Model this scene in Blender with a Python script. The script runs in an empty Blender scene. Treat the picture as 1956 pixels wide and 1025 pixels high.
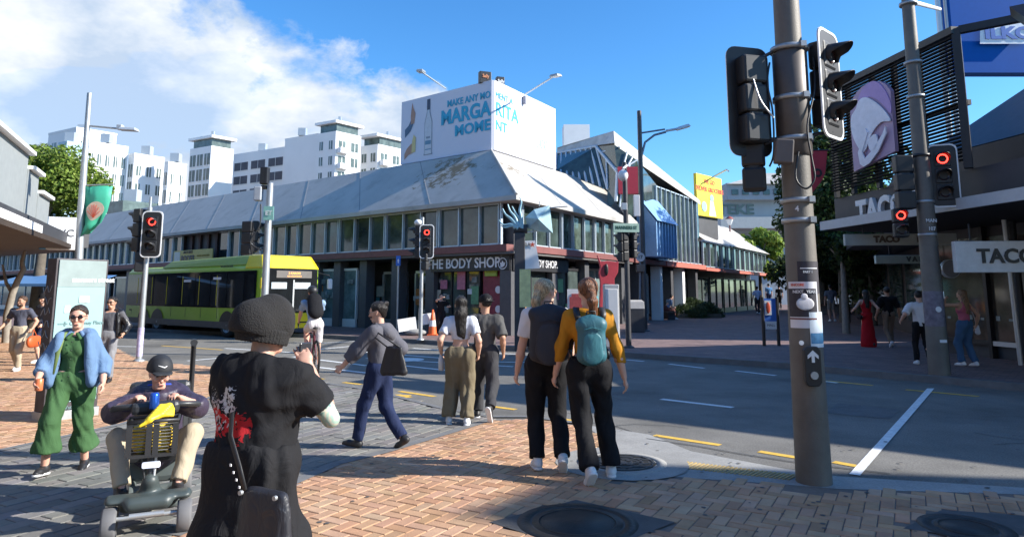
import bpy, bmesh, math, random
import numpy as np
from mathutils import Vector, Matrix, noise as mnoise
random.seed(7)
R = math.radians
scn = bpy.context.scene
COL = scn.collection
# ---------------- camera, sky, sun, exposure ----------------
W_, H_, F_ = 1956.0, 1025.0, 1300.0
CX, CY, PITCH, CAMH = 978.0, 374.0, R(7.95), 1.6
cam_d = bpy.data.cameras.new('camera'); cam = bpy.data.objects.new('camera', cam_d); COL.objects.link(cam)
cam.location = (0, 0, CAMH); cam.rotation_euler = (R(90)+PITCH, 0, 0)
cam_d.sensor_fit = 'HORIZONTAL'; cam_d.sensor_width = 36; cam_d.lens = F_/W_*36
cam_d.shift_y = -(H_/2-CY)/W_; cam_d.clip_end = 3000; cam_d.clip_start = .05
scn.camera = cam
SUN_EL, SUN_AZ = R(29), math.atan2(.99, -.13)      # azimuth measured from +Y towards +X
wd = bpy.data.worlds.new('World'); scn.world = wd; wd.use_nodes = True
def world():
    nt = wd.node_tree; N = nt.nodes; L = nt.links; N.clear()
    out = N.new('ShaderNodeOutputWorld'); bg = N.new('ShaderNodeBackground')
    sky = N.new('ShaderNodeTexSky'); sky.sky_type = 'NISHITA'; sky.sun_disc = False
    sky.sun_elevation = SUN_EL; sky.sun_rotation = SUN_AZ; sky.air_density = 1.0; sky.dust_density = .3; sky.ozone_density = 2.5
    tint = N.new('ShaderNodeMix'); tint.data_type = 'RGBA'; tint.blend_type = 'MULTIPLY'; tint.inputs[0].default_value = 1
    tint.inputs[7].default_value = (1.45, 2.1, 2.5, 1)
    hs = N.new('ShaderNodeHueSaturation'); hs.inputs['Saturation'].default_value = 1.22; L.new(sky.outputs[0], hs.inputs['Color']); L.new(hs.outputs[0], tint.inputs[6])
    tc = N.new('ShaderNodeTexCoord'); sp = N.new('ShaderNodeSeparateXYZ'); L.new(tc.outputs['Generated'], sp.inputs[0])
    def M(op, a, b=None, clamp=False):
        m = N.new('ShaderNodeMath'); m.operation = op; m.use_clamp = clamp
        for i, v in enumerate((a, b)):
            if v is None: continue
            if isinstance(v, (int, float)): m.inputs[i].default_value = v
            else: L.new(v, m.inputs[i])
        return m.outputs[0]
    az = M('ARCTAN2', sp.outputs[0], sp.outputs[1])
    el = M('ARCSINE', sp.outputs[2])
    # height of the cloud bank's top by compass direction
    t = M('MULTIPLY_ADD', az, 1/2.4); t.node.inputs[2].default_value = .5
    cr = N.new('ShaderNodeValToRGB'); L.new(t, cr.inputs[0]); e = cr.color_ramp.elements
    stops = [(-1.2, .2), (-.95, .75), (-.58, .56), (-.5, .45), (-.46, .39), (-.33, .365), (-.2, .335), (-.11, .32), (-.08, .21), (-.05, .03), (.1, .0), (1.2, .0)]
    while len(e) < len(stops): e.new(.5)
    for k, (a, v) in enumerate(stops): e[k].position = a/2.4+.5
    for k, (a, v) in enumerate(stops): e[k].color = (v, v, v, 1)
    def nz(scale, detail, rough, sx=1, sz=1, dist=0):
        mp = N.new('ShaderNodeMapping'); L.new(tc.outputs['Generated'], mp.inputs[0]); mp.inputs['Scale'].default_value = (sx, sx, sz)
        n = N.new('ShaderNodeTexNoise'); n.inputs['Scale'].default_value = scale; n.inputs['Detail'].default_value = detail
        n.inputs['Roughness'].default_value = rough; n.inputs['Distortion'].default_value = dist; L.new(mp.outputs[0], n.inputs[0]); return n.outputs[0]
    n1 = nz(6.5, 12, .6, 1, 1.5, .15)
    a = M('SUBTRACT', cr.outputs[0], el)
    b = M('MULTIPLY_ADD', M('SUBTRACT', n1, .49), .40); L.new(a, b.node.inputs[2])
    c = M('MULTIPLY', b, 17, True)
    n2 = nz(2.6, 5, .55, 1, 2.2)
    holes = M('MULTIPLY', M('SUBTRACT', n2, .37), 9, True)      # thin places in the bank
    hz = M('MULTIPLY', M('SUBTRACT', .30, el), 0.0)
    mask = M('MULTIPLY', c, M('MAXIMUM', holes, .86))
    n3 = nz(4.2, 6, .6, 1, 1.8)
    sh = N.new('ShaderNodeValToRGB'); L.new(n3, sh.inputs[0])
    sh.color_ramp.elements[0].position = .40; sh.color_ramp.elements[0].color = (5.6, 6.9, 8.8, 1)
    sh.color_ramp.elements[1].position = .60; sh.color_ramp.elements[1].color = (10.2, 10.5, 10.8, 1)
    mx = N.new('ShaderNodeMix'); mx.data_type = 'RGBA'
    L.new(mask, mx.inputs[0]); L.new(tint.outputs[2], mx.inputs[6]); L.new(sh.outputs[0], mx.inputs[7])
    L.new(mx.outputs[2], bg.inputs[0]); bg.inputs[1].default_value = .055
    L.new(bg.outputs[0], out.inputs[0])
world()
sd = bpy.data.lights.new('sun', 'SUN'); sd.energy = 5.0; sd.angle = R(.5); sd.color = (1, .95, .87)
sun = bpy.data.objects.new('sun', sd); COL.objects.link(sun)
svec = Vector((math.sin(SUN_AZ)*math.cos(SUN_EL), math.cos(SUN_AZ)*math.cos(SUN_EL), math.sin(SUN_EL)))
sun.rotation_euler = svec.to_track_quat('Z', 'Y').to_euler(); sun.location = svec*60
scn.view_settings.view_transform = 'Standard'; scn.view_settings.look = 'None'
scn.view_settings.exposure = .92; scn.view_settings.gamma = 1
scn.render.engine = 'CYCLES'; scn.cycles.max_bounces = 5; scn.cycles.use_denoising = True
# ---------------- pixel -> place ----------------
def ray(px, py):
    u = (px-CX)/F_; v = (CY-py)/F_
    return Vector((u, math.cos(PITCH)-v*math.sin(PITCH), math.sin(PITCH)+v*math.cos(PITCH)))
def G(px, py, z=0.0):
    r = ray(px, py); t = (z-CAMH)/r.z; return Vector((r.x*t, r.y*t, z))
def P(px, py, D):
    r = ray(px, py); t = D/r.y; return Vector((r.x*t, D, CAMH+r.z*t))
def onplane(px, py, p0, d):       # hit of the pixel ray with the vertical plane through p0 along d
    r = ray(px, py); n = Vector((-d.y, d.x, 0)); o = Vector((0, 0, CAMH))
    t = n.dot(Vector((p0.x, p0.y, 0))-Vector((0, 0, 0)))/n.dot(r); return o+r*t
# ---------------- materials ----------------
MATS = {}
def mat(name, col, rough=.6, metal=0, var=.12, vs=6, bump=0, bs=40, emit=0, spec=.5, vcol=False, alpha=1, trans=0, coat=0, folds=0):
    if name in MATS: return MATS[name]
    m = bpy.data.materials.new(name); m.use_nodes = True; nt = m.node_tree; N = nt.nodes; L = nt.links
    b = N['Principled BSDF']; b.inputs['Roughness'].default_value = rough; b.inputs['Metallic'].default_value = metal
    b.inputs['Specular IOR Level'].default_value = spec; b.inputs['Coat Weight'].default_value = coat
    b.inputs['Transmission Weight'].default_value = trans; b.inputs['Alpha'].default_value = alpha
    tc = N.new('ShaderNodeTexCoord'); n = N.new('ShaderNodeTexNoise'); n.inputs['Scale'].default_value = vs; n.inputs['Detail'].default_value = 6
    n.inputs['Roughness'].default_value = .65
    L.new(tc.outputs['Object'], n.inputs[0])
    mr = N.new('ShaderNodeMapRange'); mr.inputs[1].default_value = .25; mr.inputs[2].default_value = .75
    mr.inputs[3].default_value = 1-var; mr.inputs[4].default_value = 1+var; L.new(n.outputs[0], mr.inputs[0])
    mx = N.new('ShaderNodeVectorMath'); mx.operation = 'SCALE'; L.new(mr.outputs[0], mx.inputs[3])
    if vcol:
        a = N.new('ShaderNodeVertexColor'); a.layer_name = 'Col'; L.new(a.outputs[0], mx.inputs[0])
    else: mx.inputs[0].default_value = col[:3]
    L.new(mx.outputs[0], b.inputs['Base Color'])
    if emit: b.inputs['Emission Color'].default_value = (*col[:3], 1); b.inputs['Emission Strength'].default_value = emit
    if bump or folds:
        bp = N.new('ShaderNodeBump'); bp.inputs['Strength'].default_value = 1
        n2 = N.new('ShaderNodeTexNoise'); n2.inputs['Scale'].default_value = bs; n2.inputs['Detail'].default_value = 4; L.new(tc.outputs['Object'], n2.inputs[0])
        s = N.new('ShaderNodeMath'); s.operation = 'MULTIPLY'; s.inputs[1].default_value = bump; L.new(n2.outputs[0], s.inputs[0])
        h = s.outputs[0]
        if folds:
            mp = N.new('ShaderNodeMapping'); mp.inputs['Scale'].default_value = (1, 1, .55); L.new(tc.outputs['Object'], mp.inputs[0])
            n3 = N.new('ShaderNodeTexNoise'); n3.inputs['Scale'].default_value = 13; n3.inputs['Detail'].default_value = 3; n3.inputs['Distortion'].default_value = 1.6
            L.new(mp.outputs[0], n3.inputs[0])
            s3 = N.new('ShaderNodeMath'); s3.operation = 'MULTIPLY_ADD'; s3.inputs[1].default_value = folds; L.new(n3.outputs[0], s3.inputs[0]); L.new(h, s3.inputs[2]); h = s3.outputs[0]
        bp.inputs['Distance'].default_value = 1.0
        L.new(h, bp.inputs['Height']); L.new(bp.outputs[0], b.inputs['Normal'])
    MATS[name] = m; return m
def nodes_of(m): return m.node_tree.nodes, m.node_tree.links, m.node_tree.nodes['Principled BSDF']
# ---------------- objects ----------------
def tag(o, label=None, cat=None, group=None, kind=None):
    if label: o['label'] = label
    if cat: o['category'] = cat
    if group: o['group'] = group
    if kind: o['kind'] = kind
    return o
def empty(name, loc, rz=0, label=None, cat=None, group=None):
    o = bpy.data.objects.new(name, None); COL.objects.link(o); o.location = loc; o.rotation_euler = (0, 0, rz); o.empty_display_size = .1
    return tag(o, label, cat, group)
def copy_tree(o, parent=None):
    c = o.copy(); COL.objects.link(c); c.parent = parent
    for ch in list(o.children): copy_tree(ch, c)
    return c
UP = Vector((0, 0, 1))
class MB:
    def __init__(s): s.v = []; s.f = []; s.c = []; s.sm = []
    def add(s, vs, fs, col=None, smooth=False):
        n = len(s.v); s.v += [tuple(p) for p in vs]
        for f in fs: s.f.append([n+i for i in f]); s.c.append(col); s.sm.append(smooth)
        return s
    def quad(s, *p, col=None): return s.add(p, [tuple(range(len(p)))], col)
    def box(s, c, size, M=None, col=None, taper=1):
        x, y, z = size[0]/2, size[1]/2, size[2]/2; c = Vector(c)
        vs = [Vector((a*x*(taper if k > 0 else 1), b*y*(taper if k > 0 else 1), k*z))+c for k in (-1, 1) for a, b in ((-1, -1), (1, -1), (1, 1), (-1, 1))]
        if M is not None: vs = [M@v for v in vs]
        return s.add(vs, [(3, 2, 1, 0), (4, 5, 6, 7), (0, 1, 5, 4), (1, 2, 6, 5), (2, 3, 7, 6), (3, 0, 4, 7)], col)
    def span(s, a, b, M=None, col=None):   # box from min corner to max corner
        a = Vector(a); b = Vector(b); return s.box((a+b)/2, b-a, M, col)
    def prism(s, poly, h, M=None, col=None, z0=0):    # poly in xy, extruded z0..z0+h
        n = len(poly); vs = [Vector((p[0], p[1], z0)) for p in poly]+[Vector((p[0], p[1], z0+h)) for p in poly]
        if M is not None: vs = [M@v for v in vs]
        return s.add(vs, [tuple(range(n-1, -1, -1)), tuple(range(n, 2*n))]+[(i, (i+1) % n, n+(i+1) % n, n+i) for i in range(n)], col)
    def tube(s, pts, r, seg=10, col=None, cap=True, smooth=True):
        pts = [Vector(p) for p in pts]; n = len(pts); rs = r if isinstance(r, (list, tuple)) else [r]*n
        d0 = (pts[1]-pts[0]).normalized(); ref = UP if abs(d0.z) < .9 else Vector((1, 0, 0)); a = d0.cross(ref).normalized()
        vs = []
        for i, p in enumerate(pts):
            d = (pts[min(i+1, n-1)]-pts[max(i-1, 0)]).normalized()
            a = (a-d*a.dot(d)).normalized(); b = d.cross(a)
            vs += [p+(a*math.cos(t)+b*math.sin(t))*rs[i] for t in [2*math.pi*k/seg for k in range(seg)]]
        fs = [(i*seg+k, i*seg+(k+1) % seg, (i+1)*seg+(k+1) % seg, (i+1)*seg+k) for i in range(n-1) for k in range(seg)]
        s.add(vs, fs, col, smooth)
        if cap:
            s.add(vs[:seg], [tuple(range(seg-1, -1, -1))], col); s.add(vs[-seg:], [tuple(range(seg))], col)
        return s
    def cyl(s, p, r, h, seg=16, axis=UP, col=None, r2=None):
        p = Vector(p); return s.tube([p, p+Vector(axis)*h], [r, r if r2 is None else r2], seg, col)
    def lathe(s, prof, c=(0, 0, 0), seg=16, M=None, col=None):
        c = Vector(c); vs = []
        for r, z in prof: vs += [c+Vector((r*math.cos(2*math.pi*k/seg), r*math.sin(2*math.pi*k/seg), z)) for k in range(seg)]
        if M is not None: vs = [M@v for v in vs]
        return s.add(vs, [(i*seg+k, i*seg+(k+1) % seg, (i+1)*seg+(k+1) % seg, (i+1)*seg+k) for i in range(len(prof)-1) for k in range(seg)], col, True)
    def ell(s, c, r, seg=14, M=None, col=None):
        c = Vector(c); prof = [(math.sin(math.pi*i/8), -math.cos(math.pi*i/8)) for i in range(9)]; vs = []
        for a, z in prof: vs += [c+Vector((a*r[0]*math.cos(2*math.pi*k/seg), a*r[1]*math.sin(2*math.pi*k/seg), z*r[2])) for k in range(seg)]
        if M is not None: vs = [M@v for v in vs]
        return s.add(vs, [(i*seg+k, i*seg+(k+1) % seg, (i+1)*seg+(k+1) % seg, (i+1)*seg+k) for i in range(8) for k in range(seg)], col, True)
    def build(s, name, m, parent=None, world=False, bevel=0, label=None, cat=None, group=None, kind=None, loc=None):
        me = bpy.data.meshes.new(name); o = bpy.data.objects.new(name, me); COL.objects.link(o)
        vs = s.v
        off = None
        if world and parent is not None: off = Vector(parent.location)+(Vector(parent.parent.location) if parent.parent else Vector())
        if loc is not None: off = Vector(loc); o.location = off
        if off is not None: vs = [(p[0]-off[0], p[1]-off[1], p[2]-off[2]) for p in vs]
        me.from_pydata(vs, [], s.f)
        me.polygons.foreach_set('use_smooth', s.sm)
        if any(c is not None for c in s.c):
            ca = me.color_attributes.new('Col', 'FLOAT_COLOR', 'CORNER'); arr = []
            for p, c in zip(s.f, s.c): arr += list((*(c or (.5, .5, .5))[:3], 1))*len(p)
            ca.data.foreach_set('color', arr)
        me.materials.append(m); me.update()
        if parent is not None: o.parent = parent
        if bevel:
            bv = o.modifiers.new('bevel', 'BEVEL'); bv.width = bevel; bv.segments = 2; bv.limit_method = 'ANGLE'; bv.angle_limit = R(50)
        return tag(o, label, cat, group, kind)
def frame(o, xdir, up=UP):
    x = Vector(xdir).normalized(); z = Vector(up).normalized(); y = z.cross(x).normalized(); z = x.cross(y)
    return Matrix(((x.x, y.x, z.x, o[0]), (x.y, y.y, z.y, o[1]), (x.z, y.z, z.z, o[2]), (0, 0, 0, 1)))
def text(s, name, size, M, m, parent, bold=0, ext=.01, ax='CENTER', world=True, sx=1):
    """solid lettering; M maps local (x = reading direction, y = up, z = towards the reader)"""
    cu = bpy.data.curves.new('t', 'FONT'); cu.body = s; cu.size = size; cu.extrude = ext; cu.offset = bold; cu.align_x = ax; cu.align_y = 'CENTER'; cu.resolution_u = 3
    t = bpy.data.objects.new('t', cu); me = bpy.data.meshes.new_from_object(t)
    bpy.data.objects.remove(t); bpy.data.curves.remove(cu)
    me.name = name; me.transform(Matrix.Diagonal((sx, 1, 1, 1))); me.transform(M); me.materials.clear(); me.materials.append(m)
    o = bpy.data.objects.new(name, me); COL.objects.link(o)
    if parent is not None:
        o.parent = parent
        if world:
            off = Vector(parent.location)+(Vector(parent.parent.location) if parent.parent else Vector()); me.transform(Matrix.Translation(-off))
    return o
def tframe(o, right, up=UP):      # text frame: x right, y up, z out
    x = Vector(right).normalized(); y = Vector(up).normalized(); z = x.cross(y).normalized(); y = z.cross(x)
    return Matrix(((x.x, y.x, z.x, o[0]), (x.y, y.y, z.y, o[1]), (x.z, y.z, z.z, o[2]), (0, 0, 0, 1)))
# ---------------- ground ----------------
def inpoly(x, y, poly):
    c = False; j = len(poly)-1
    for i in range(len(poly)):
        xi, yi = poly[i][0], poly[i][1]; xj, yj = poly[j][0], poly[j][1]
        if (yi > y) != (yj > y) and x < (xj-xi)*(y-yi)/(yj-yi)+xi: c = not c
        j = i
    return c
def asphalt(name, c, rep=1.0):
    m = mat(name, c, .85, var=.22, vs=.7, bump=.004, bs=180, spec=.35); return m
M_ASPH = mat('asphalt', (.18, .172, .155), .82, var=.25, vs=.9, bump=.004, bs=150, spec=.3)
def grain(m, scale, amt):           # fine aggregate speckle multiplied in
    N, L, b = nodes_of(m); src = b.inputs['Base Color'].links[0].from_socket
    n = N.new('ShaderNodeTexNoise'); n.inputs['Scale'].default_value = scale; n.inputs['Detail'].default_value = 2; n.inputs['Roughness'].default_value = .8
    tc = N.new('ShaderNodeTexCoord'); L.new(tc.outputs['Object'], n.inputs[0])
    mr = N.new('ShaderNodeMapRange'); mr.inputs[1].default_value = .3; mr.inputs[2].default_value = .7; mr.inputs[3].default_value = 1-amt; mr.inputs[4].default_value = 1+amt
    L.new(n.outputs[0], mr.inputs[0]); v = N.new('ShaderNodeVectorMath'); v.operation = 'SCALE'; L.new(src, v.inputs[0]); L.new(mr.outputs[0], v.inputs[3]); L.new(v.outputs[0], b.inputs['Base Color'])
grain(M_ASPH, 55, .35)
def worldpoly(pts, z): return [Vector((p[0], p[1], z)) for p in pts]
def sheet(name, pts, z, m, kind='structure'):
    me = MB(); me.quad(*worldpoly(pts, z)); o = me.build(name, m, kind=kind)
    bm = bmesh.new(); bm.from_mesh(o.data); bmesh.ops.triangulate(bm, faces=bm.faces)
    for f in bm.faces:
        if f.normal.z < 0: f.normal_flip()
    bm.to_mesh(o.data); bm.free(); return o
g = MB(); g.quad((-900, -60, 0), (900, -60, 0), (900, 1500, 0), (-900, 1500, 0)); g.build('road', M_ASPH, kind='structure')
U_ = Vector((.787, -.617, 0)); V_ = Vector((.617, .787, 0))
brickR = [G(*p) for p in [(330, 1025), (643, 886), (740, 862), (879, 820), (935, 803), (1010, 800), (1123, 816), (1160, 845), (1180, 900), (1300, 912), (1490, 925), (1600, 934), (1956, 945)]]+[Vector((7.5, 4.2, 0)), Vector((9, 1, 0)), Vector((-3.6, 1, 0))]
pav = [G(*p) for p in [(-300, 935), (0, 862), (110, 838), (230, 812), (430, 752), (560, 735), (590, 728), (710, 746), (842, 780), (935, 796), (935, 803), (879, 820), (740, 862), (643, 886), (330, 1025)]]+[Vector((-3.6, 1, 0)), Vector((-9, 1, 0))]
brickL = [G(*p) for p in [(0, 862), (110, 838), (230, 812), (430, 752), (560, 735), (590, 728), (560, 710), (420, 701), (304, 694), (262, 688), (218, 664), (120, 645), (-250, 645), (-300, 935)]]
M_MORT = mat('mortar', (.16, .13, .11), .95, var=.2, vs=20)
M_BRICK = mat('brick_paver', (1, 1, 1), .8, var=.16, vs=5, vcol=True, bump=.003, bs=120, spec=.3)
def soil(m, sc, thr, amt):
    N, L, b = nodes_of(m); src = b.inputs['Base Color'].links[0].from_socket; tc = N.new('ShaderNodeTexCoord'); n = N.new('ShaderNodeTexNoise'); n.inputs['Scale'].default_value = sc; n.inputs['Detail'].default_value = 7; n.inputs['Roughness'].default_value = .62; L.new(tc.outputs['Object'], n.inputs[0])
    mr = N.new('ShaderNodeMapRange'); mr.inputs[1].default_value = thr; mr.inputs[2].default_value = thr+.16; mr.inputs[3].default_value = 1; mr.inputs[4].default_value = 1-amt; L.new(n.outputs[0], mr.inputs[0])
    v = N.new('ShaderNodeVectorMath'); v.operation = 'SCALE'; L.new(src, v.inputs[0]); L.new(mr.outputs[0], v.inputs[3]); L.new(v.outputs[0], b.inputs['Base Color'])
soil(M_BRICK, .9, .52, .28); soil(M_ASPH, .5, .50, .30); soil(M_ASPH, 2.5, .6, .2)
M_CONC = mat('concrete', (.30, .295, .28), .85, var=.2, vs=2.2, bump=.003, bs=90, spec=.3); grain(M_CONC, 60, .15)
sheet('brick_footpath', brickR, .004, M_MORT); sheet('corner_footpath', brickL, .004, M_MORT)
sheet('paved_crossing', pav, .004, mat('joint_sand', (.07, .068, .065), .95, var=.2, vs=20))
HOLES = [(G(1187, 885), .62), (G(1553, 928), .26)]
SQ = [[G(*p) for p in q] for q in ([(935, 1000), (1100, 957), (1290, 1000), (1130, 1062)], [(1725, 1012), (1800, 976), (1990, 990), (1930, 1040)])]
def bricks(name, poly, size, cols, pattern, O, ang, parent_kind='structure'):
    rng = random.Random(3); mb = MB(); a, b = size; gx = .004
    dx = (U_*math.cos(ang)+V_*math.sin(ang)); dy = (-U_*math.sin(ang)+V_*math.cos(ang))
    xs = [((Vector((p[0], p[1], 0))-O).dot(dx), (Vector((p[0], p[1], 0))-O).dot(dy)) for p in poly]
    x0, x1 = min(p[0] for p in xs), max(p[0] for p in xs); y0, y1 = min(p[1] for p in xs), max(p[1] for p in xs)
    def put(cx, cy, w, h):
        p = O+dx*cx+dy*cy
        if not inpoly(p.x, p.y, poly): return
        for hc, hr in HOLES:
            if (p-Vector((hc.x, hc.y, 0))).length < hr: return
        for q in SQ:
            if inpoly(p.x, p.y, q): return
        c = rng.choice(cols); k = rng.uniform(.90, 1.08); c = tuple(v*k*rng.uniform(.96, 1.04) for v in c)
        hz = .011+rng.uniform(-.0015, .0015); cz = .011
        tl = [rng.uniform(-.0012, .0012) for _ in range(4)]
        base = []; top = []; top2 = []
        for i, (sx, sy) in enumerate(((-1, -1), (1, -1), (1, 1), (-1, 1))):
            base.append(p+dx*sx*(w/2-gx)+dy*sy*(h/2-gx)+UP*.0045)
            top.append(p+dx*sx*(w/2-gx)+dy*sy*(h/2-gx)+UP*(hz-.004+tl[i]))
            top2.append(p+dx*sx*(w/2-gx-.005)+dy*sy*(h/2-gx-.005)+UP*(hz+tl[i]))
        mb.add(base+top+top2, [(0, 1, 5, 4), (1, 2, 6, 5), (2, 3, 7, 6), (3, 0, 4, 7), (4, 5, 9, 8), (5, 6, 10, 9), (6, 7, 11, 10), (7, 4, 8, 11), (8, 9, 10, 11)], c)
    if pattern == 'herring':
        for i in range(int(x0/b)-1, int(x1/b)+2):
            for j in range(int(y0/b)-1, int(y1/b)+2):
                m = (i-j) % 4
                if m == 0: put((i+1)*b, (j+.5)*b, 2*b, b)
                elif m == 2: put((i+.5)*b, j*b, b, 2*b)
    else:
        for j in range(int(y0/b)-1, int(y1/b)+2):
            for i in range(int(x0/a)-1, int(x1/a)+2): put((i+(.5 if j % 2 else 0))*a, j*b, a, b)
    return mb.build(name, M_BRICK, kind='structure')
ORA = [(.46, .275, .165), (.48, .29, .18), (.45, .262, .152), (.49, .31, .198), (.42, .235, .135), (.47, .28, .17)]
bricks('brick_paving', brickR, (.20, .10), ORA, 'herring', Vector((0, 6, 0)), R(8))
bricks('corner_brick_paving', brickL, (.20, .10), ORA, 'herring', Vector((-8, 10, 0)), R(20))
GRY = [(.19, .18, .165), (.205, .195, .18), (.175, .167, .155), (.22, .21, .195)]
bricks('grey_paving', pav, (.30, .15), GRY, 'bond', Vector((-4, 7, 0)), R(100))
# light concrete apron, kerb edge strips
gut = [G(*p) for p in [(1118, 812), (1165, 818), (1240, 830), (1320, 862), (1500, 896), (1600, 910), (1956, 932), (2300, 955)]]
gut2 = [G(*p) for p in [(2300, 968), (1956, 945), (1600, 934), (1490, 925), (1300, 912), (1180, 900), (1160, 845), (1123, 816)]]
sheet('concrete_gutter', gut+gut2, .006, M_CONC)
def ribbon(mb, pts, w, z, col=None):
    pts = [Vector((p[0], p[1], z)) for p in pts]
    for a, b in zip(pts[:-1], pts[1:]):
        n = (b-a).cross(UP).normalized()*w/2; mb.quad(a-n, b-n, b+n, a+n, col=col)
    return mb
edge = MB(); ribbon(edge, [G(*p) for p in [(330, 1025), (643, 887), (740, 863), (879, 821), (935, 803)]], .12, .0155); ribbon(edge, [G(*p) for p in [(-20, 866), (110, 838), (230, 812), (430, 752), (590, 728), (710, 746), (842, 780), (935, 797), (1010, 797), (1118, 811)]], .10, .0165)
edge.build('granite_edging', mat('granite', (.16, .16, .16), .8, var=.2, vs=9), kind='structure')
crk = MB(); ribbon(crk, [G(*p) for p in [(1235, 838), (1330, 852), (1420, 868), (1530, 885), (1700, 905)]], .02, .008); crk.build('road_seam', mat('tar', (.03, .03, .03), .6), kind='structure')
# far footpath
kpx = [(-900, 612), (-300, 622), (200, 632), (600, 645), (745, 653), (803, 656), (960, 669), (1200, 683), (1500, 704), (1700, 724), (1956, 748)]
kerb = [G(px, py) for px, py in kpx]; d_ = (kerb[-1]-kerb[-2]).normalized(); kerb.append(kerb[-1]+d_*40)
M_MALL = mat('mall_paver', (.22, .15, .14), .75, var=.2, vs=1.2, bump=.002, bs=60, spec=.3)
def brickshade(m, c1, c2, mort, sc, rot):
    N, L, b = nodes_of(m); tc = N.new('ShaderNodeTexCoord'); mp = N.new('ShaderNodeMapping'); mp.inputs['Rotation'].default_value = (0, 0, rot)
    L.new(tc.outputs['Object'], mp.inputs[0]); br = N.new('ShaderNodeTexBrick'); br.inputs['Scale'].default_value = sc; L.new(mp.outputs[0], br.inputs[0])
    br.inputs['Color1'].default_value = (*c1, 1); br.inputs['Color2'].default_value = (*c2, 1); br.inputs['Mortar'].default_value = (*mort, 1); br.inputs['Mortar Size'].default_value = .012
    v = [l.from_node for l in b.inputs['Base Color'].links][0]; L.new(br.outputs[0], v.inputs[0])
brickshade(M_MALL, (.25, .17, .155), (.17, .115, .11), (.10, .085, .08), 2.2, .7)
fp = [p+Vector((0, 0, 0)) for p in kerb]+[Vector((60, 200, 0)), Vector((-150, 200, 0))]
sheet('mall_paving', fp, .12, M_MALL)
kb = MB()
for a, b in zip(kerb[:-1], kerb[1:]):
    d = (b-a).normalized(); n = d.cross(UP)*.001; o = UP.cross(d)*.16
    kb.add([a+n, b+n, b+n+UP*.124, a+n+UP*.124, b+o+UP*.124, a+o+UP*.124], [(0, 1, 2, 3), (3, 2, 4, 5)])
kb.build('kerb', mat('kerb_stone', (.14, .14, .14), .8, var=.25, vs=4), kind='structure')
# painted markings
M_WHT = mat('road_paint_white', (.72, .73, .72), .7, var=.25, vs=14); M_YEL = mat('road_paint_yellow', (.68, .42, .06), .7, var=.3, vs=14)
wl = MB(); yl = MB()
def line(mb, a, b, w=.1):
    p, q = G(*a), G(*b); n = (q-p).cross(UP).normalized()*w/2; z = UP*.0045; mb.quad(p-n+z, q-n+z, q+n+z, p+n+z)
for a, b in [((597, 700), (700, 712)), ((560, 681), (700, 698)), ((600, 668), (690, 659)), ((572, 657), (690, 651)), ((700, 672), (860, 685)), ((700, 684), (980, 700)), ((735, 694), (850, 707)), ((789, 665), (850, 669)),
             ((221, 661), (262, 662)), ((358, 689), (470, 679)), ((430, 665), (560, 673)), ((905, 690), (1010, 692)), ((905, 672), (985, 676)), ((1197, 687), (1230, 690)), ((1278, 695), (1345, 703)), ((1405, 708), (1482, 717)), ((1525, 722), (1600, 731))]: line(wl, a, b, .11)
line(wl, (1263, 762), (1400, 778), .12)
wl.quad(*[G(*p)+UP*.0085 for p in [(1771, 742), (1785, 742), (1643, 909), (1622, 906)]])
c0 = G(776, 687); wl.add([c0+Vector((.42*math.cos(t), .42*math.sin(t), .009)) for t in [k*math.pi/12 for k in range(24)]], [tuple(range(24))])
for a, b in [((584, 720), (618, 724)), ((656, 730), (690, 734)), ((763, 747), (830, 757)), ((932, 775), (985, 782)), ((1055, 797), (1110, 806)), ((1250, 831), (1376, 850)), ((1450, 862), (1524, 874)), ((1592, 882), (1642, 891)), ((1577, 727), (1667, 736)), ((1730, 744), (1870, 757)), ((309, 660), (425, 668)), ((203, 681), (250, 683)), ((0, 711), (42, 711))]: line(yl, a, b, .1)
p0 = G(755, 757); yl.add([p0+Vector(((.20+.05*(k % 3))*math.cos(t), (.22-.04*(k % 2))*math.sin(t), .0047)) for k, t in enumerate([k*math.pi/9 for k in range(18)])], [tuple(range(18))])
wl.build('white_markings', M_WHT, kind='structure'); yl.build('yellow_markings', M_YEL, kind='structure')
# tactile strip of ribs
tq = [G(1290, 880), G(1268, 891), G(1510, 918), G(1530, 909)]; tm = MB()
for k in range(30):
    s0, s1 = (k+.12)/30, (k+.6)/30
    A = tq[0].lerp(tq[3], s0); B = tq[0].lerp(tq[3], s1); C = tq[1].lerp(tq[2], s1); D_ = tq[1].lerp(tq[2], s0)
    vs = [q+UP*.006 for q in (A, B, C, D_)]+[q+UP*.013 for q in (A, B, C, D_)]
    tm.add(vs, [(4, 5, 6, 7), (0, 1, 5, 4), (1, 2, 6, 5), (2, 3, 7, 6), (3, 0, 4, 7)])
tm.build('tactile_paving', mat('tactile_ochre', (.46, .33, .13), .75, var=.3, vs=10), kind='structure')
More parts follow.
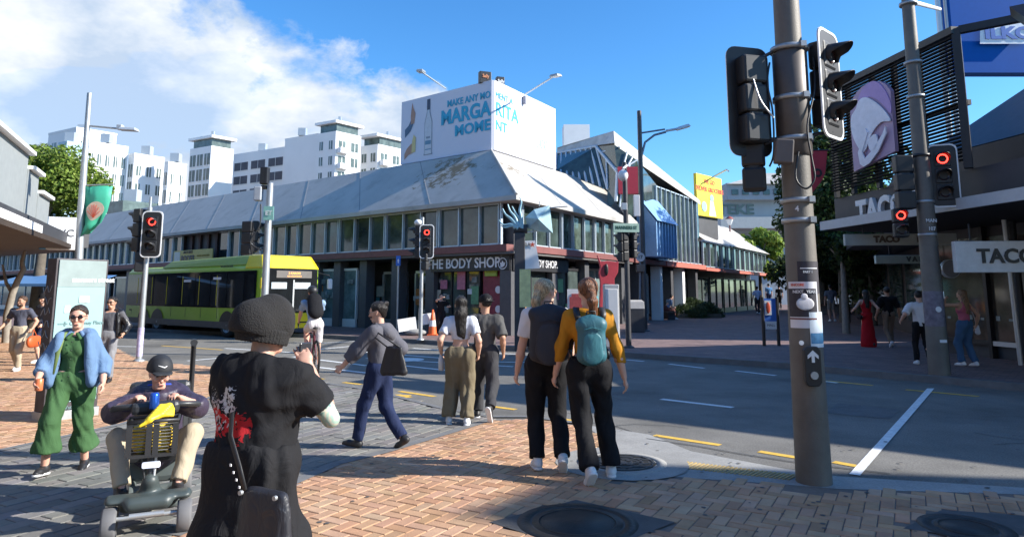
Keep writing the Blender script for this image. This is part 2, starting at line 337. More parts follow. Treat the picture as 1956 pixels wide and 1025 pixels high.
# manhole covers
M_IRON = mat('cast_iron', (.05, .048, .045), .55, .6, var=.3, vs=12, bump=.003, bs=60)
def manhole(c, r, label, ring_mat, pat):
    e = empty('manhole_cover', (c.x, c.y, .0), 0, label, 'manhole cover')
    MB().lathe([(r+.09, .004), (r+.09, .014), (r, .016), (r, .004)], seg=40).build('frame_ring', ring_mat, e)
    m = MB(); m.lathe([(0, .015), (r-.012, .015), (r-.012, .004)], seg=40)
    if pat:
        for k in range(12):
            t = k*math.pi/6
            for q in (.35, .6, .82): m.box((q*r*math.cos(t+q), q*r*math.sin(t+q), .017), (.11, .03, .007), M=None)
        for k in range(3): m.lathe([(r*(.25+.3*k), .0155), (r*(.25+.3*k), .02), (r*(.25+.3*k)+.025, .02), (r*(.25+.3*k)+.025, .0155)], seg=36)
    else: m.lathe([(r*.8, .0155), (r*.8, .019), (r*.83, .019), (r*.83, .0155)], seg=36)
    m.build('lid', M_IRON, e)
manhole(G(1187, 885), .33, 'round patterned iron manhole cover in concrete beside the two women', M_CONC, True)
manhole(G(1103, 1000), .33, 'plain round manhole cover in a dark diamond of the shaded footpath', M_IRON, False)
manhole(G(1845, 1010), .2, 'small round cover in the dark patch at the right bottom corner', M_IRON, False)
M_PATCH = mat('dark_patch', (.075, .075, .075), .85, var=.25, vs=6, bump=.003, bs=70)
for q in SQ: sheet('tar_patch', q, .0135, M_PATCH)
cp = [G(1187, 885)+Vector((.62*math.cos(t), .62*math.sin(t), 0)) for t in [k*math.pi/10 for k in range(20)]]
sheet('concrete_surround', cp, .0135, M_CONC)

# repairs, cracks and gum spots in the surfaces
M_PAT = mat('asphalt_repair', (.12, .12, .118), .8, var=.3, vs=3, bump=.004, bs=150); grain(M_PAT, 60, .3)
for q in ([(1000, 700), (1130, 712), (1120, 735), (985, 722)], [(1600, 770), (1720, 782), (1700, 800), (1575, 788)], [(640, 706), (700, 712), (690, 722), (630, 716)]): sheet('asphalt_patch', [G(*p) for p in q], .0042, M_PAT)
rg_ = random.Random(11); cm = MB()
for k in range(9):
    px, py = rg_.uniform(950, 1900), rg_.uniform(690, 850); p = G(px, py); pts = [p]; a = rg_.uniform(-.9, .2)
    for j in range(9): a += rg_.uniform(-.6, .6); p = p+Vector((math.cos(a)*.22, math.sin(a)*.22, 0)); pts.append(p)
    ribbon(cm, pts, .012, .0048)
cm.build('asphalt_cracks', MATS['tar'], kind='structure')
gm = MB()
for k in range(170):
    px, py = rg_.uniform(0, 1950), rg_.uniform(820, 1020); p = G(px, py); r_ = rg_.uniform(.008, .022); z_ = .0165 if True else 0
    gm.add([p+Vector((r_*math.cos(t), r_*rg_.uniform(.8, 1.1)*math.sin(t), .0145)) for t in [j*math.pi/4 for j in range(8)]], [tuple(range(8))])
gm.build('gum_spots', mat('gum', (.09, .085, .08), .8), kind='structure')
# ---------------- buildings ----------------
def hd(vpx): v = Vector(((vpx-CX)/F_, 1/math.cos(PITCH), 0)); return v.normalized()
dL = -hd(-680)*-1; dL = hd(-680); dR = hd(1790)
nL = Vector((-dL.y, dL.x, 0)); nL = nL if nL.y < 0 else -nL
nR = Vector((dR.y, -dR.x, 0))
M_GLASS = mat('window_glass', (.045, .065, .058), .06, var=.7, vs=1.6, spec=.8)  # greenish mottle in the colour stands for reflected trees
M_GLASS2 = mat('window_glass_light', (.10, .13, .12), .12, var=.5, vs=1.0, spec=.5)
M_GL2 = mat('window_glass_green_reflection', (.075, .10, .08), .05, var=.8, vs=2.2, spec=.8); M_GL3 = mat('window_glass_dark', (.03, .04, .04), .05, var=.8, vs=1.2, spec=.9)  # green and dark tones painted in for varied reflections
M_MULL = mat('mullion', (.50, .56, .60), .4, .3, var=.08)
M_ROOF = mat('roof_cladding', (.44, .42, .385), .6, var=.14, vs=.5, spec=.25); soil(M_ROOF, 1.1, .54, .22); soil(M_ROOF, 5, .6, .18)
M_RED = mat('red_beam', (.19, .062, .055), .6, var=.2, vs=3)
M_DARK = mat('dark_wall', (.05, .05, .055), .6, var=.3, vs=2)
M_BLK = mat('black_paint', (.018, .018, .02), .45, var=.2, vs=6)
M_WALL = mat('pale_wall', (.62, .62, .60), .8, var=.08, vs=.6)
M_WHITE = mat('white_paint', (.78, .78, .77), .5, var=.05, vs=2)
M_SIGNW = mat('sign_letter', (.72, .72, .72), .5, var=.03)
M_FRAME = mat('alu_frame', (.55, .57, .58), .35, .5, var=.06)
# -- corner building --
K = G(978, 641, .12)
def zc(py, p=None): q = p or K; return P(CX, py, q.y).z
Z0, ZF0, ZF1, ZE = .12, zc(480), zc(466), zc(378)
def tof(px, p0, d, py=557):     # distance along facade where column px meets it
    u = ray(px, py); a = u.x/u.y; return (a*p0.y-p0.x)/(d.x-a*d.y)
CB = empty('corner_shop_building', (K.x, K.y, .12), 0, 'long two storey corner building with grey sloping roof and glazed upper floor', 'building')
def Fm(p0, d, n, t, o, z): return Vector((p0.x+d.x*t+n.x*o, p0.y+d.y*t+n.y*o, z))
def fbox(mb, p0, d, n, t0, t1, o0, o1, z0, z1, col=None):
    M = Matrix(((d.x, n.x, 0, p0.x), (d.y, n.y, 0, p0.y), (0, 0, 1, 0), (0, 0, 0, 1)))
    mb.span((t0, o0, z0), (t1, o1, z1), M, col); return mb
LEFT = (K, dL, nL); RIGHT = (K, dR, nR)
TL = tof(-260, K, dL); TR = tof(1200, K, dR)
wall = MB()
body = [Fm(*LEFT, TL, -.1, 0), Fm(*LEFT, 0, -.1, 0), Fm(*RIGHT, TR, -.1, 0), Fm(*RIGHT, TR, -14, 0), Fm(*LEFT, TL, -14, 0)]
wall.prism([(p.x, p.y) for p in body], ZE-.1-ZF0, z0=ZF0)
wall.prism([(p.x, p.y) for p in [Fm(*LEFT, TL, -3.2, 0), Fm(*LEFT, 3.2, -3.2, 0), Fm(*RIGHT, TR, -3.2, 0), Fm(*RIGHT, TR, -13.8, 0), Fm(*LEFT, TL, -13.8, 0)]], ZF0-.122, z0=.121)
wall.build('wall', M_DARK, CB, world=True)
# bisector outwards at the corner for overhang
def cor(o):  # corner point pushed out by o from both planes
    a = Vector((nL.x, nL.y)); b = Vector((nR.x, nR.y)); det = a.x*b.y-a.y*b.x
    return Vector((K.x+(o*b.y-o*a.y)/det, K.y+(a.x*o-b.x*o)/det, 0))
def cz(o, z): p = cor(o); return Vector((p.x, p.y, z))
ridge = P(938, 287, cor(-2.2).y); ZR = ridge.z
M_ROOF2 = M_ROOF.copy(); M_ROOF2.name = 'roof_stained'
N, L, b = nodes_of(M_ROOF2); src = b.inputs['Base Color'].links[0].from_socket
def stain(center, rad, thr, colr, sc):
    global src
    tc = N.new('ShaderNodeTexCoord'); mp = N.new('ShaderNodeMapping'); mp.vector_type = 'POINT'
    mp.inputs['Location'].default_value = tuple(-c/r for c, r in zip(center, rad)); mp.inputs['Scale'].default_value = tuple(1/r for r in rad); L.new(tc.outputs['Object'], mp.inputs[0])
    ln = N.new('ShaderNodeVectorMath'); ln.operation = 'LENGTH'; L.new(mp.outputs[0], ln.inputs[0])
    n = N.new('ShaderNodeTexNoise'); n.inputs['Scale'].default_value = sc; n.inputs['Detail'].default_value = 8; n.inputs['Roughness'].default_value = .7; L.new(tc.outputs['Object'], n.inputs[0])
    s = N.new('ShaderNodeMath'); s.operation = 'SUBTRACT'; L.new(n.outputs[0], s.inputs[0])
    s2 = N.new('ShaderNodeMath'); s2.operation = 'MULTIPLY_ADD'; L.new(ln.outputs['Value'], s2.inputs[0]); s2.inputs[1].default_value = .22; s2.inputs[2].default_value = thr; L.new(s2.outputs[0], s.inputs[1])
    k = N.new('ShaderNodeMath'); k.operation = 'MULTIPLY'; k.use_clamp = True; L.new(s.outputs[0], k.inputs[0]); k.inputs[1].default_value = 12
    mx = N.new('ShaderNodeMix'); mx.data_type = 'RGBA'; L.new(k.outputs[0], mx.inputs[0]); L.new(src, mx.inputs[6]); mx.inputs[7].default_value = (*colr, 1); L.new(mx.outputs[2], b.inputs['Base Color']); src = mx.outputs[2]
stc = onplane(865, 333, cor(-1.4), dL); kk = Vector((K.x, K.y, .12)); c1 = stc-kk; stain(c1, (1.7, 1.7, 1.3), .36, (.20, .16, .10), 2.6)
stc = onplane(985, 322, cor(-1.2), dR)-kk; stain(stc, (1.5, 1.5, .5), .41, (.20, .16, .11), 4)
eo = .55; rf = MB()
Ls, Le = cz(eo, ZE), Fm(*LEFT, TL, eo, ZE); Rs, Re = cz(eo, ZE), Fm(*RIGHT, TR, eo, ZE)
def rdg(base, d, t): return Vector((base.x+d.x*t, base.y+d.y*t, ZR))
RL = rdg(ridge, dL, TL); RR = rdg(ridge, dR, TR)
for A, B, C, D_ in ((Le, Ls, ridge, RL), (Rs, Re, RR, ridge)):
    rf.quad(A, B, C, D_)
th = UP*.16
rf.quad(Le-th, Ls-th, Ls, Le); rf.quad(Rs-th, Re-th, Re, Rs)
iL = Fm(*LEFT, TL, -.1, ZE-.16); iC = cz(-.1, ZE-.16); iR = Fm(*RIGHT, TR, -.1, ZE-.16)
rf.quad(Le-th, iL, iC, Ls-th); rf.quad(Rs-th, iC, iR, Re-th)
back = Vector((ridge.x+(-nL.x)*10, ridge.y-nL.y*10, ZR)); rf.quad(RL, ridge, RR, RR-nR*10, RL-nL*10)
roof = rf.build('roof', M_ROOF2, CB, world=True)
sm = MB()
def seam(a, b, w=.022): d = (b-a).normalized(); M = frame(a, d, d.cross(UP).cross(d) if abs(d.z) < .99 else UP); sm.span((0, -w/2, -.005), ((b-a).length, w/2, .006), M)
for t in range(4, int(TL), 4):
    a = Ls.lerp(Le, t/TL)+UP*.0; c = ridge.lerp(RL, t/TL); seam(a, c)
for t in (3, 6.5, 10): seam(Rs.lerp(Re, t/TR), ridge.lerp(RR, t/TR))
sm.build('seam', mat('seam_dark', (.2, .2, .2), .6), roof, world=False) if False else None
s_o = sm.build('seam', mat('seam_dark', (.2, .2, .2), .6), CB, world=True)
hipc = MB(); d = (ridge-Ls).normalized(); hipc.tube([Ls+UP*.02, ridge+UP*.02], .05, 8); hipc.build('hip_capping', M_ROOF, CB, world=True)
# upper windows
tb0, tb1 = tof(425, K, dL), tof(345, K, dL)
rng = random.Random(5)
def glaze(side, T0, T1, step, zb, zt, root, off=.12, skip=None, matg=None, dbl=3, mm=None, jit=True):
    n = max(1, int(round((T1-T0)/step))); st = (T1-T0)/n
    for k in range(n):
        a, b_ = T0+k*st, T0+(k+1)*st
        if skip and skip[0] < (a+b_)/2 < skip[1]: continue
        w = MB(); o = off-.05+(rng.uniform(-.012, .012) if jit else 0); p0, d, nn = side
        q = [Fm(*side, a, o+rng.uniform(-.008, .008), zb), Fm(*side, b_, o, zb), Fm(*side, b_, o, zt), Fm(*side, a, o, zt)]
        w.quad(*q); wo = w.build('window', rng.choice([M_GLASS, M_GLASS, M_GL2, M_GL3]) if matg is None else matg, root, world=True)
        m = MB(); fbox(m, *side, a-.022, a+.022, off-.04, off+.08, zb, zt)
        if k % dbl == 0: fbox(m, *side, a+.08, a+.115, off-.04, off+.08, zb, zt)
        fbox(m, *side, a+.022, b_-.022, off-.02, off+.04, zt-.06, zt); fbox(m, *side, a+.022, b_-.022, off-.02, off+.04, zb, zb+.05)
        mo = m.build('mullion', mm or M_MULL, wo, loc=None)
        mo.data.transform(Matrix.Translation(-Vector(root.location)))
glaze(LEFT, .35, min(TL, 68), .98, ZF1, ZE-.14, CB, skip=(tb0, tb1))
glaze(RIGHT, .35, TR, .95, ZF1, ZE-.14, CB)
m = MB(); fbox(m, *LEFT, 0, TL, -.09, .30, ZF0, ZF1-.01, None); fbox(m, *LEFT, 0, .01, 0, .01, ZF0, ZF0+.01); m.build('fascia', M_RED, CB, world=True)
m = MB(); fbox(m, *RIGHT, .3, TR, -.09, .31, ZF0+.002, ZF1-.012); m.build('fascia', M_RED, CB, world=True)
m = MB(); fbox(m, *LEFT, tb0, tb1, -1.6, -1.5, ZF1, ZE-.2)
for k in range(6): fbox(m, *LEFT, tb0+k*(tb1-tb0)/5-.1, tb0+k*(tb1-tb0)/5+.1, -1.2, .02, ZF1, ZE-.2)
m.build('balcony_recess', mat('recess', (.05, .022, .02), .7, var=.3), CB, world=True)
# canopy-less ground floor: soffit, columns, shopfronts
m = MB(); m.prism([(p.x, p.y) for p in [Fm(*LEFT, TL, -3.1, 0), Fm(*LEFT, TL, .25, 0), cor(.25), Fm(*RIGHT, TR, .25, 0), Fm(*RIGHT, TR, -3.1, 0), cor(-3.1)]], .08, z0=ZF0-.085); m.build('soffit', mat('soffit', (.12, .115, .11), .8), CB, world=True)
cols = [tof(px, K, dL) for px in (962, 905, 818, 752, 690, 640, 600, 520, 430, 330, 240, 150, 60, -60)]
for t in cols[:1]+cols[2:]:
    c = MB(); fbox(c, *LEFT, t-.22, t+.22, -.5, -.06, .12, ZF0-.09); c.build('column', mat('column_dark', (.08, .08, .085), .5, var=.15), CB, world=True)
for t in (.25, 3.2, 6.0, TR-.4):
    c = MB(); fbox(c, *RIGHT, t-.2, t+.2, -.5, -.07, .12, ZF0-.09); c.build('column', MATS['column_dark'], CB, world=True)
M_SHOPG = mat('shop_glass', (.07, .09, .085), .06, var=.7, vs=.9, spec=.5)
M_INT = mat('shop_display', (.25, .27, .25), .7, var=.6, vs=2.5)
def shopfront(side, t0, t1, o, zt, root, fm, n=2, gm=None, disp=None):
    sf = MB(); fbox(sf, *side, t0, t1, o-.02, o, .45, zt); so = sf.build('shop_window', gm or M_SHOPG, root, world=True)
    f = MB(); fbox(f, *side, t0, t1, o-.05, o+.05, .12, .45); fbox(f, *side, t0, t1, o-.04, o+.04, zt, zt+.1)
    for k in range(n+1): t = t0+(t1-t0)*k/n; fbox(f, *side, t-.035, t+.035, o-.045, o+.06, .452, zt-.001)
    fo = f.build('frame', fm, so); fo.data.transform(Matrix.Translation(-Vector(root.location)))
t600, t671 = tof(604, K, dL), tof(671, K, dL)
shopfront(LEFT, t671, t600, -.3, 2.45, CB, M_WHITE, 1, mat('pale_shop_glass', (.16, .22, .22), .1, var=.7, vs=1.2))
shopfront(LEFT, tof(735, K, dL), tof(690, K, dL), -1.2, 2.3, CB, M_FRAME, 2)
shopfront(LEFT, tof(800, K, dL), tof(752, K, dL), -1.2, 2.3, CB, M_FRAME, 2)
shopfront(LEFT, tof(905, K, dL), tof(826, K, dL), -.35, 2.35, CB, M_BLK, 3)
shopfront(RIGHT, .6, 3.0, -.35, 2.4, CB, M_BLK, 2); shopfront(RIGHT, 3.4, 5.9, -.35, 2.4, CB, M_BLK, 2); shopfront(RIGHT, 6.2, TR-.6, -.9, 2.5, CB, M_FRAME, 3, MATS['pale_shop_glass'])
for a, b_ in ((590, 500), (490, 400), (390, 300), (290, 200), (190, 90), (80, -50)): shopfront(LEFT, tof(a, K, dL), tof(b_, K, dL), -.6, 2.4, CB, M_FRAME, 3, M_SHOPG if a % 200 else MATS['pale_shop_glass'])
m = MB(); fbox(m, *LEFT, tof(942, K, dL), tof(910, K, dL), -.42, -.36, .12, 2.5); dd = m.build('door', mat('pink_red_door', (.22, .03, .05), .5, var=.3), CB, world=True)
m = MB(); fbox(m, *LEFT, tof(940, K, dL), tof(917, K, dL), -.3, -.24, 2.12, 2.42); m.build('notice', mat('lime', (.35, .5, .08), .5), CB, world=True)
# goods seen in the windows: round discs and shelves
m = MB()
for k in range(26):
    t = rng.uniform(t671+.1, t600-.1) if k < 10 else rng.uniform(tof(900, K, dL), tof(700, K, dL)); z = rng.choice((.8, 1.3, 1.9))
    fbox(m, *LEFT, t-.12, t+.12, -.28 if k < 10 else -.34, -.2 if k < 10 else -.3, z, z+rng.uniform(.05, .3), None)
m.build('window_display', M_INT, CB, world=True)
for pz in ((970, 553), (968, 590)):
    q = onplane(952, pz[1], Fm(*LEFT, 0, -.3, 0), dL); mm_ = MB(); mm_.cyl(q, .13, .02, 20, nL); mm_.build('round_sticker', M_SIGNW, CB, world=True)
# THE BODY SHOP boards
zs0, zs1 = zc(516), zc(488)
def signboard(side, t0, t1, o, z0, z1, label, words, size, m_board, m_txt, tx=None, bold=.004, cat='shop sign', name='shop_sign', sx=1):
    c = Fm(*side, (t0+t1)/2, o, (z0+z1)/2); e = empty(name, c, 0, label, cat)
    b = MB(); fbox(b, *side, t0, t1, o-.06, o, z0, z1); b.build('board', m_board, e, world=True, bevel=.01)
    rt = -side[1] if side[2] is nL else side[1]
    for wds, tt, dz, sz in words: text(wds, 'lettering', sz, tframe(Fm(*side, tt, o+.012, (z0+z1)/2+dz), rt), m_txt, e, bold, .012, sx=sx)
    return e
tm_ = (tof(940, K, dL)+tof(826, K, dL))/2
e = signboard(LEFT, .1, tof(822, K, dL), .0, zs0, zs1+.05, 'black sign with white THE BODY SHOP lettering left of the corner', [('THE BODY SHOP.', tof(884, K, dL), 0, .50)], .4, M_BLK, M_SIGNW, bold=.008, sx=.93)
q = onplane(960, 503, Fm(*LEFT, 0, .015, 0), dL)
lg = MB(); M = tframe(q, -dL)
lg.add([M@Vector((a*math.cos(t), a*math.sin(t), 0)) for a in (.17, .20) for t in [k*math.pi/12 for k in range(24)]], [(k, (k+1) % 24, 24+(k+1) % 24, 24+k) for k in range(24)])
for s_ in (-1, 1): lg.add([M@Vector((s_*x, y, .002)) for x, y in ((0, -.13), (.09, -.07), (.12, .05), (.06, .02), (.0, .1))], [(0, 1, 2, 3, 4)])
lg.build('emblem', M_SIGNW, e, world=True)
signboard(RIGHT, .1, 4.2, .0, zs0, zs1+.05, 'black sign with white THE BODY SHOP lettering on the mall side', [('THE BODY SHOP.', 1.9, 0, .40)], .4, mat('black_paint_b', (.02, .02, .022), .45), mat('letter_grey', (.6, .6, .6), .5), bold=.004, sx=.86)
# bookshop sign
tq0, tq1 = tof(421, K, dL), tof(346, K, dL); zb_ = onplane(385, 502, K, dL).z; zt_ = onplane(385, 478, K, dL).z
e = signboard(LEFT, tq0, tq1, .55, zb_, zt_, 'yellow bookshop sign with black BOOKS lettering above the bus', [('BOOKS', tof(374, K, dL), -.12, .42)], .4, mat('mustard_board', (.55, .42, .12), .6), M_BLK, bold=.02)
text("ARTY BEE'S", 'lettering', .2, tframe(Fm(*LEFT, tof(374, K, dL), .562, (zb_+zt_)/2+.22), -dL), M_BLK, e, .004)
m = MB(); fbox(m, *LEFT, tof(359, K, dL), tof(348, K, dL), .552, .56, zb_+.06, zt_-.06); m.build('emblem', mat('cream', (.62, .6, .5), .6), e, world=True)
text("BOOKS  NEW & USED", 'lettering', .13, tframe(Fm(*LEFT, tof(404, K, dL), .562, (zb_+zt_)/2), -dL), mat('ochre', (.4, .28, .06), .6), e, .0)
# blue hanging panels etc. on the pale upper band left of the Body Shop
# -- billboard on the roof --
B0 = P(942, 285, ridge.y+.25)
bl = onplane(765, 307, B0, dL); br_ = onplane(1062, 318, B0, dR); ztop = P(940, 152, B0.y).z; zbot = B0.z
tl_ = (bl-B0).to_2d().length; tr_ = (br_-B0).to_2d().length
BB = empty('billboard', (B0.x, B0.y, ZR), 0, 'large white wraparound roof billboard with blue MARGARITA MOMENT lettering and a bottle', 'billboard')
ch = .10
pa = B0+dL*ch; pb = B0+dR*ch; pc = Vector((pa.x, pa.y, zbot)); pd = Vector((pb.x, pb.y, zbot))
ptsb = [Vector((B0.x+dL.x*tl_, B0.y+dL.y*tl_, 0)), pa, pb, Vector((B0.x+dR.x*tr_, B0.y+dR.y*tr_, 0)), Vector((B0.x+dR.x*tr_, B0.y+dR.y*tr_, 0))-nR*.4, pb-nR*.3-nL*.2, Vector((B0.x+dL.x*tl_, B0.y+dL.y*tl_, 0))-nL*.4]
M_BILL = mat('billboard_vinyl', (.64, .64, .72), .6, var=.03, vs=.5)
m = MB(); m.prism([(p.x, p.y) for p in ptsb], ztop-zbot, z0=zbot); m.build('panel', M_BILL, BB, world=True)
m = MB(); ins = [p+Vector((0, .25, 0)) for p in ptsb]; m.prism([(p.x, p.y) for p in ins], zbot-ZR+.1, z0=ZR-.08); m.build('plinth', mat('plinth_paint', (.6, .6, .57), .7), BB, world=True)
M_TEAL = mat('teal_ink', (.03, .36, .55), .6, var=.1); H_ = ztop-zbot; zm = (ztop+zbot)/2
cdir = (pb-pa).normalized(); nC = Vector((cdir.y, -cdir.x, 0)); nC = nC if nC.y < 0 else -nC
def bt(s, size, face, t, z, ax, bold=.02, m_=None, sx=1):
    if face == 'L': M = tframe(Vector((B0.x+dL.x*t+nL.x*.015, B0.y+dL.y*t+nL.y*.015, z)), -dL)
    elif face == 'C': M = tframe(Vector(((pa.x+pb.x)/2+nC.x*.015, (pa.y+pb.y)/2+nC.y*.015, z)), cdir)
    else: M = tframe(Vector((B0.x+dR.x*t+nR.x*.015, B0.y+dR.y*t+nR.y*.015, z)), dR)
    return text(s, 'lettering', size, M, m_ or M_TEAL, BB, bold, .006, ax, sx=sx)
def fitw(s_, size, face, z, width, bold, m_=None):
    cu = bpy.data.curves.new('t', 'FONT'); cu.body = s_; cu.size = size; cu.offset = bold; t = bpy.data.objects.new('t', cu); me = bpy.data.meshes.new_from_object(t); xs = [v.co.x for v in me.vertices]; w0 = max(xs)-min(xs); bpy.data.objects.remove(t); bpy.data.curves.remove(cu); bpy.data.meshes.remove(me)
    return bt(s_, size, face, ch+.04, z, 'RIGHT' if face == 'L' else 'LEFT', bold, m_, sx=width/w0)
fitw('MAKE ANY MO', .40, 'L', zm+.84, 2.4, .01); fitw('MENT A', .38, 'R', zm+.84, 1.3, .0); fitw('MARGA', .86, 'L', zm+.25, 2.8, .03); fitw('RITA', .8, 'R', zm+.25, 1.75, .008); fitw('MOME', .62, 'L', zm-.42, 1.95, .02); fitw('NT', .58, 'R', zm-.42, .85, .004)
M_PALE = mat('pale_aqua', (.42, .62, .62), .6); bt('1800', .7, 'R', tr_*.72, zm-.5, 'CENTER', .01, M_PALE)
# bottle and glasses printed on the left face
def shape(face_t, z0, pts, m_, nm, o=.012, sc=1.0):
    mb = MB(); mb.add([Vector((B0.x+dL.x*(face_t-x*sc)+nL.x*o, B0.y+dL.y*(face_t-x*sc)+nL.y*o, z0+y*sc)) for x, y in pts], [tuple(range(len(pts)))]); return mb.build(nm, m_, BB, world=True)
tbot = tof(813, B0, dL); hb = H_*.86; zb0 = zbot+H_*.08
half = [(.0, 0), (.30, 0), (.30, .06), (.27, .1), (.27, 1.9), (.10, 2.55), (.10, 3.35), (0, 3.35)]
def mir(h): return h+[(-x, y) for x, y in h[::-1]]
sc_ = hb/3.35
shape(tbot, zb0, mir([(0, 0), (.36, 0), (.36, .08), (.32, .12), (.32, 1.95), (.14, 2.6), (.14, 3.35)]), mat('bottle_edge', (.22, .25, .30), .4), 'bottle_print', .010, sc_)
shape(tbot, zb0, mir([(0, .05), (.28, .05), (.28, 1.92), (.09, 2.55), (.09, 2.7)]), mat('bottle_glass_print', (.55, .56, .6), .4), 'bottle_print', .014, sc_)
shape(tbot, zb0, mir([(0, 2.72), (.12, 2.72), (.12, 3.36)]), mat('bottle_cap_print', (.04, .045, .08), .4), 'bottle_print', .016, sc_)
shape(tbot, zb0, mir([(0, .62), (.24, .62), (.24, .86)]), mat('bottle_label_print', (.12, .25, .36), .5), 'bottle_print', .016, sc_)
shape(tbot, zb0, mir([(0, .3), (.25, .3), (.25, .36)]), MATS['bottle_label_print'], 'bottle_print', .016, sc_)
shape(tbot, zb0, mir([(0, .98), (.17, .98), (.17, 1.1)]), MATS['bottle_edge'], 'bottle_print', .016, sc_)
skin_p = mat('printed_skin', (.42, .24, .17), .6)
tg = tof(767, B0, dL)
shape(tg, zbot, [(.02, 1.6), (.5, 1.95), (.75, 2.4), (.7, 2.9), (.8, 3.0), (.6, 3.1), (.5, 2.6), (.3, 2.3), (.0, 2.1)], mat('printed_sleeve', (.08, .14, .22), .6), 'hand_print', .012, H_/3.9)
shape(tg, zbot, [(.52, 2.35), (.8, 2.4), (.9, 3.0), (.7, 3.4), (.62, 3.7), (.55, 3.3), (.5, 2.9)], skin_p, 'hand_print', .016, H_/3.9)
shape(tg, zbot, [(.0, .25), (.35, .5), (.75, .6), (.8, 1.2), (.55, 1.15), (.2, .9), (.0, .6)], skin_p, 'hand_print', .014, H_/3.9)
shape(tg, zbot, [(.62, .6), (.95, .62), (.98, 1.5), (.78, 1.7), (.66, 1.3)], mat('printed_glass', (.6, .5, .22), .5), 'hand_print', .018, H_/3.9)
# roof-top light boxes and floodlights
for px, py, D, lab in ((926, 147, B0.y+.5, 'black box sign with orange script on the billboard, left one'), (955, 147, B0.y+1.2, 'small black box sign behind the billboard corner, right one')):
    c = P(px, py, D); e = empty('box_sign', (c.x, c.y, ztop), 0, lab, 'sign'); w = .5 if px < 940 else .34
    MB().box((0, 0, .22), (w, .25, .5), Matrix.Rotation(R(20), 4, 'Z')).build('box', M_BLK, e, bevel=.02)
    M_ORG = mat('orange_script', (.6, .25, .12), .5)
    text('Sally', 'lettering', .2, Matrix.Rotation(R(20), 4, 'Z')@tframe((0, -.14, .26), Vector((1, 0, 0))), M_ORG if px < 940 else M_SIGNW, e, .004, world=False, sx=.8)
def floodlight(a, b, lab, box=None):
    A = P(*a); B = P(*b); e = empty('floodlight', A, 0, lab, 'floodlight', 'floodlights reaching over the billboard')
    MB().tube([A, B], .035, 8).build('arm', M_FRAME, e, world=True)
    d = (B-A).normalized(); hd_ = MB(); M = frame(B, Vector((d.x, d.y, -.15)))
    hd_.box((.12, 0, .02), (.55, .26, .09), M, taper=.8); hd_.build('lamp_head', mat('lamp_grey', (.35, .37, .38), .4, .4), e, world=True, bevel=.01)
    l = MB(); l.box((.16, 0, -.035), (.4, .2, .02), M); l.build('lens', M_WHITE, e, world=True)
floodlight((851, 169, B0.y+2.2), (806, 138, B0.y-1.5), 'floodlight on a thin arm above the left end of the billboard')
floodlight((1002, 181, B0.y+1.0), (1058, 146, B0.y-.8), 'floodlight on a thin arm above the right face of the billboard')
c = onplane(999, 192, B0, dR); e = empty('control_box', c, 0, 'small dark box fixed to the right face of the billboard', 'box')
m = MB(); M = frame(c, dR); m.box((0, -.1, 0), (.14, .14, .36), M); m.build('housing', mat('box_grey', (.3, .3, .35), .5), e, world=True, bevel=.01)
# -- glazed mall building --
def zat(px, py, p0, d): return onplane(px, py, p0, d)
GA = Fm(*RIGHT, TR+.05, 0, 0); MBD = empty('glazed_mall_building', (GA.x, GA.y, .12), 0, 'tall mall building with white sloping roof, slanted glass and blue-lit fins', 'building')
t0, tA, tB = TR+.1, tof(1253, K, dR), tof(1338, K, dR)
zT = onplane(1259, 354, K, dR).z
m = MB(); fbox(m, *RIGHT, tA-.3, tB, -12, -.1, ZF0+.2, zT-.12); fbox(m, *RIGHT, t0, tB, -11, -2.4, .12, ZF0+.198); m.build('wall', M_DARK, MBD, world=True)
glaze(RIGHT, tA, tB, (tB-tA)/10, ZF0+.25, zT-.13, MBD, .1, dbl=20, jit=False)
D9 = onplane(1179, 340, K, dR).y
apex = P(1172, 250, D9+1.5); RS = P(1174, 273, D9+.6); RE = onplane(1338, 385, Fm(*RIGHT, 0, .3, 0), dR); RT = P(1335, 381, RE.y+.5)
m = MB(); m.quad(RS, RE, RT, apex); m.quad(RS-UP*.2, RE-UP*.2, RE, RS); m.quad(apex, RT, RT-nR*4-UP*.5, P(1064, 282, D9+6))
m.build('roof', M_ROOF, MBD, world=True)
bA, bB, bC, bD = P(1060, 326, D9+3.5), P(1160, 362, D9+.2), P(1138, 280, D9+2.6), P(1064, 293, D9+6)
f1, f2, f3, f4 = P(1179, 329, D9), P(1176, 385, D9-.1), P(1200, 420, D9-.2), P(1217, 306, D9+.4)
m = MB(); m.quad(bA, bB, bC, bD); m.quad(bB, f2, f1, bC); m.quad(bB, P(1160, 400, D9), f2); m.build('slanted_glass', M_GLASS, MBD, world=True)
m = MB(); m.quad(bC, f1, f4, RS-UP*.1); m.quad(f1, f2, f3, P(1253, 480, onplane(1253, 480, K, dR).y-.02), P(1253, 352, onplane(1253, 352, K, dR).y-.02), f4); m.build('end_glass', M_GLASS, MBD, world=True)
m = MB(); v = Vector((0, -.08, 0))
for k in range(9): s = k/8; m.tube([bA.lerp(bB, s)+v, bD.lerp(bC, s)+v], .06, 6, smooth=False)
m.tube([bD+v, bC+v], .08, 6); m.tube([bC+v, f1+v], .09, 6); m.tube([f1+v, f2+v], .09, 6); m.tube([bC.lerp(f1, .5)+v, bB+v], .05, 6)
for k in (.25, .55, .8): a = bC.lerp(f1, k) if k < .3 else f1.lerp(f4, (k-.3)); b_ = RS.lerp(f4, k); m.tube([a+v, b_+v], .045, 6)
for k in (.3, .6): m.tube([f2.lerp(f3, k)+v, f1.lerp(f4, k)+v], .045, 6)
m.tube([f1+v, f4+v], .05, 6); m.build('glazing_bars', M_MULL, MBD, world=True)
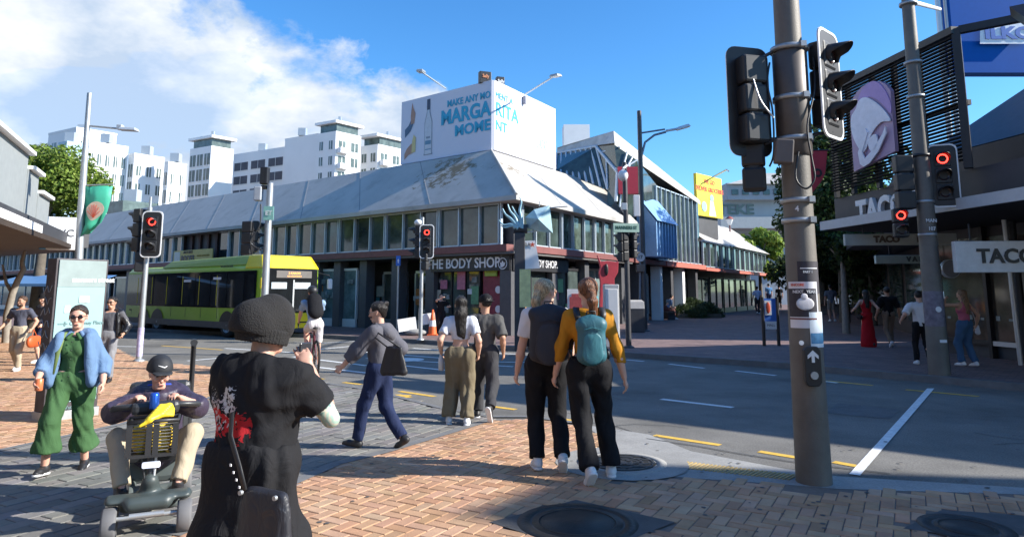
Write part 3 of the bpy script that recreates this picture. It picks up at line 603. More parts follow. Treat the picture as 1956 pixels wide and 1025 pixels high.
m = MB(); m.quad(P(1064, 282, D9+6.2), apex+Vector((0, -.02, 0)), RS+Vector((0, -.02, 0)), bC+UP*.06, bD+UP*.05); m.build('gable_band', mat('weathered_white', (.5, .49, .46), .8, var=.3, vs=1.5), MBD, world=True)
c = P(1199, 345, D9-.1); m = MB(); m.box(c, (.9, .3, 1.25), None); m.build('red_panel', mat('signal_red', (.42, .03, .05), .5, var=.1), MBD, world=True)
# fins awning in front; its blue light is put into the colour
pf = Fm(*RIGHT, 0, 1.1, 0); fo0, fo1 = tof(1258, pf, dR), tof(1296, pf, dR)
zfa, zfb = onplane(1262, 424, pf, dR).z, ZF0+.3; m = MB()
for k in range(8):
    t = fo0+(fo1-fo0)*k/7; m.add([Fm(*RIGHT, t-.05, .12, zfb), Fm(*RIGHT, t+.05, .12, zfb), Fm(*RIGHT, t+.05, 1.1, zfb), Fm(*RIGHT, t-.05, 1.1, zfb), Fm(*RIGHT, t-.05, .12, zfa+1.3), Fm(*RIGHT, t+.05, .12, zfa+1.3), Fm(*RIGHT, t+.05, 1.1, zfa), Fm(*RIGHT, t-.05, 1.1, zfa)], [(0, 1, 2, 3), (4, 5, 6, 7), (0, 1, 5, 4), (1, 2, 6, 5), (2, 3, 7, 6), (3, 0, 4, 7)])
m.build('fins', mat('blue_lit_fin', (.25, .42, .65), .4, .2), MBD, world=True)
m = MB(); m.quad(Fm(*RIGHT, fo0-.1, .13, zfa+1.36), Fm(*RIGHT, fo1+.1, .13, zfa+1.36), Fm(*RIGHT, fo1+.1, 1.2, zfa+.02), Fm(*RIGHT, fo0-.1, 1.2, zfa+.02)); m.build('fin_hood', MATS['blue_lit_fin'], MBD, world=True)
m = MB(); fbox(m, *RIGHT, tof(1262, K, dR), tB, -.05, .4, ZF0-.05, ZF0+.2); m.build('fascia', mat('salmon_beam', (.5, .13, .09), .6, var=.1), MBD, world=True)
m = MB(); fbox(m, *RIGHT, t0+.05, tof(1262, K, dR)-.02, -.05, .35, ZF0-.02, ZF0+.18); m.build('fascia', M_RED, MBD, world=True)
for px in (1222, 1262, 1283, 1305, 1330):
    t = tof(px, K, dR); c = MB(); fbox(c, *RIGHT, t-.2, t+.2, -.45, .05, .12, ZF0-.06); c.build('column', M_WHITE if px in (1262, 1305) else M_DARK, MBD, world=True)
for a, b_ in ((1203, 1220), (1226, 1258), (1266, 1280), (1287, 1302), (1308, 1328)): shopfront(RIGHT, tof(a, K, dR), tof(b_, K, dR), -.6, 2.4, MBD, M_FRAME, 2, MATS['pale_shop_glass'] if a in (1203, 1226) else M_SHOPG)
m = MB(); m.box(P(1100, 266, apex.y+9), (1.6, 1.2, 1.6)); m.build('chimney', M_WHITE, MBD, world=True)
# -- third building further up the mall --
t2, t3 = tB+.1, tof(1388, K, dR); p3 = Fm(*RIGHT, t2, 0, 0); TB_ = empty('low_mall_building', (p3.x, p3.y, .12), 0, 'lower mall building with white sloping roof beyond the tall glazed one', 'building')
z3e = onplane(1386, 470, K, dR).z; z3r = z3e+2.4
m = MB(); fbox(m, *RIGHT, t2, t3+14, -10, -.1, ZF0+.1, z3e); fbox(m, *RIGHT, t2, t3+14, -10, -1.5, .12, ZF0+.098); m.build('wall', M_DARK, TB_, world=True)
glaze(RIGHT, t2+.2, t3+13.8, 1.5, ZF0+.15, z3e-.02, TB_, .1, dbl=50, jit=False)
m = MB(); T3 = t3+14; m.quad(Fm(*RIGHT, t2, .4, z3e), Fm(*RIGHT, T3, .4, z3e), Fm(*RIGHT, T3, -3, z3r), Fm(*RIGHT, t2, -3, z3r)); m.quad(Fm(*RIGHT, t2, -3, z3r), Fm(*RIGHT, T3, -3, z3r), Fm(*RIGHT, T3, -10, z3e), Fm(*RIGHT, t2, -10, z3e)); m.build('roof', M_ROOF, TB_, world=True)
m = MB(); fbox(m, *RIGHT, t2, T3, -.05, .4, ZF0-.1, ZF0+.08); m.build('fascia', MATS['salmon_beam'], TB_, world=True)
for k in range(5): shopfront(RIGHT, t2+.3+k*3.4, t2+3.4+k*3.4, -.5, 2.4, TB_, M_BLK, 2)
# yellow billboard
yb = P(1356, 375, onplane(1336, 375, K, dR).y+2); e = empty('yellow_billboard', yb, 0, 'yellow advertising billboard above the mall roofs with a lamp arm', 'billboard')
yd = (P(1377, 375, yb.y+2.2)-P(1334, 375, yb.y)).normalized(); yd.z = 0; yd.normalize(); M = tframe(yb, yd)
w2 = (P(1377, 375, yb.y+1.5)-P(1334, 375, yb.y-1)).length/2; h2 = (P(1356, 337, yb.y).z-P(1356, 415, yb.y).z)/2
MB().box((0, 0, -.1), (2*w2, 2*h2, .2), M).build('panel', mat('yellow_ad', (.85, .62, .02), .5, var=.04), e, world=True)
MB().box((0, -h2-.7, -.3), (2*w2*.8, 1.4, .15), M).build('support', M_DARK, e, world=True)
M_RINK = mat('red_ink', (.6, .08, .03), .5)
text('DELIVER GROCERIES', 'lettering', w2*.24, M@Matrix.Translation((0, h2*.30, .01)), M_RINK, e, .01); text('\u25B2 ve go', 'lettering', w2*.3, M@Matrix.Translation((0, h2*.7, .01)), M_RINK, e, .01) if False else text('WE GO', 'lettering', w2*.25, M@Matrix.Translation((0, h2*.68, .01)), M_RINK, e, .01)
m = MB(); m.add([M@Vector((x*w2, y*h2, .02)) for x, y in ((.0, -.15), (.22, -.2), (.42, -.95), (-.12, -.95))], [(0, 1, 2, 3)]); m.build('lettering', M_WHITE, e, world=True)
m = MB(); m.cyl(M@Vector((.12*w2, -.08*h2, .02)), .14*w2, .01, 12, M.to_3x3()@UP); m.cyl(M@Vector((-.5*w2, -.55*h2, .02)), .2*w2, .01, 14, M.to_3x3()@UP); m.build('picture', mat('pale_blue_print', (.3, .45, .5), .5), e, world=True)
m = MB(); m.tube([P(1362, 338, yb.y+1), P(1388, 324, yb.y-1), P(1392, 327, yb.y-1.2)], .05, 6); m.build('lamp_arm', M_FRAME, e, world=True)
# -- grey building with graffiti at the mall's end --
GB = P(1430, 500, 75); e = empty('far_grey_building', (GB.x, GB.y, .12), 0, 'pale grey building with graffiti at the far end of the mall', 'building')
x0, x1 = P(1376, 400, 75).x, P(1640, 400, 75).x; xm = P(1428, 400, 75).x
def zy(py, D): return P(CX, py, D).z
m = MB(); m.span((x0, 75, zy(445, 75)), (x1, 90, zy(383, 75))); m.span((xm-2.5, 74, zy(383, 75)-.01), (x1, 89, zy(352, 75))); m.span((x0, 75.5, .12), (x1, 90, zy(445, 75)-.01)); m.build('wall', mat('grey_wall', (.33, .37, .40), .8, var=.12, vs=.4), e, world=True)
m = MB(); m.span((x0-.5, 73.4, zy(432, 73.4)-.2), (x1, 75, zy(414, 73.4))); m.build('canopy', mat('canopy_grey', (.42, .45, .45), .7), e, world=True)
for k in range(9):
    w = MB(); xx = xm-2+k*1.15; w.span((xx, 73.9, zy(372, 74)), (xx+.7, 74.02, zy(362, 74))); w.build('window', M_GLASS, e, world=True)
m = MB(); m.add([Vector((xm-2.6, 73.6, zy(352, 74))), Vector((x1, 73.6, zy(352, 74))), Vector((x1, 80, zy(325, 78))), Vector((xm+4, 80, zy(325, 78)))], [(0, 1, 2, 3)]); m.build('roof', M_ROOF, e, world=True)
text('TEKE', 'lettering', 1.5, tframe((P(1405, 400, 75).x, 74.9, zy(401, 75)), Vector((1, 0, 0))), M_GLASS2, e, .05, sx=1.2)
# -- apartment buildings behind --
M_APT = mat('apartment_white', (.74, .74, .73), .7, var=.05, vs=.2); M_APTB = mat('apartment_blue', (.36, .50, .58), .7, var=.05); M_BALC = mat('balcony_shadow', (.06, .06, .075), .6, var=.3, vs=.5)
aL = Vector((-.86, .51, 0)); aR = Vector((.62, .785, 0))
def apt(name, label, pl, pc_, pr, py, D, gL, gR, roofslab=0, wall=None, group='apartment buildings behind the long roof', balc=False, side_balc=False):
    C = P(pc_, py, D); zt = C.z; c0 = Vector((C.x, C.y, 0)); tl = tof(pl, c0, aL, py) if pl < pc_ else 8; tr = tof(pr, c0, aR, py) if pr > pc_ else 8
    e = empty(name, (C.x, C.y, 0), 0, label, 'building', group)
    nl = Vector((-aL.y, aL.x, 0)); nl = nl if nl.y < 0 else -nl; nr = Vector((aR.y, -aR.x, 0))
    q = [c0+aL*tl, c0, c0+aR*tr, c0+aL*tl+aR*tr]; m = MB(); m.prism([(p.x, p.y) for p in q], zt, z0=0); m.build('wall', wall or M_APT, e, world=True)
    if roofslab:
        cc = sum(q, Vector())/4; m = MB(); m.prism([((p.x-cc.x)*1.12+cc.x, (p.y-cc.y)*1.12+cc.y) for p in q], .5, z0=zt+1.6); m.build('roof', M_WHITE, e, world=True)
        m = MB(); m.prism([((p.x-cc.x)*.85+cc.x, (p.y-cc.y)*.85+cc.y) for p in q], 1.62, z0=zt-.01); m.build('penthouse', M_GLASS2, e, world=True)
    else:
        m = MB(); cc = sum(q, Vector())/4; m.prism([((p.x-cc.x)*1.015+cc.x, (p.y-cc.y)*1.015+cc.y) for p in q], .35, z0=zt); m.build('parapet', wall or M_APT, e, world=True)
    for side, (rows, colsn, w, h), T in (((c0, aL, nl), gL, tl), ((c0, aR, nr), gR, tr)):
        for r_ in range(rows):
            for k in range(colsn):
                t = T*(k+.5)/colsn; zz = zt-2.6-r_*3.0; ww = T/colsn*w
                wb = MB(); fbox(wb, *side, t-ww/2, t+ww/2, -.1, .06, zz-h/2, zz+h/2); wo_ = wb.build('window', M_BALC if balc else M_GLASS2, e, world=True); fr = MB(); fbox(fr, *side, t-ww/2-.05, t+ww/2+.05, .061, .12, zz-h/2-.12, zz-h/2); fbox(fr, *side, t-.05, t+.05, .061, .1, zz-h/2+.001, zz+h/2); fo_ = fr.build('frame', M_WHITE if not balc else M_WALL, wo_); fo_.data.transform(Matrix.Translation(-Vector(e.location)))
                if side_balc and side[1] is aR and k == 0:
                    b2 = MB(); fbox(b2, *side, t-ww*.7, t+ww*.7, .08, 1.2, zz-1.6, zz-.6); b2.build('balcony', M_WHITE, e, world=True)
    cc = sum(q, Vector())/4; m = MB(); m.box((cc.x, cc.y, zt+1.2), (1.5, 1.2, 1.5) if not roofslab else (.5, .5, 4.9)); m.build('roof_plant', M_FRAME, e, world=True)
    return e
apt('apartment_block', 'white apartment block with a pale blue upper side, leftmost on the skyline', 94, 146, 224, 246, 120, (1, 2, .3, 1.6), (1, 3, .2, 1.2), wall=M_APT)
apt('apartment_block', 'pale blue apartment block half behind the left tree', 112, 128, 160, 273, 105, (2, 1, .4, 1.6), (3, 2, .35, 1.6), wall=M_APTB)
apt('apartment_block', 'white apartment block with square windows behind the lamp post and banner', 160, 168, 246, 272, 108, (1, 1, .3, 1.6), (6, 5, .45, 1.9))
apt('apartment_block', 'white apartment block left of the narrow one, with a recessed dark stair strip', 246, 257, 315, 296, 112, (5, 1, .6, 2.2), (5, 3, .42, 1.7))
apt('apartment_block', 'narrow white apartment block between the window block and the tower', 314, 322, 357, 312, 112, (5, 1, .6, 2.2), (4, 2, .3, 1.8))
apt('apartment_block', 'apartment tower with a blank sunlit wall and a flat overhanging roof slab', 364, 404, 447, 278, 130, (6, 3, .75, 2.3), (0, 0, 0, 0), 1)
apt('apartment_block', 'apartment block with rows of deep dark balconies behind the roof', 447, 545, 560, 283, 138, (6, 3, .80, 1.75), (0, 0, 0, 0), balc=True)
apt('apartment_block', 'plain blue shaded apartment block right of the dark balconies', 545, 607, 612, 258, 131, (0, 0, 0, 0), (0, 0, 0, 0))
apt('apartment_block', 'tallest apartment block with white corner balconies beside the billboard', 606, 642, 690, 250, 126, (7, 2, .35, 1.7), (7, 2, .55, 1.8), 1, side_balc=True)
apt('apartment_block', 'low white apartment block touching the left edge of the billboard', 688, 722, 790, 275, 132, (6, 2, .5, 1.8), (6, 3, .5, 1.8), 1, side_balc=True)
apt('low_block', 'low grey building between the long roof and the white apartment blocks', 205, 235, 300, 388, 80, (1, 2, .5, 1.2), (1, 3, .5, 1.2), wall=M_GLASS2, group=None)

def rearblock(poly, h, label, col, n=9):
    c = Vector((sum(p[0] for p in poly)/len(poly), sum(p[1] for p in poly)/len(poly), 0)); e = empty('shop_building', c, 0, label, 'building')
    m = MB(); m.prism(poly, h, z0=.0); m.build('wall', mat(label[:14], col, .8, var=.2, vs=.5), e, world=True)
    m = MB(); m.prism([((p[0]-c.x)*1.01+c.x, (p[1]-c.y)*1.01+c.y) for p in poly], .4, z0=h+.001); m.build('cornice', M_WALL, e, world=True)
    a, b_ = Vector((*poly[0], 0)), Vector((*poly[1], 0)); d = (b_-a).normalized(); nn = Vector((d.y, -d.x, 0)); L_ = (b_-a).length
    if nn.dot(c-a) > 0: nn = -nn
    for k in range(n):
        for z in (.5, 4.2, 7): w = MB(); fbox(w, a, d, nn, L_*(k+.2)/n, L_*(k+.8)/n, .01, .06, z, z+(2.2 if z < 1 else 1.5)); w.build('window', M_GLASS, e, world=True)
rearblock([(-9.2, 8.5), (-9.2, -40), (-28, -40), (-28, 8.5)], 9.5, 'brown brick shop building along the near left footpath, out of view', (.16, .10, .07))
rearblock([(6, -7), (30, -24), (30, -45), (6, -45)], 10, 'cream shop building on the near right corner behind the viewer', (.3, .27, .22))

e = empty('shop_building', (20, 32, .12), 0, 'low dark shop row along the right side of the mall behind the trees', 'building')
m = MB(); m.prism([(12.5, 20.5), (24, 50), (40, 45), (28, 18)], 5.6, z0=.121); m.build('wall', mat('dim_brick_wall', (.07, .055, .05), .8, var=.25, vs=.8), e, world=True)
a, b_ = Vector((12.5, 20.5, 0)), Vector((24, 50, 0)); d = (b_-a).normalized(); nn = Vector((-d.y, d.x, 0)); nn = nn if nn.x < 0 else -nn
for k in range(8):
    w = MB(); fbox(w, a, d, nn, 1+k*3.8, 3.9+k*3.8, .01, .06, .6, 2.6); w.build('shop_window', M_SHOPG, e, world=True)
m = MB(); fbox(m, a, d, nn, 0, 31, .01, 2.0, 3.0, 3.25); m.build('canopy', M_DARK, e, world=True)

# posters, shelves and goods in the ground floor windows
GOODS = [mat('goods_'+n_, c_, .6, var=.3, vs=9) for n_, c_ in (('cream', (.5, .46, .36)), ('green', (.12, .28, .14)), ('white', (.6, .62, .62)), ('orange', (.55, .22, .06)), ('teal', (.08, .25, .28)), ('pink', (.5, .16, .22)))]
rg2 = random.Random(21)
for side, pxs, o_ in ((LEFT, (604, 640, 690, 735, 760, 800, 830, 870, 895, 590, 560, 520, 480, 450, 420, 380), -.27), (RIGHT, (1003, 1020, 1045, 1060, 1080, 1100, 1130, 1150, 1170), -.30)):
    for px in pxs:
        t = tof(px, K, side[1])
        for j in range(2):
            w_, h_, z_ = rg2.uniform(.15, .5), rg2.uniform(.15, .7), rg2.uniform(.6, 1.7); tt = t+rg2.uniform(-.3, .3); o2 = o_-(.85 if side is LEFT and 685 < px < 810 else 0)-(.28 if px < 600 else 0)+rg2.uniform(0, .02)
            m = MB(); fbox(m, *side, tt-w_/2, tt+w_/2, o2, o2+.02, z_, z_+h_); m.build('window_display', rg2.choice(GOODS), CB, world=True)
# ---------------- right-hand restaurant building ----------------
TC = G(1925, 735, .12)
q0 = P(1572, 440, 16.6); zC = q0.z; q1d = 11.0; q1 = P(1956, 381, q1d)
c0_ = Vector((q0.x, q0.y, 0)); c1_ = Vector((q1.x, q1.y, 0)); dT = (c0_-c1_).normalized(); nT = Vector((-dT.y, dT.x, 0)); nT = nT if nT.x < 0 else -nT
corner = c1_-dT*.4   # street-side corner of the canopy
dS = U_
TB = empty('restaurant_building', (corner.x+3, corner.y+3, .12), 0, 'dark restaurant building on the right with slatted upper screen and white edged canopy', 'building')
M_CHAR = mat('charcoal_cladding', (.05, .05, .055), .55, var=.2, vs=1.5); M_CHAR2 = mat('charcoal_soffit', (.02, .02, .022), .8, var=.2)
SIDE = (corner, dT, nT)     # t along the mall, o outwards
Lc = (c0_-corner).length
def tpl(px, p0=corner, d=dT): return tof(px, p0, d)
# canopy: white edge strip, fascia above, soffit
m = MB(); poly = [corner, c0_, c0_+Vector((6, 2, 0)), corner+dS*14+V_*3, corner+dS*14]
m.prism([(p.x, p.y) for p in poly], .2, z0=zC); m.build('canopy', M_CHAR2, TB, world=True)
m = MB(); fbox(m, *SIDE, -.0, Lc+.02, .001, .06, zC+.0, zC+.21); m.build('canopy_edge', mat('canopy_white', (.5, .5, .5), .5, var=.08), TB, world=True)
m = MB(); M = frame(corner, dS); m.span((0, -.06, zC+.0), (14, -.001, zC+.21), M); m.build('canopy_edge', MATS['canopy_white'], TB, world=True)
zf = P(1575, 380, 16.6).z
m = MB(); m.prism([(p.x, p.y) for p in [corner-nT*.35, c0_-nT*.35, c0_+Vector((5.8, 2, 0)), corner+dS*13.8+V_*3, corner+dS*13.8+V_*.35, corner+dS*.4+V_*.35]], zf-zC-.2, z0=zC+.201); m.build('sign_band', M_CHAR, TB, world=True)
# upper body and screen
c2 = P(1865, 45, onplane(1865, 45, corner-nT*.2, dT).y); zS = c2.z; tS = tof(1866, corner-nT*.2, dT); c3t = tof(1605, corner-nT*.2, dT)
m = MB(); body_ = [corner-nT*2.6+dT*1.0, c0_-nT*2.6+dT*.0, c0_+Vector((14, 3, 0)), corner+dS*13.8+V_*9, corner+dS*13.8+V_*1.2, corner+dS*1+V_*2.4]
m.prism([(p.x, p.y) for p in body_], zS-zf-1.6, z0=zf); m.build('upper_wall', M_CHAR, TB, world=True)
m = MB(); a_, b_, c_, d4 = [Vector((p.x, p.y, zS-1.6)) for p in (body_[0], body_[1], body_[3], body_[4])]
ap = corner+dS*3+V_*5+UP*(zS+1.2)
m.add([Vector((*p.xy, zS-1.58)) for p in body_]+[Vector((ap.x, ap.y, zS+1.6))], [(i, (i+1) % 6, 6) for i in range(6)]); m.build('roof', mat('dark_metal_roof', (.10, .10, .12), .4, .5, var=.15), TB, world=True)
e_ = corner+dS*.5+V_*.3; W0 = P(1872, 122, onplane(1872, 122, e_, dS).y).z; tw = tof(1956, e_, dS); m = MB()
q_ = [(0, zf), (28, zf), (28, zS), (tw+.2, zS-.05), (0, W0)]; m.add([Vector((e_.x+dS.x*a+V_.x*o, e_.y+dS.y*a+V_.y*o, b)) for o in (0, .5) for a, b in q_], [(0, 1, 2, 3, 4), (9, 8, 7, 6, 5)]+[(i, 5+i, 5+(i+1) % 5, (i+1) % 5) for i in range(5)]); m.build('street_wall', mat('dark_metal_wall', (.055, .055, .07), .45, .3, var=.2), TB, world=True)
m = MB(); m.prism([(p.x, p.y) for p in [corner+dS*3.4+V_*2.6, corner+dS*28+V_*2.6, corner+dS*28+V_*9, corner+dS*6+V_*9]], zf-.14, z0=.121); m.build('ground_floor_wall', M_CHAR, TB, world=True)
# roof windows on street side
m = MB()
for k in range(4):
    o = corner+dS*(1.2+k*1.9)+V_*.62; M = frame(Vector((o.x, o.y, zf)), dS); m.box((.6, .4, 1.1), (1.3, .05, 1.0), M@Matrix.Rotation(R(-18), 4, 'Y'))
m.build('roof_glazing', mat('reflecting_glass', (.18, .25, .34), .1, .6), TB, world=True)
SCR = empty('slatted_screen', (*(corner-nT*.2).xy, zf), 0, 'dark horizontal slat screen with metal frame above the restaurant canopy', 'screen')
S2 = (corner-nT*.2, dT, nT)
m = MB(); nsl = 34; zb = zf+.15
for k in range(nsl):
    z = zb+(zS-zb)*k/nsl; fbox(m, *S2, tS, c3t, -.03, .05, z, z+(zS-zb)/nsl*.42)
m.build('slats', mat('slat_black', (.012, .012, .013), .7, spec=.12), SCR, world=True)
for px in (1606, 1640, 1690, 1735, 1785, 1865):
    t = tof(px, S2[0], dT); p = MB(); fbox(p, *S2, t-.05, t+.05, -.12, -.031, zf, zS+.05); p.build('post', M_BLK, SCR, world=True)
m = MB(); fbox(m, *S2, tS-.06, c3t+.05, -.1, .08, zS+.0, zS+.14); fbox(m, *S2, tS-.06, c3t, -.2, -.121, zf+1.2, zf+1.3); m.build('top_rail', M_BLK, SCR, world=True)
# street-side frame continuing right
m = MB(); M = frame(Vector((*(corner-nT*.2+dT*tS).xy, 0)), dS); m.span((.1, -.05, zS), (12, .08, zS+.14), M); m.span((-.02, -.06, zf), (.12, .1, zS+.1), M); m.build('side_frame', M_BLK, SCR, world=True)
# bell logo panel
lp0, lp1 = tof(1657, corner+nT*.0, dT), tof(1742, corner, dT); zl0 = onplane(1700, 312, corner, dT).z; zl1 = onplane(1700, 140, corner, dT).z
cB = Fm(*SIDE, (lp0+lp1)/2, .12, (zl0+zl1)/2); e = empty('bell_logo_sign', cB, 0, 'purple sign with a swinging white bell logo on the slat screen', 'sign')
M = tframe(cB, -dT); w = abs(lp1-lp0)/2; h = (zl1-zl0)/2
def poly3(mb, pts, M, z=0, th=.03):
    n = len(pts); vs = [M@Vector((x, y, z)) for x, y in pts]+[M@Vector((x, y, z-th)) for x, y in pts]
    return mb.add(vs, [tuple(range(n)), tuple(range(2*n-1, n-1, -1))]+[(i, n+i, n+(i+1) % n, (i+1) % n) for i in range(n)])
def sc(pts): return [(x*w, y*h) for x, y in pts]
M_PUR = mat('purple_panel', (.42, .29, .42), .5, var=.05); M_PUR2 = mat('violet_panel', (.42, .27, .55), .5); M_LOGW = mat('logo_white', (.78, .78, .84), .5)
def sm_(pts, n=5):   # closed Catmull-Rom
    out = []; L = len(pts)
    for i in range(L):
        p0, p1, p2, p3 = [Vector(pts[(i+j-1) % L]) for j in range(4)]
        for k in range(n):
            t = k/n; out.append(tuple(.5*((2*p1)+(-p0+p2)*t+(2*p0-5*p1+4*p2-p3)*t*t+(-p0+3*p1-3*p2+p3)*t**3)))
    return out
m = MB(); poly3(m, sc([(-1, -1), (1, -.80), (1, .55)]+[(math.cos(a), .45+.5*math.sin(a)) for a in [k*math.pi/10 for k in range(1, 10)]]+[(-1, .2)]), M, 0, .08); m.build('panel', M_PUR, e, world=True)
m = MB(); poly3(m, sc(sm_([(-.5, .62), (-.2, .88), (.3, .93), (.7, .7), (.98, .3), (.95, .05), (.6, .35), (.1, .6)])), M, .02, .02); m.build('crown_shape', M_PUR2, e, world=True)
m = MB(); poly3(m, sc(sm_([(-.6, .45), (-.4, .62), (-.05, .62), (.4, .4), (.8, .1), (.96, -.12), (.55, -.08), (.1, -.25), (-.35, -.62), (-.72, -.35), (-.9, .0), (-.85, .3)])), M, .045, .025); m.build('bell_shape', M_LOGW, e, world=True)
m = MB(); ring = [(x*.86-.06, y) for x, y in [(-.55, -.88), (-.62, -.6), (-.1, -.1), (.0, -.2), (-.38, -.62), (-.25, -.78), (.3, -.62), (.8, -.35), (.98, -.2), (.98, -.38), (.5, -.72), (0, -.92), (-.35, -.97)]]
poly3(m, sc(ring), M, .07, .025); poly3(m, sc(sm_([(.0, -.38), (.25, -.3), (.38, -.4), (.32, -.6), (.05, -.66), (-.06, -.52)])), M, .07, .025); m.build('clapper_shape', M_LOGW, e, world=True)
# channel letters on the band
zt_ = onplane(1690, 392, corner-nT*.3, dT).z; cL = Fm(corner-nT*.33, dT, nT, tof(1740, corner-nT*.33, dT), .0, onplane(1740, 385, corner-nT*.33, dT).z)
e = empty('restaurant_letters', cL, 0, 'large white TACO BELL letters on the dark band above the canopy', 'lettering')
hh = (onplane(1650, 372, corner-nT*.33, dT).z-onplane(1650, 418, corner-nT*.33, dT).z)
text('TACO BELL', 'letters', hh*1.35, tframe(cL+UP*-.08, -dT), M_WHITE, e, .03, .07, sx=1.02*(abs(tof(1845, corner, dT)-tof(1632, corner, dT)))/(hh*1.35*5.6))
# hanging signs below the canopy
def hang(px0, py0, px1, py1, D, words, size, lab, m_=None, mt=None, z2=None, nm='hanging_sign'):
    a, b = P(px0, py1, D), P(px1, py0, D); c = (a+b)/2; e = empty(nm, c, 0, lab, 'sign'); M = tframe(c, Vector((1, -.12, 0)))
    MB().box((0, 0, -.06), (b.x-a.x, abs(b.z-a.z), .12), M).build('box', m_ or MATS['canopy_white'], e, world=True, bevel=.01)
    for wd_, dx_, sz in words: text(wd_, 'lettering', sz, M@Matrix.Translation((dx_, 0, .012)), mt or M_BLK, e, .01)
    r = MB(); r.tube([c+Vector(((b.x-a.x)*.35, 0, (b.z-a.z)/2)), c+Vector(((b.x-a.x)*.35, 0, (b.z-a.z)/2+.3))], .015, 6); r.tube([c-Vector(((b.x-a.x)*.35, 0, -(b.z-a.z)/2)), c-Vector(((b.x-a.x)*.35, 0, -(b.z-a.z)/2-.3))], .015, 6); r.build('hanger', M_BLK, e, world=True)
    return e
M_GSIGN = mat('shaded_sign', (.42, .44, .40), .5, var=.1)
hang(1620, 446, 1820, 468, 15.5, [('TACO', -.30, .2), ('BELL', .55, .2)], .2, 'long pale under-canopy sign reading TACO BELL', M_GSIGN, mat('brown_ink', (.10, .07, .05), .6))
hang(1678, 487, 1825, 503, 17.5, [('V A P E', .0, .16)], .2, 'pale green under-canopy sign reading VAPE', mat('mint_sign', (.4, .5, .46), .5), M_GLASS2)
hang(1834, 460, 1990, 520, 11.9, [('TACO BELL', .48, .34)], .3, 'big white hanging sign with black TACO lettering at the right edge', mat('lit_sign_face', (.62, .61, .58), .5))
c = P(1815, 513, 15); e = empty('round_sign', c, 0, 'round grey hanging sign beside the second pole', 'sign'); MB().cyl(c-Vector((0, .04, 0)), .19, .08, 24, Vector((0, 1, 0))).build('disc', mat('disc_grey', (.2, .2, .21), .5), e, world=True); m = MB(); m.lathe([(.19, -.045), (.205, -.045), (.205, .045), (.19, .045)], seg=24, M=Matrix.Translation(c)@Matrix.Rotation(R(90), 4, 'X')); m.build('rim', M_FRAME, e, world=True)
# shopfront below canopy (set back)
SH = (corner-nT*2.7, dT, nT); m = MB()
fbox(m, *SH, 1.4, 6.4, -6, -.3, .121, zC-.01); m.build('shop_wall', M_CHAR, TB, world=True)
M_WARM = mat('restaurant_glass', (.05, .04, .03), .08, var=.8, vs=1.5, spec=.5)
for k in range(3):
    t = 1.0+k*1.75; w_ = MB(); fbox(w_, *SH, t+.05, t+1.70, -.28, -.25, .5, zC-.25); wo = w_.build('shop_window', M_WARM, TB, world=True)
    f = MB(); fbox(f, *SH, t-.04, t+.05, -.28, -.15, .121, zC-.02); fbox(f, *SH, t+.05, t+1.70, -.28, -.17, .4, .5); fo = f.build('frame', M_FRAME if k == 1 else M_BLK, wo); fo.data.transform(Matrix.Translation(-Vector(TB.location)))
    d_m = MB()
    for j in range(5): fbox(d_m, *SH, t+.2+j*.33, t+.3+j*.33, -.249, -.235, .95, 1.0+.05*(j % 3))
    dm = d_m.build('window_display', MATS['shop_display'], wo); dm.data.transform(Matrix.Translation(-Vector(TB.location)))
b0 = G(1950, 697, .12); m = MB(); m.tube([b0, Vector((b0.x-.05, b0.y, zC))], .045, 10); m.build('post', M_FRAME, TB, world=True)
m = MB(); m.tube([b0+Vector((.35, .3, 0)), Vector((b0.x+.3, b0.y+.3, zC))], .09, 10); m.build('post', M_BLK, TB, world=True)
fl = G(1955, 640, .12)
# blue billboard above
bb = P(1880, 60, 24); e = empty('blue_billboard', bb, 0, 'deep blue billboard on tall posts above the restaurant roof', 'billboard'); M = tframe(bb, Vector((1, .12, 0)))
a, b_ = P(1815, 0, 24), P(1815, 138, 24); x1 = P(2250, 60, 24).x
MB().box(((a.x+x1)/2, 24.3, (a.z+2.2+b_.z)/2), (x1-a.x, .5, a.z+2.2-b_.z)).build('panel', mat('deep_blue', (.0, .09, .38), .6, var=.05, spec=.12), e, world=True)
wst = MB(); wst.quad(*[P(x, y, 23.9) for x, y in ((1872, 84), (1956, 84), (1990, 50), (1990, 44), (1872, 44))]); wst.build('white_stripe', mat('stripe_white', (.7, .75, .8), .5), e, world=True)
c = P(1925, 64, 23.88); text('ILKC', 'lettering', .62, tframe(c, Vector((1, 0, 0))), mat('blue_ink', (.02, .12, .45), .5), e, .03, .01, sx=1.3)
for px in (1800, 1816): m = MB(); p = P(px, 100, 24.3); m.tube([Vector((p.x, p.y, zf)), Vector((p.x, p.y, a.z+2.2))], .1, 8); m.build('post', M_FRAME, e, world=True)
m = MB(); m.tube([P(1745, 5, 16), P(1795, 18, 22)], .06, 8); m.build('arm', M_WHITE, e, world=True)
# unseen slim tower added across the street; its roof corner shades the near footpath
kt = 23.5; tip = Vector((G(870, 982).x, G(870, 982).y, 0)); kA = tip+Vector((.992, -.13, 0))*kt; hk = kt*math.tan(SUN_EL)
KI = empty('shop_building', (*(kA+U_*5+V_*.9).xy, .12), 0, 'slim tall tower added unseen beyond the right edge to shade the near footpath', 'building')
m = MB(); M = frame(kA, U_); m.span((0, 0, .125), (11, 1.85, hk), M); m.build('wall', M_CHAR, KI, world=True)
for k in range(4):
    for z in (7.4, 10): m = MB(); m.span((.8+k*2.6, -.05, z), (2.6+k*2.6, -.01, z+1.6), M); m.build('window', M_GLASS, KI, world=True)
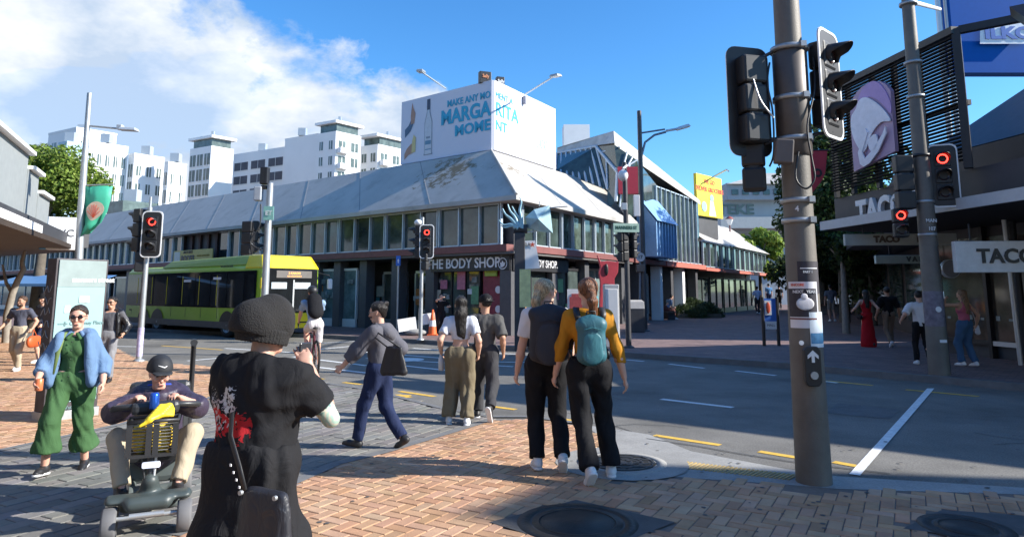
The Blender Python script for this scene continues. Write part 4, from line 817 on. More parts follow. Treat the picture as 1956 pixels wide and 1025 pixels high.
# ---------------- poles and signals ----------------
M_POLE = mat('pole_grey', (.155, .14, .12), .6, .2, var=.25, vs=2.5, bump=.002, bs=80); M_GALV = mat('galvanised', (.42, .44, .45), .45, .6, var=.15, vs=5); M_DPOLE = mat('dark_pole', (.06, .06, .065), .5, .2, var=.2, vs=4)
M_LENS = mat('dark_lens', (.03, .01, .01), .2, var=.1); M_LR = mat('lit_red', (1, .03, .02), .4, var=0, emit=5)
def signal(parent, loc, face, n=3, lit=None, back=True, ped=False, sc=1.0, nm='signal_head'):
    """head with housing, visors, lenses and a white-edged backing board; face = outward direction"""
    Mx = Matrix.Translation(Vector(loc)-Vector(parent.location))@Matrix.Rotation(math.atan2(face[0], -face[1]), 4, 'Z')@Matrix.Scale(sc, 4)
    h = MB(); H = .34*n
    for k in range(n): h.box((0, .1, H/2-.17-.34*k), (.31, .2, .325), Mx)
    h.box((0, .11, 0), (.2, .14, H), Mx)
    ho = h.build(nm, M_BLK, parent, bevel=.025)
    if back:
        w, hb = .27, H/2+.13; r = .12; pts = [(cx_+r*math.cos(a), cz_+r*math.sin(a)) for cx_, cz_, a0 in ((w-r, hb-r, 0), (-w+r, hb-r, 90), (-w+r, -hb+r, 180), (w-r, -hb+r, 270)) for a in [R(a0+k*22.5) for k in range(5)]]
        Mb = Mx@Matrix.Rotation(R(90), 4, 'X')
        bm_ = MB(); poly3(bm_, pts, Mb, -.015, .012); bm_.build('backing_board', M_BLK, ho)
        rm = MB(); n_ = len(pts); o = [Mb@Vector((x, y, -.012)) for x, y in pts]+[Mb@Vector((x*.905, y*.955, -.012)) for x, y in pts]+[Mb@Vector((x*1.01, y*1.005, -.03)) for x, y in pts]
        rm.add(o, [(i, (i+1) % n_, n_+(i+1) % n_, n_+i) for i in range(n_)]+[(i, 2*n_+i, 2*n_+(i+1) % n_, (i+1) % n_) for i in range(n_)]); rm.build('white_border', M_WHITE, ho)
    for k in range(n):
        z = H/2-.17-.34*k
        l = MB(); l.lathe([(0, -.02), (.06, -.015), (.1, 0)], seg=20, M=Mx@Matrix.Translation((0, -.01, z))@Matrix.Rotation(R(90), 4, 'X')); l.build('lens', M_LR if lit == k else M_LENS, ho)
        v = MB(); seg = 14; vs = []; fs = []
        for i in range(seg+1):
            a = R(-35+250*i/seg); L_ = .05+.2*max(0, math.sin(R(-35+250*i/seg)*1.0))**.6 if math.sin(a) > 0 else .05
            for rr in (.128, .120):
                vs.append(Mx@Vector((rr*math.cos(a), 0, z+rr*math.sin(a)))); vs.append(Mx@Vector((rr*math.cos(a), -L_, z+rr*math.sin(a)-L_*.10)))
        for i in range(seg):
            a = i*4; b = a+4; fs += [(a, b, b+1, a+1), (a+2, a+3, b+3, b+2), (a+1, b+1, b+3, a+3)]
        v.add(vs, fs, None, True); v.build('visor', M_BLK, ho)
    return ho
def bracket(parent, a, b, r=.016, m_=None, nm='bracket'):
    o = Vector(parent.location); MB().tube([Vector(a)-o, Vector(b)-o], r, 8).build(nm, m_ or M_DPOLE, parent)
# big pole on the near corner
bp = G(1555, 921); BP = empty('traffic_signal_pole', bp, 0, 'thick brown grey signal pole with posters in the right foreground', 'signal pole')
D0 = bp.y; rb = 30*D0/F_; rt = .5*46*D0/F_
def bz(py): return P(1520, py, D0).z
m = MB(); m.tube([(0, 0, 0), (0, 0, bz(400)), (0, 0, 7.0)], [.145, .125, .095], 28); m.build('shaft', M_POLE, BP)
m = MB(); m.lathe([(.128, bz(300)), (.150, bz(295)), (.150, bz(105)), (.128, bz(100))], seg=28); m.build('sleeve', mat('sleeve_brown', (.10, .085, .075), .5, .3, var=.2), BP)
for py in (96, 190, 268, 384, 422):
    r_ = MB(); z = bz(py); k = .153 if py < 300 else .133; r_.lathe([(k-.02, z-.02), (k+.012, z-.02), (k+.012, z+.02), (k-.02, z+.02)], seg=28); r_.box((.06, -k-.01, z), (.05, .05, .05)); r_.build('band', M_GALV, BP)
def atp(px, py, dD=0): return P(px, py, D0+dD)
s1 = signal(BP, atp(1428, 195, .05), (-.25, .97, 0), 3, nm='signal_head', sc=.8); s2 = signal(BP, atp(1590, 160, .0), (.675, -.737, 0), 3, sc=.8)
s3 = signal(BP, atp(1440, 322, .12), (.35, .93, 0), 2, back=False, nm='pedestrian_signal', sc=.66)
for a, b in (((1440, 118), (1490, 92)), ((1450, 262), (1490, 268)), ((1545, 90), (1578, 82)), ((1545, 258), (1590, 252)), ((1460, 275), (1490, 262))): bracket(BP, atp(*a), atp(*b))
def cable(parent, pts, r=.009, m_=None): 
    o = Vector(parent.location); P_ = [Vector(p)-o for p in pts]; out = []
    for i in range(len(P_)-1):
        p0, p1, p2, p3 = P_[max(i-1, 0)], P_[i], P_[i+1], P_[min(i+2, len(P_)-1)]
        for k in range(6): t = k/6; out.append(.5*((2*p1)+(-p0+p2)*t+(2*p0-5*p1+4*p2-p3)*t*t+(-p0+3*p1-3*p2+p3)*t**3))
    MB().tube(out+[P_[-1]], r, 8).build('cable', m_ or M_BLK, parent)
cable(BP, [atp(1554, 110, -.05), atp(1556, 170, -.1), atp(1542, 240, -.18), atp(1550, 300, -.2), atp(1556, 340, -.22), atp(1540, 360, -.22), atp(1520, 340, -.2), atp(1525, 290, -.16)])
cable(BP, [atp(1470, 120, -.05), atp(1466, 160, -.08), atp(1476, 215, -.1), atp(1478, 290, -.08), atp(1470, 318, -.02)])
cable(BP, [atp(1437, 145, -.1), atp(1452, 190, -.14), atp(1478, 225, -.14)], .008, M_FRAME)
m = MB(); m.box((0, 0, 0), (.15, .11, .21), Matrix.Translation(atp(1497, 290, -.2)-bp)@Matrix.Rotation(R(-12), 4, 'Z')@Matrix.Rotation(R(6), 4, 'Y')); m.build('control_box', mat('box_brown', (.13, .11, .10), .6, var=.1), BP, bevel=.012)
# posters wrapped round the shaft
def wrap(px0, py0, px1, py1, rr, m_, nm, a_off=0):
    cxp = 1535+(py0+py1)/2*.012; za, zb = bz(py1), bz(py0)
    def ang(px):
        c = P(px, (py0+py1)/2, D0).x-bp.x; return math.asin(max(-.98, min(.98, c/rr)))
    a0, a1 = ang(px0), ang(px1); m = MB(); n = 8; vs = []
    for i in range(n+1):
        a = a0+(a1-a0)*i/n
        for z in (za, zb): vs.append((rr*math.sin(a), -rr*math.cos(a), z))
    m.add(vs, [(2*i, 2*i+2, 2*i+3, 2*i+1) for i in range(n)], None, True); return m.build(nm, m_, BP)
M_POST = mat('poster_paper', (.72, .70, .72), .7, var=.05); M_POSTD = mat('poster_dark', (.035, .03, .04), .6, var=.4, vs=20)
wrap(1514, 500, 1555, 560, .137, M_POSTD, 'poster'); wrap(1500, 538, 1551, 625, .1385, M_POST, 'poster'); wrap(1504, 551, 1548, 604, .1395, M_POSTD, 'poster_picture')
wrap(1534, 595, 1568, 661, .140, mat('flyer', (.62, .70, .76), .7, var=.1), 'poster'); wrap(1536, 634, 1566, 654, .1405, mat('flyer_blue', (.06, .22, .40), .6, var=.4, vs=30), 'poster_picture'); wrap(1505, 606, 1548, 609, .141, M_RED, 'poster_picture')
wrap(1517, 512, 1550, 514, .1385, M_WHITE, 'poster_picture')
def ptext(s, px, py, size, m_, off=0):
    p = P(px, py, D0); a = math.asin(max(-.95, min(.95, (p.x-bp.x)/.143))); M = tframe((.1425*math.sin(a), -.1425*math.cos(a), bz(py)), Vector((math.cos(a), math.sin(a), 0))); text(s, 'lettering', size, M, m_, BP, .001, .001, world=False)
ptext('NEXT', 1514, 557, .034, M_SIGNW); ptext('YEAR', 1536, 557, .034, M_SIGNW); ptext('ENCORE', 1513, 544, .028, MATS['red_ink']); ptext('PART 1', 1530, 520, .026, M_SIGNW); ptext('4', 1511, 402, .07, M_SIGNW)
m = MB(); p = atp(1526, 577)-bp; p = Vector((p.x, -.150, p.z))
m.ell((p.x-.005, -.139, p.z-.01), (.078, .006, .055)); m.ell((p.x-.01, -.142, p.z+.05), (.03, .006, .028)); m.build('poster_picture', mat('print_white', (.6, .58, .6), .7, var=.2, vs=30), BP)
# push button
pbn = atp(1534, 694)-bp; e2 = MB(); zc_ = pbn.z
M = Matrix.Translation((-.035, -.155, zc_)); e2.prism([(x, y) for x, y in [(-.07, -.13), (-.045, -.165), (.045, -.165), (.07, -.13), (.07, .13), (.045, .16), (-.045, .16), (-.07, .13)]], .05, M@Matrix.Rotation(R(90), 4, 'X')); po = e2.build('push_button', M_BLK, BP, bevel=.008)
m = MB(); poly3(m, [(-.012, -.0), (.012, 0), (.012, .055), (.045, .03), (.045, .058), (0, .1), (-.045, .058), (-.045, .03), (-.012, .055)], M@Matrix.Translation((0, -.056, .03))@Matrix.Rotation(R(90), 4, 'X'), 0, .005); m.build('arrow', M_WHITE, po)
MB().cyl((-.035, -.205, zc_-.075), .032, .016, 18, Vector((0, -1, 0))).build('button', M_GALV, po)
m = MB(); m.cyl((-.10, -.142, bz(652)), .02, .01, 12, Vector((0, -1, 0))); m.build('sticker', M_WHITE, BP)
# second pole (far kerb right)
sp = G(1795, 722, .06); SP = empty('street_light_pole', (sp.x, sp.y, .06), 0, 'tapered grey pole with signals in front of the restaurant', 'signal pole'); D1 = sp.y
def a1(px, py, d=0): return P(px, py, D1+d)
MB().tube([(0, 0, 0), (0, 0, 3.2), (0, 0, 9)], [.17, .145, .09], 24).build('shaft', M_POLE, SP)
for py in (8, 120, 185, 297, 385, 448, 558, 595):
    r_ = MB(); z = a1(1745, py).z-.06; k = .15; r_.lathe([(k-.04, z-.03), (k+.008, z-.03), (k+.008, z+.02), (k-.04, z+.02)], seg=24); r_.build('band', M_GALV if py != 297 else M_BLK, SP)
signal(SP, a1(1803, 335, -.1), (-.35, -.93, 0), 3, lit=0, sc=.92); signal(SP, a1(1722, 350, .1), (.1, .99, 0), 3, back=False); signal(SP, a1(1722, 425, -.0), (-.25, -.96, 0), 2, lit=0, back=False, sc=.8, nm='pedestrian_signal')
bracket(SP, a1(1785, 300), a1(1750, 300)); bracket(SP, a1(1785, 390), a1(1755, 388)); bracket(SP, a1(1725, 380), a1(1745, 380))
m = MB(); z = a1(1770, 590).z-.06; m.lathe([(.158, z-.35), (.163, z-.3), (.163, z+.28), (.158, z+.32)], seg=24); m.build('tape_wrap', mat('old_tape', (.16, .14, .17), .6, var=.4, vs=14), SP)
m = MB(); m.cyl((-.02, -.163, z+.0), .05, .012, 16, Vector((0, -1, 0))); m.build('sticker', M_SIGNW, SP)
m = MB(); m.box((.02, -.165, a1(1770, 650).z-.06), (.12, .015, .05)); m.build('sticker', M_SIGNW, SP)
text('MAN', 'lettering', .09, tframe((-.01, -.163, a1(1760, 423).z-.06), Vector((1, 0, 0))), M_SIGNW, SP, .002, .002, world=False); text('107', 'lettering', .09, tframe((-.01, -.163, a1(1760, 432).z-.12), Vector((1, 0, 0))), M_SIGNW, SP, .002, .002, world=False)
MB().tube([(0.22, .1, 0), (.2, .1, 2.0)], .05, 10).build('stay', M_DPOLE, SP)
# left signal pole
def simple_pole(px, py, ptop, r, lab, m_, zg=.0, name='traffic_signal_pole', cat='signal pole', r2=None):
    g0 = G(px, py, zg); e = empty(name, (g0.x, g0.y, zg), 0, lab, cat); zt = P(px, ptop, g0.y).z-zg
    MB().tube([(0, 0, 0), (0, 0, zt)], [r, r2 or r*.85], 14).build('shaft', m_, e); m = MB(); m.lathe([(r*2, 0), (r*2, .03), (r*1.15, .06)], seg=14); m.build('base_collar', m_, e); return e, g0.y
LP, D2 = simple_pole(265, 690, 396, .065, 'grey signal pole with a red light on the left brick corner', M_GALV, .0)
signal(LP, P(289, 447, D2-.12), (.12, -.99, 0), 3, lit=0, sc=.85); signal(LP, P(262, 440, D2+.1), (-.95, .3, 0), 3, back=False); signal(LP, P(268, 500, D2+.05), (-.4, .9, 0), 2, back=False, sc=.7, nm='pedestrian_signal')
m = MB(); m.cyl((0, 0, P(270, 400, D2).z), .03, .3, 8); m.build('antenna', M_GALV, LP); m = MB(); p = P(266, 642, D2); m.tube([(0, 0, p.z-.45), (0, 0, p.z+.2)], .068, 14); m.build('sticker_wrap', mat('sticker_mix', (.45, .42, .6), .6, var=.5, vs=12), LP)
# pole behind the bus
g0 = G(498, 645, .0); MPz = Vector((P(502, 640, 17.5).x, 17.5, 0)); MPO = empty('traffic_signal_pole', MPz, 0, 'grey pole with camera box and black signal heads in front of the bus', 'signal pole'); D3 = 17.5
MB().tube([(0, 0, 0), (0, 0, P(505, 350, D3).z)], [.1, .08], 14).build('shaft', M_GALV, MPO)
m = MB(); c = P(506, 336, D3)-MPz; m.box(c, (.2, .2, .45)); m.box(c-Vector((0, 0, .3)), (.14, .14, .1)); m.build('lamp_unit', M_BLK, MPO, bevel=.02)
m = MB(); m.box(P(494, 370, D3)-MPz, (.2, .2, .38)); m.build('camera_box', mat('box_light', (.4, .42, .44), .5), MPO, bevel=.03)
m = MB(); m.box(P(513, 407, D3-.1)-MPz, (.26, .02, .36), Matrix.Identity(4)); m.build('street_name_plate', mat('plate_green', (.25, .5, .42), .5), MPO); text('ET', 'lettering', .16, tframe(P(513, 407, D3-.12)-MPz, Vector((1, 0, 0))), M_SIGNW, MPO, .003, .003, world=False)
signal(MPO, P(476, 455, D3), (.15, .98, 0), 3, sc=.85, back=False); signal(MPO, P(493, 452, D3+.1), (.9, .4, 0), 3, back=False, sc=.8)
m = MB(); m.box(P(474, 470, D3-.02)-MPz, (.26, .1, .18)); m.build('white_plate', M_WHITE, MPO, bevel=.01)
for a, b in (((482, 435), (502, 433)), ((484, 478), (502, 474))): bracket(MPO, P(*a, D3), P(*b, D3), .02)
cable(MPO, [P(498, 390, D3-.1), P(496, 430, D3-.15), P(478, 462, D3-.2), P(500, 478, D3-.12)], .02)
# pole by the Body Shop with red light
CP_, D4 = simple_pole(803, 649, 415, .06, 'slim signal pole with a red light before the corner shop', M_GALV, .12)
signal(CP_, P(815, 461, D4-.15), (.1, -.99, 0), 3, lit=0, sc=.82); signal(CP_, P(794, 462, D4+.05), (-.98, .1, 0), 3, back=False); signal(CP_, P(815, 500, D4), (.6, .8, 0), 2, back=False, sc=.75, nm='pedestrian_signal')
m = MB(); m.ell(P(799, 425, D4)-Vector(CP_.location), (.13, .13, .1)); m.tube([P(800, 432, D4)-Vector(CP_.location), P(803, 470, D4)-Vector(CP_.location)], .03, 8); m.build('camera_dome', M_SIGNW, CP_)
# two poles at the mall corner
MP, D5 = simple_pole(1201, 664, 310, .075, 'dark signal pole carrying the MANNERS ST sign and a dome camera', M_DPOLE, .12)
o5 = Vector(MP.location)
m = MB(); m.ell(P(1190, 335, D5-.2)-o5, (.14, .14, .16)); m.tube([P(1190, 322, D5-.2)-o5, P(1197, 316, D5)-o5], .03, 8); m.build('camera_dome', M_SIGNW, MP)
m = MB(); m.box(P(1216, 393, D5)-o5, (.16, .12, .58)); m.build('white_box', M_WHITE, MP, bevel=.01); m = MB(); m.box(P(1192, 395, D5)-o5, (.16, .16, .2)); m.build('equipment_box', M_FRAME, MP, bevel=.02)
cc_ = P(1196, 435, D5-.12)-o5; Mx = tframe(cc_, Vector((.99, .16, 0))); m = MB(); m.box((0, 0, 0), (.72, .24, .03), Mx); m.build('street_name_plate', mat('plate_mint', (.32, .46, .38), .5), MP, bevel=.004); text('MANNERS ST', 'lettering', .125, Mx@Matrix.Translation((0, 0, .018)), mat('dark_green_ink', (.02, .08, .05), .5), MP, .003, .003, world=False, sx=.82)
signal(MP, P(1196, 470, D5+.05), (.9, .43, 0), 3, back=False, sc=.8); signal(MP, P(1184, 472, D5+.05), (-.7, .7, 0), 3, back=False, sc=.8); signal(MP, P(1212, 468, D5+.1), (.75, .6, 0), 3, back=False, sc=.7)
SL, D6 = simple_pole(1232, 632, 212, .10, 'tall dark street lamp pole at the mall corner with a curved arm', M_DPOLE, .12, 'street_lamp', 'street lamp')
o6 = Vector(SL.location); m = MB(); m.tube([P(1222, 600, D6)-o6, P(1225, 300, D6)-o6, P(1232, 272, D6)-o6, P(1250, 258, D6)-o6, P(1272, 252, D6)-o6], .045, 10); m.tube([P(1219, 255, D6)-o6, P(1270, 247, D6)-o6], .035, 8); m.build('arm', mat('lamp_blue_grey', (.16, .2, .26), .4, .3), SL)
m = MB(); M = frame(P(1305, 243, D6)-o6, P(1320, 238, D6)-P(1290, 247, D6)); m.box((0, 0, 0), (.55, .24, .12), M, taper=.8); m.tube([P(1272, 250, D6)-o6, P(1295, 246, D6)-o6], .05, 8); m.build('lamp_head', mat('lamp_light_grey', (.5, .55, .6), .4, .2), SL, bevel=.02)
m = MB(); m.cyl(P(1223, 491, D6-.14)-o6, .17, .03, 20, Vector((0, -1, 0))); m.build('round_sign', mat('round_sign_white', (.5, .5, .5), .5), SL); text('17', 'lettering', .18, tframe(P(1223, 491, D6-.175)-o6, Vector((1, 0, 0))), M_BLK, SL, .004, .003, world=False)
m = MB(); m.box(P(1223, 512, D6-.1)-o6, (.3, .2, .28)); m.build('equipment_box', M_DPOLE, SL, bevel=.02)
# lamp and banner pole, left
BNp = Vector((P(150, 600, 15).x, 15, 0)); D7 = 15.0; BN = empty('banner_pole', BNp, 0, 'grey street lamp pole with a green leaf banner on the left', 'street lamp'); 
m = MB(); m.tube([(0, 0, 0), P(155, 400, D7)-BNp, P(171, 178, D7)-BNp], [.1, .075, .05], 14); m.build('shaft', M_GALV, BN)
m = MB(); m.tube([P(167, 240, D7)-BNp, P(228, 246, D7)-BNp], .022, 8); m.tube([P(160, 354, D7)-BNp, P(217, 352, D7)-BNp], .014, 8); m.build('arm', M_GALV, BN)
m = MB(); M = frame(P(246, 247, D7)-BNp, Vector((1, 0, -.06))); m.box((0, 0, 0), (.42, .2, .07), M, taper=.8); m.box((-.2, 0, .03), (.12, .12, .12), M); m.build('lamp_head', MATS['lamp_light_grey'], BN, bevel=.015)
ban = MB(); bp_ = [(160, 356), (213, 355), (207, 385), (204, 410), (190, 432), (176, 440), (155, 453)]; n = 8
L_ = [(160, 356), (159, 380), (158, 405), (157, 430), (156, 453)]; R_ = [(214, 355), (209, 380), (203, 403), (193, 425), (172, 442)]
vs = []
for i in range(5):
    for k in range(6):
        p = P(*L_[i], D7-.02).lerp(P(*R_[i], D7+.0), k/5)-BNp; p.y += .10*math.sin(k*1.5+i*.6)*(.3+i*.2); vs.append(p)
ban.add(vs, [(i*6+k, i*6+k+1, (i+1)*6+k+1, (i+1)*6+k) for i in range(4) for k in range(5)], None, True); bo = ban.build('banner', mat('banner_green', (.05, .38, .25), .6, var=.15, vs=3), BN); so_ = bo.modifiers.new('thick', 'SOLIDIFY'); so_.thickness = .008
M = tframe(P(181, 402, D7-.22)-BNp, Vector((1, 0, 0))); m = MB(); poly3(m, sm_([(-.19, .03), (-.1, .16), (.04, .2), (.17, .12), (.19, -.02), (.08, -.15), (-.05, -.22), (-.14, -.14)]), M, 0, .004); lf = m.build('leaf_print', mat('leaf_cream', (.72, .55, .40), .6, var=.1, vs=8), BN)
m = MB()
for k in range(7): a = R(30+k*20); m.tube([M@Vector((-.02, -.16, .006)), M@Vector((-.02+.26*math.cos(a)*.62, -.16+.30*math.sin(a), .006))], .005, 5)
m.build('leaf_vein', MATS['red_ink'], BN)
# sculpture post with tentacles and fish at the corner
sp3 = Vector((P(993, 620, 17.5).x, 17.5, .12)); SC = empty('sculpture_post', sp3, 0, 'dark square post topped by pale blue tentacles and a fish-like kite form', 'sculpture'); o8 = sp3; D8 = 17.5
MB().box((0, 0, P(990, 445, D8).z/2-.06), (.27, .25, P(990, 445, D8).z-.12)).build('post', M_DARK, SC, bevel=.02)
MB().cyl(P(985, 437, D8)-o8-Vector((.05, 0, 0)), .12, .35, 14, Vector((1, 0, 0))).build('collar', M_DARK, SC)
M_TENT = mat('tentacle_blue', (.30, .50, .56), .4, .1, var=.15)
for pts in ([(985, 435), (975, 425), (962, 433), (953, 420)], [(988, 432), (975, 415), (966, 412), (960, 398)], [(990, 432), (984, 412), (974, 405), (970, 390)], [(992, 434), (998, 418), (990, 400), (998, 388), (993, 377)], [(990, 436), (978, 428), (965, 437), (957, 430)], [(996, 436), (999, 425), (985, 408), (978, 394)]):
    P_ = [P(x, y, D8-.1)-o8 for x, y in pts]; m = MB(); m.tube(P_, [.06-.045*i/(len(P_)-1) for i in range(len(P_))], 8); ob = m.build('tentacle', M_TENT, SC); sb = ob.modifiers.new('s', 'SUBSURF'); sb.levels = sb.render_levels = 2
m = MB(); f = [P(x, y, D8+dy)-o8 for x, y, dy in ((1003, 415, 0), (1020, 400, -.15), (1050, 392, 0), (1056, 445, .1), (1030, 442, -.1), (1008, 436, 0), (1028, 418, -.4), (1028, 418, .4))]
m.add(f, [(0, 1, 6), (1, 2, 6), (2, 3, 6), (3, 4, 6), (4, 5, 6), (5, 0, 6), (1, 0, 7), (2, 1, 7), (3, 2, 7), (4, 3, 7), (5, 4, 7), (0, 5, 7)]); m.build('fish_body', mat('fish_pale_blue', (.36, .52, .56), .35, .2, var=.25, vs=4), SC)
m = MB(); m.tube([P(1048, 397, D8)-o8, P(1084, 394, D8)-o8], .015, 6); m.tube([P(1030, 394, D8)-o8, P(1031, 384, D8)-o8], .012, 6); m.tube([P(996, 445, D8)-o8, P(1030, 440, D8)-o8], .02, 6); m.build('rod', M_FRAME, SC)
# white hanging panel with yellow poster beside the post
pn = P(1012, 485, D8-.1); e = empty('suspended_sign', pn, 0, 'white tapering panel with a red star hanging from the sculpture post', 'sign')
m = MB(); q = [P(x, y, D8-.1) for x, y in ((993, 460), (1022, 459), (1032, 512), (993, 514))]; q2 = [p+Vector((0, .06, 0)) for p in q]; m.add(q+q2, [(0, 1, 2, 3), (7, 6, 5, 4), (0, 4, 5, 1), (1, 5, 6, 2), (2, 6, 7, 3), (3, 7, 4, 0)]); m.build('panel', M_WHITE, e, world=True)
text('WBA', 'lettering', .14, tframe(P(1002, 467, D8-.115), Vector((1, 0, 0))), mat('grey_ink', (.15, .15, .15), .6), e, .0, .003)
st = [( (.075 if k % 2 == 0 else .03)*math.cos(R(90+36*k)), (.075 if k % 2 == 0 else .03)*math.sin(R(90+36*k))) for k in range(10)]; m = MB(); poly3(m, st, tframe(P(1017, 467, D8-.115), Vector((1, 0, 0))), 0, .004); m.build('star', MATS['red_ink'], e, world=True)
m = MB(); m.box(P(1003, 550, D8-.12), (.28, .04, .95)); yp = m.build('yellow_poster', mat('yellow_poster', (.68, .66, .30), .6, var=.25, vs=6), e, world=True)
# red horse-like sculpture
rs = P(1160, 540, 19.5); e = empty('red_sculpture', (rs.x, rs.y, .12), 0, 'tall flat red animal shaped sculpture at the mall corner', 'sculpture')
M = tframe((rs.x, rs.y, 0), Vector((1, .1, 0)))
def mp(px, py): p = P(px, py, 19.5); return ((p.x-rs.x), p.z)
m = MB(); poly3(m, [mp(*p) for p in ((1141, 487), (1148, 500), (1160, 498), (1178, 500), (1182, 497), (1181, 520), (1174, 532), (1176, 620), (1162, 620), (1162, 542), (1152, 542), (1150, 620), (1144, 620), (1147, 540), (1144, 520), (1147, 510))], M, 0, .12); m.build('body', mat('sculpture_red', (.48, .05, .07), .5, var=.1), e, world=True, bevel=.01)
m = MB(); m.ell(Vector(M@Vector((*mp(1158, 515), .01))), (.06, .03, .17)); m.build('dark_opening', M_BLK, e, world=True)
p = P(1167, 570, 18.6); e = empty('utility_cabinet', (p.x, p.y, .12), 0, 'white panelled cabinet standing by the red sculpture', 'cabinet'); hc = P(1167, 543, 18.6).z-.12
MB().box((0, 0, hc/2), (.40, .3, hc)).build('body', MATS['round_sign_white'], e, bevel=.02); MB().box((0, -.161, hc*.55), (.33, .02, hc*.75)).build('door', M_WHITE, e, bevel=.01)
p = P(1101, 590, 20); e = empty('photo_board', (p.x, p.y, .12), 0, 'white notice board with a red building picture near the corner shop', 'notice board'); m = MB(); zb = P(1101, 590, 20).z-.12; m.box((0, 0, zb+.1), (.52, .05, .95)); m.build('board', M_WHITE, e)
m = MB(); m.box((0, -.03, zb+.1), (.4, .012, .5)); m.box((0, -.032, zb+.38), (.28, .012, .12)); m.build('picture', mat('picture_red', (.42, .08, .08), .6, var=.4, vs=9), e); m = MB(); m.box((-.2, 0, (zb-.37)/2), (.04, .04, zb-.36)); m.box((.2, 0, (zb-.37)/2), (.04, .04, zb-.36)); m.build('leg', M_BLK, e)
# litter bin, bollards, blue post, cone, wayfinding etc.
p = G(1215, 634, .12); e = empty('litter_bin', p, 0, 'boxy dark litter bin with a sloped pale lid by the street lamp', 'bin'); MB().box((0, 0, .42), (.55, .5, .84)).build('body', M_DPOLE, e, bevel=.02); m = MB(); m.add([Vector(v) for v in ((-.28, -.26, .85), (.28, -.26, .85), (.28, .26, .85), (-.28, .26, .85), (-.28, -.2, 1.1), (.28, -.2, 1.1), (.28, .26, 1.16), (-.28, .26, 1.16))], [(0, 1, 5, 4), (1, 2, 6, 5), (2, 3, 7, 6), (3, 0, 4, 7), (4, 5, 6, 7)]); m.build('lid', mat('bin_lid', (.45, .43, .40), .5), e, bevel=.01)
def cone(px, py): 
    p = G(px, py, .12); e = empty('traffic_cone', p, 0, 'orange traffic cone with a white band beside the signal pole', 'cone'); M_OR = mat('cone_orange', (.75, .13, .03), .5)
    MB().box((0, 0, .02), (.34, .34, .04)).build('base', M_OR, e, bevel=.01); m = MB(); m.lathe([(.15, .04), (.12, .3)], seg=20); m.lathe([(.09, .5), (.03, .85), (0, .86)], seg=20); m.build('body', M_OR, e); m = MB(); m.lathe([(.12, .3), (.09, .5)], seg=20); m.build('white_band', M_WHITE, e)
cone(826, 640)
p = G(758, 636, .12); e = empty('blue_sign_post', p, 0, 'slim grey post with a small blue arrow sign in front of the shops', 'sign post'); zt = P(757, 490, p.y).z-.12; MB().tube([(0, 0, 0), (0, 0, zt)], .035, 10).build('post', M_GALV, e); MB().box((0, -.045, zt-.15), (.16, .02, .36)).build('plate', mat('sign_blue', (.03, .14, .5), .5), e); m = MB(); poly3(m, [(-.015, -.08), (.015, -.08), (.015, .0), (.04, .0), (0, .07), (-.04, .0), (-.015, 0)], tframe((0, -.057, zt-.15), Vector((1, 0, 0))), 0, .003); m.build('arrow', M_WHITE, e)
p = G(800, 640, .12); e = empty('white_barrier', p+Vector((0, .0, 0)), 0, 'low white barrier board behind the slim signal pole', 'barrier')
m = MB(); M = Matrix.Rotation(R(18), 4, 'Z'); m.box((-.35, 0, .42), (.62, .05, .42), M@Matrix.Rotation(R(-8), 4, 'Y')); m.box((.35, 0, .5), (.55, .05, .36), M@Matrix.Rotation(R(-8), 4, 'Y')); m.build('board', M_WHITE, e, bevel=.02); m = MB(); m.ell((-.1, 0, .1), (.4, .25, .12)); m.build('foot_weight', MATS['concrete'], e); MB().tube([(0, 0, .1), (0, 0, .9)], .025, 8).build('post', M_GALV, e)
# a-frame blue sign in the mall
p = G(1474, 660, .12); e = empty('mall_sign_stand', p, 0, 'blue two post sign stand with a red oval symbol in the mall', 'sign stand'); Dm = p.y; zt = P(1470, 567, Dm).z-.12; hw = .2
for sx_ in (-1, 1): MB().tube([(sx_*hw, 0, 0), (sx_*hw, 0, zt)], .045, 10).build('post', M_BLK, e)
MB().box((0, 0, zt*.72), (2*hw-.06, .04, zt*.5)).build('board', MATS['sign_blue'], e); m = MB(); m.box((-.06, -.03, zt*.78), (.18, .02, zt*.3)); m.box((0, -.03, zt*.42), (.3, .02, zt*.16)); m.build('plate', M_WHITE, e); m = MB(); m.ell((-.06, -.045, zt*.78), (.06, .012, zt*.12)); m.build('symbol', MATS['red_ink'], e)
text('NO ENTRY', 'lettering', .035, tframe((-.06, -.06, zt*.78), Vector((1, 0, 0))), M_WHITE, e, 0, .002, world=False, sx=.6) if False else None
text('MALL', 'lettering', .09, tframe((0, -.042, zt*.42), Vector((1, 0, 0))), M_BLK, e, 0, .002, world=False)
# heritage style red lamp post in mall
p = G(1401, 590, .12); e = empty('mall_lamp_post', p, 0, 'red lamp post with a white lantern in the middle of the mall', 'street lamp'); zt = P(1398, 430, p.y).z-.12; MB().tube([(0, 0, 0), (0, 0, 1.2), (0, 0, zt)], [.16, .09, .06], 12).build('post', mat('lamp_red', (.15, .03, .03), .5), e); m = MB(); m.lathe([(.1, zt), (.3, zt+.45), (.32, zt+.5)], seg=12); m.build('lantern', M_SIGNW, e); m = MB(); m.lathe([(.36, zt+.5), (.2, zt+.68), (0, zt+.78)], seg=12); m.build('cap', mat('cap_red', (.3, .08, .06), .5), e)
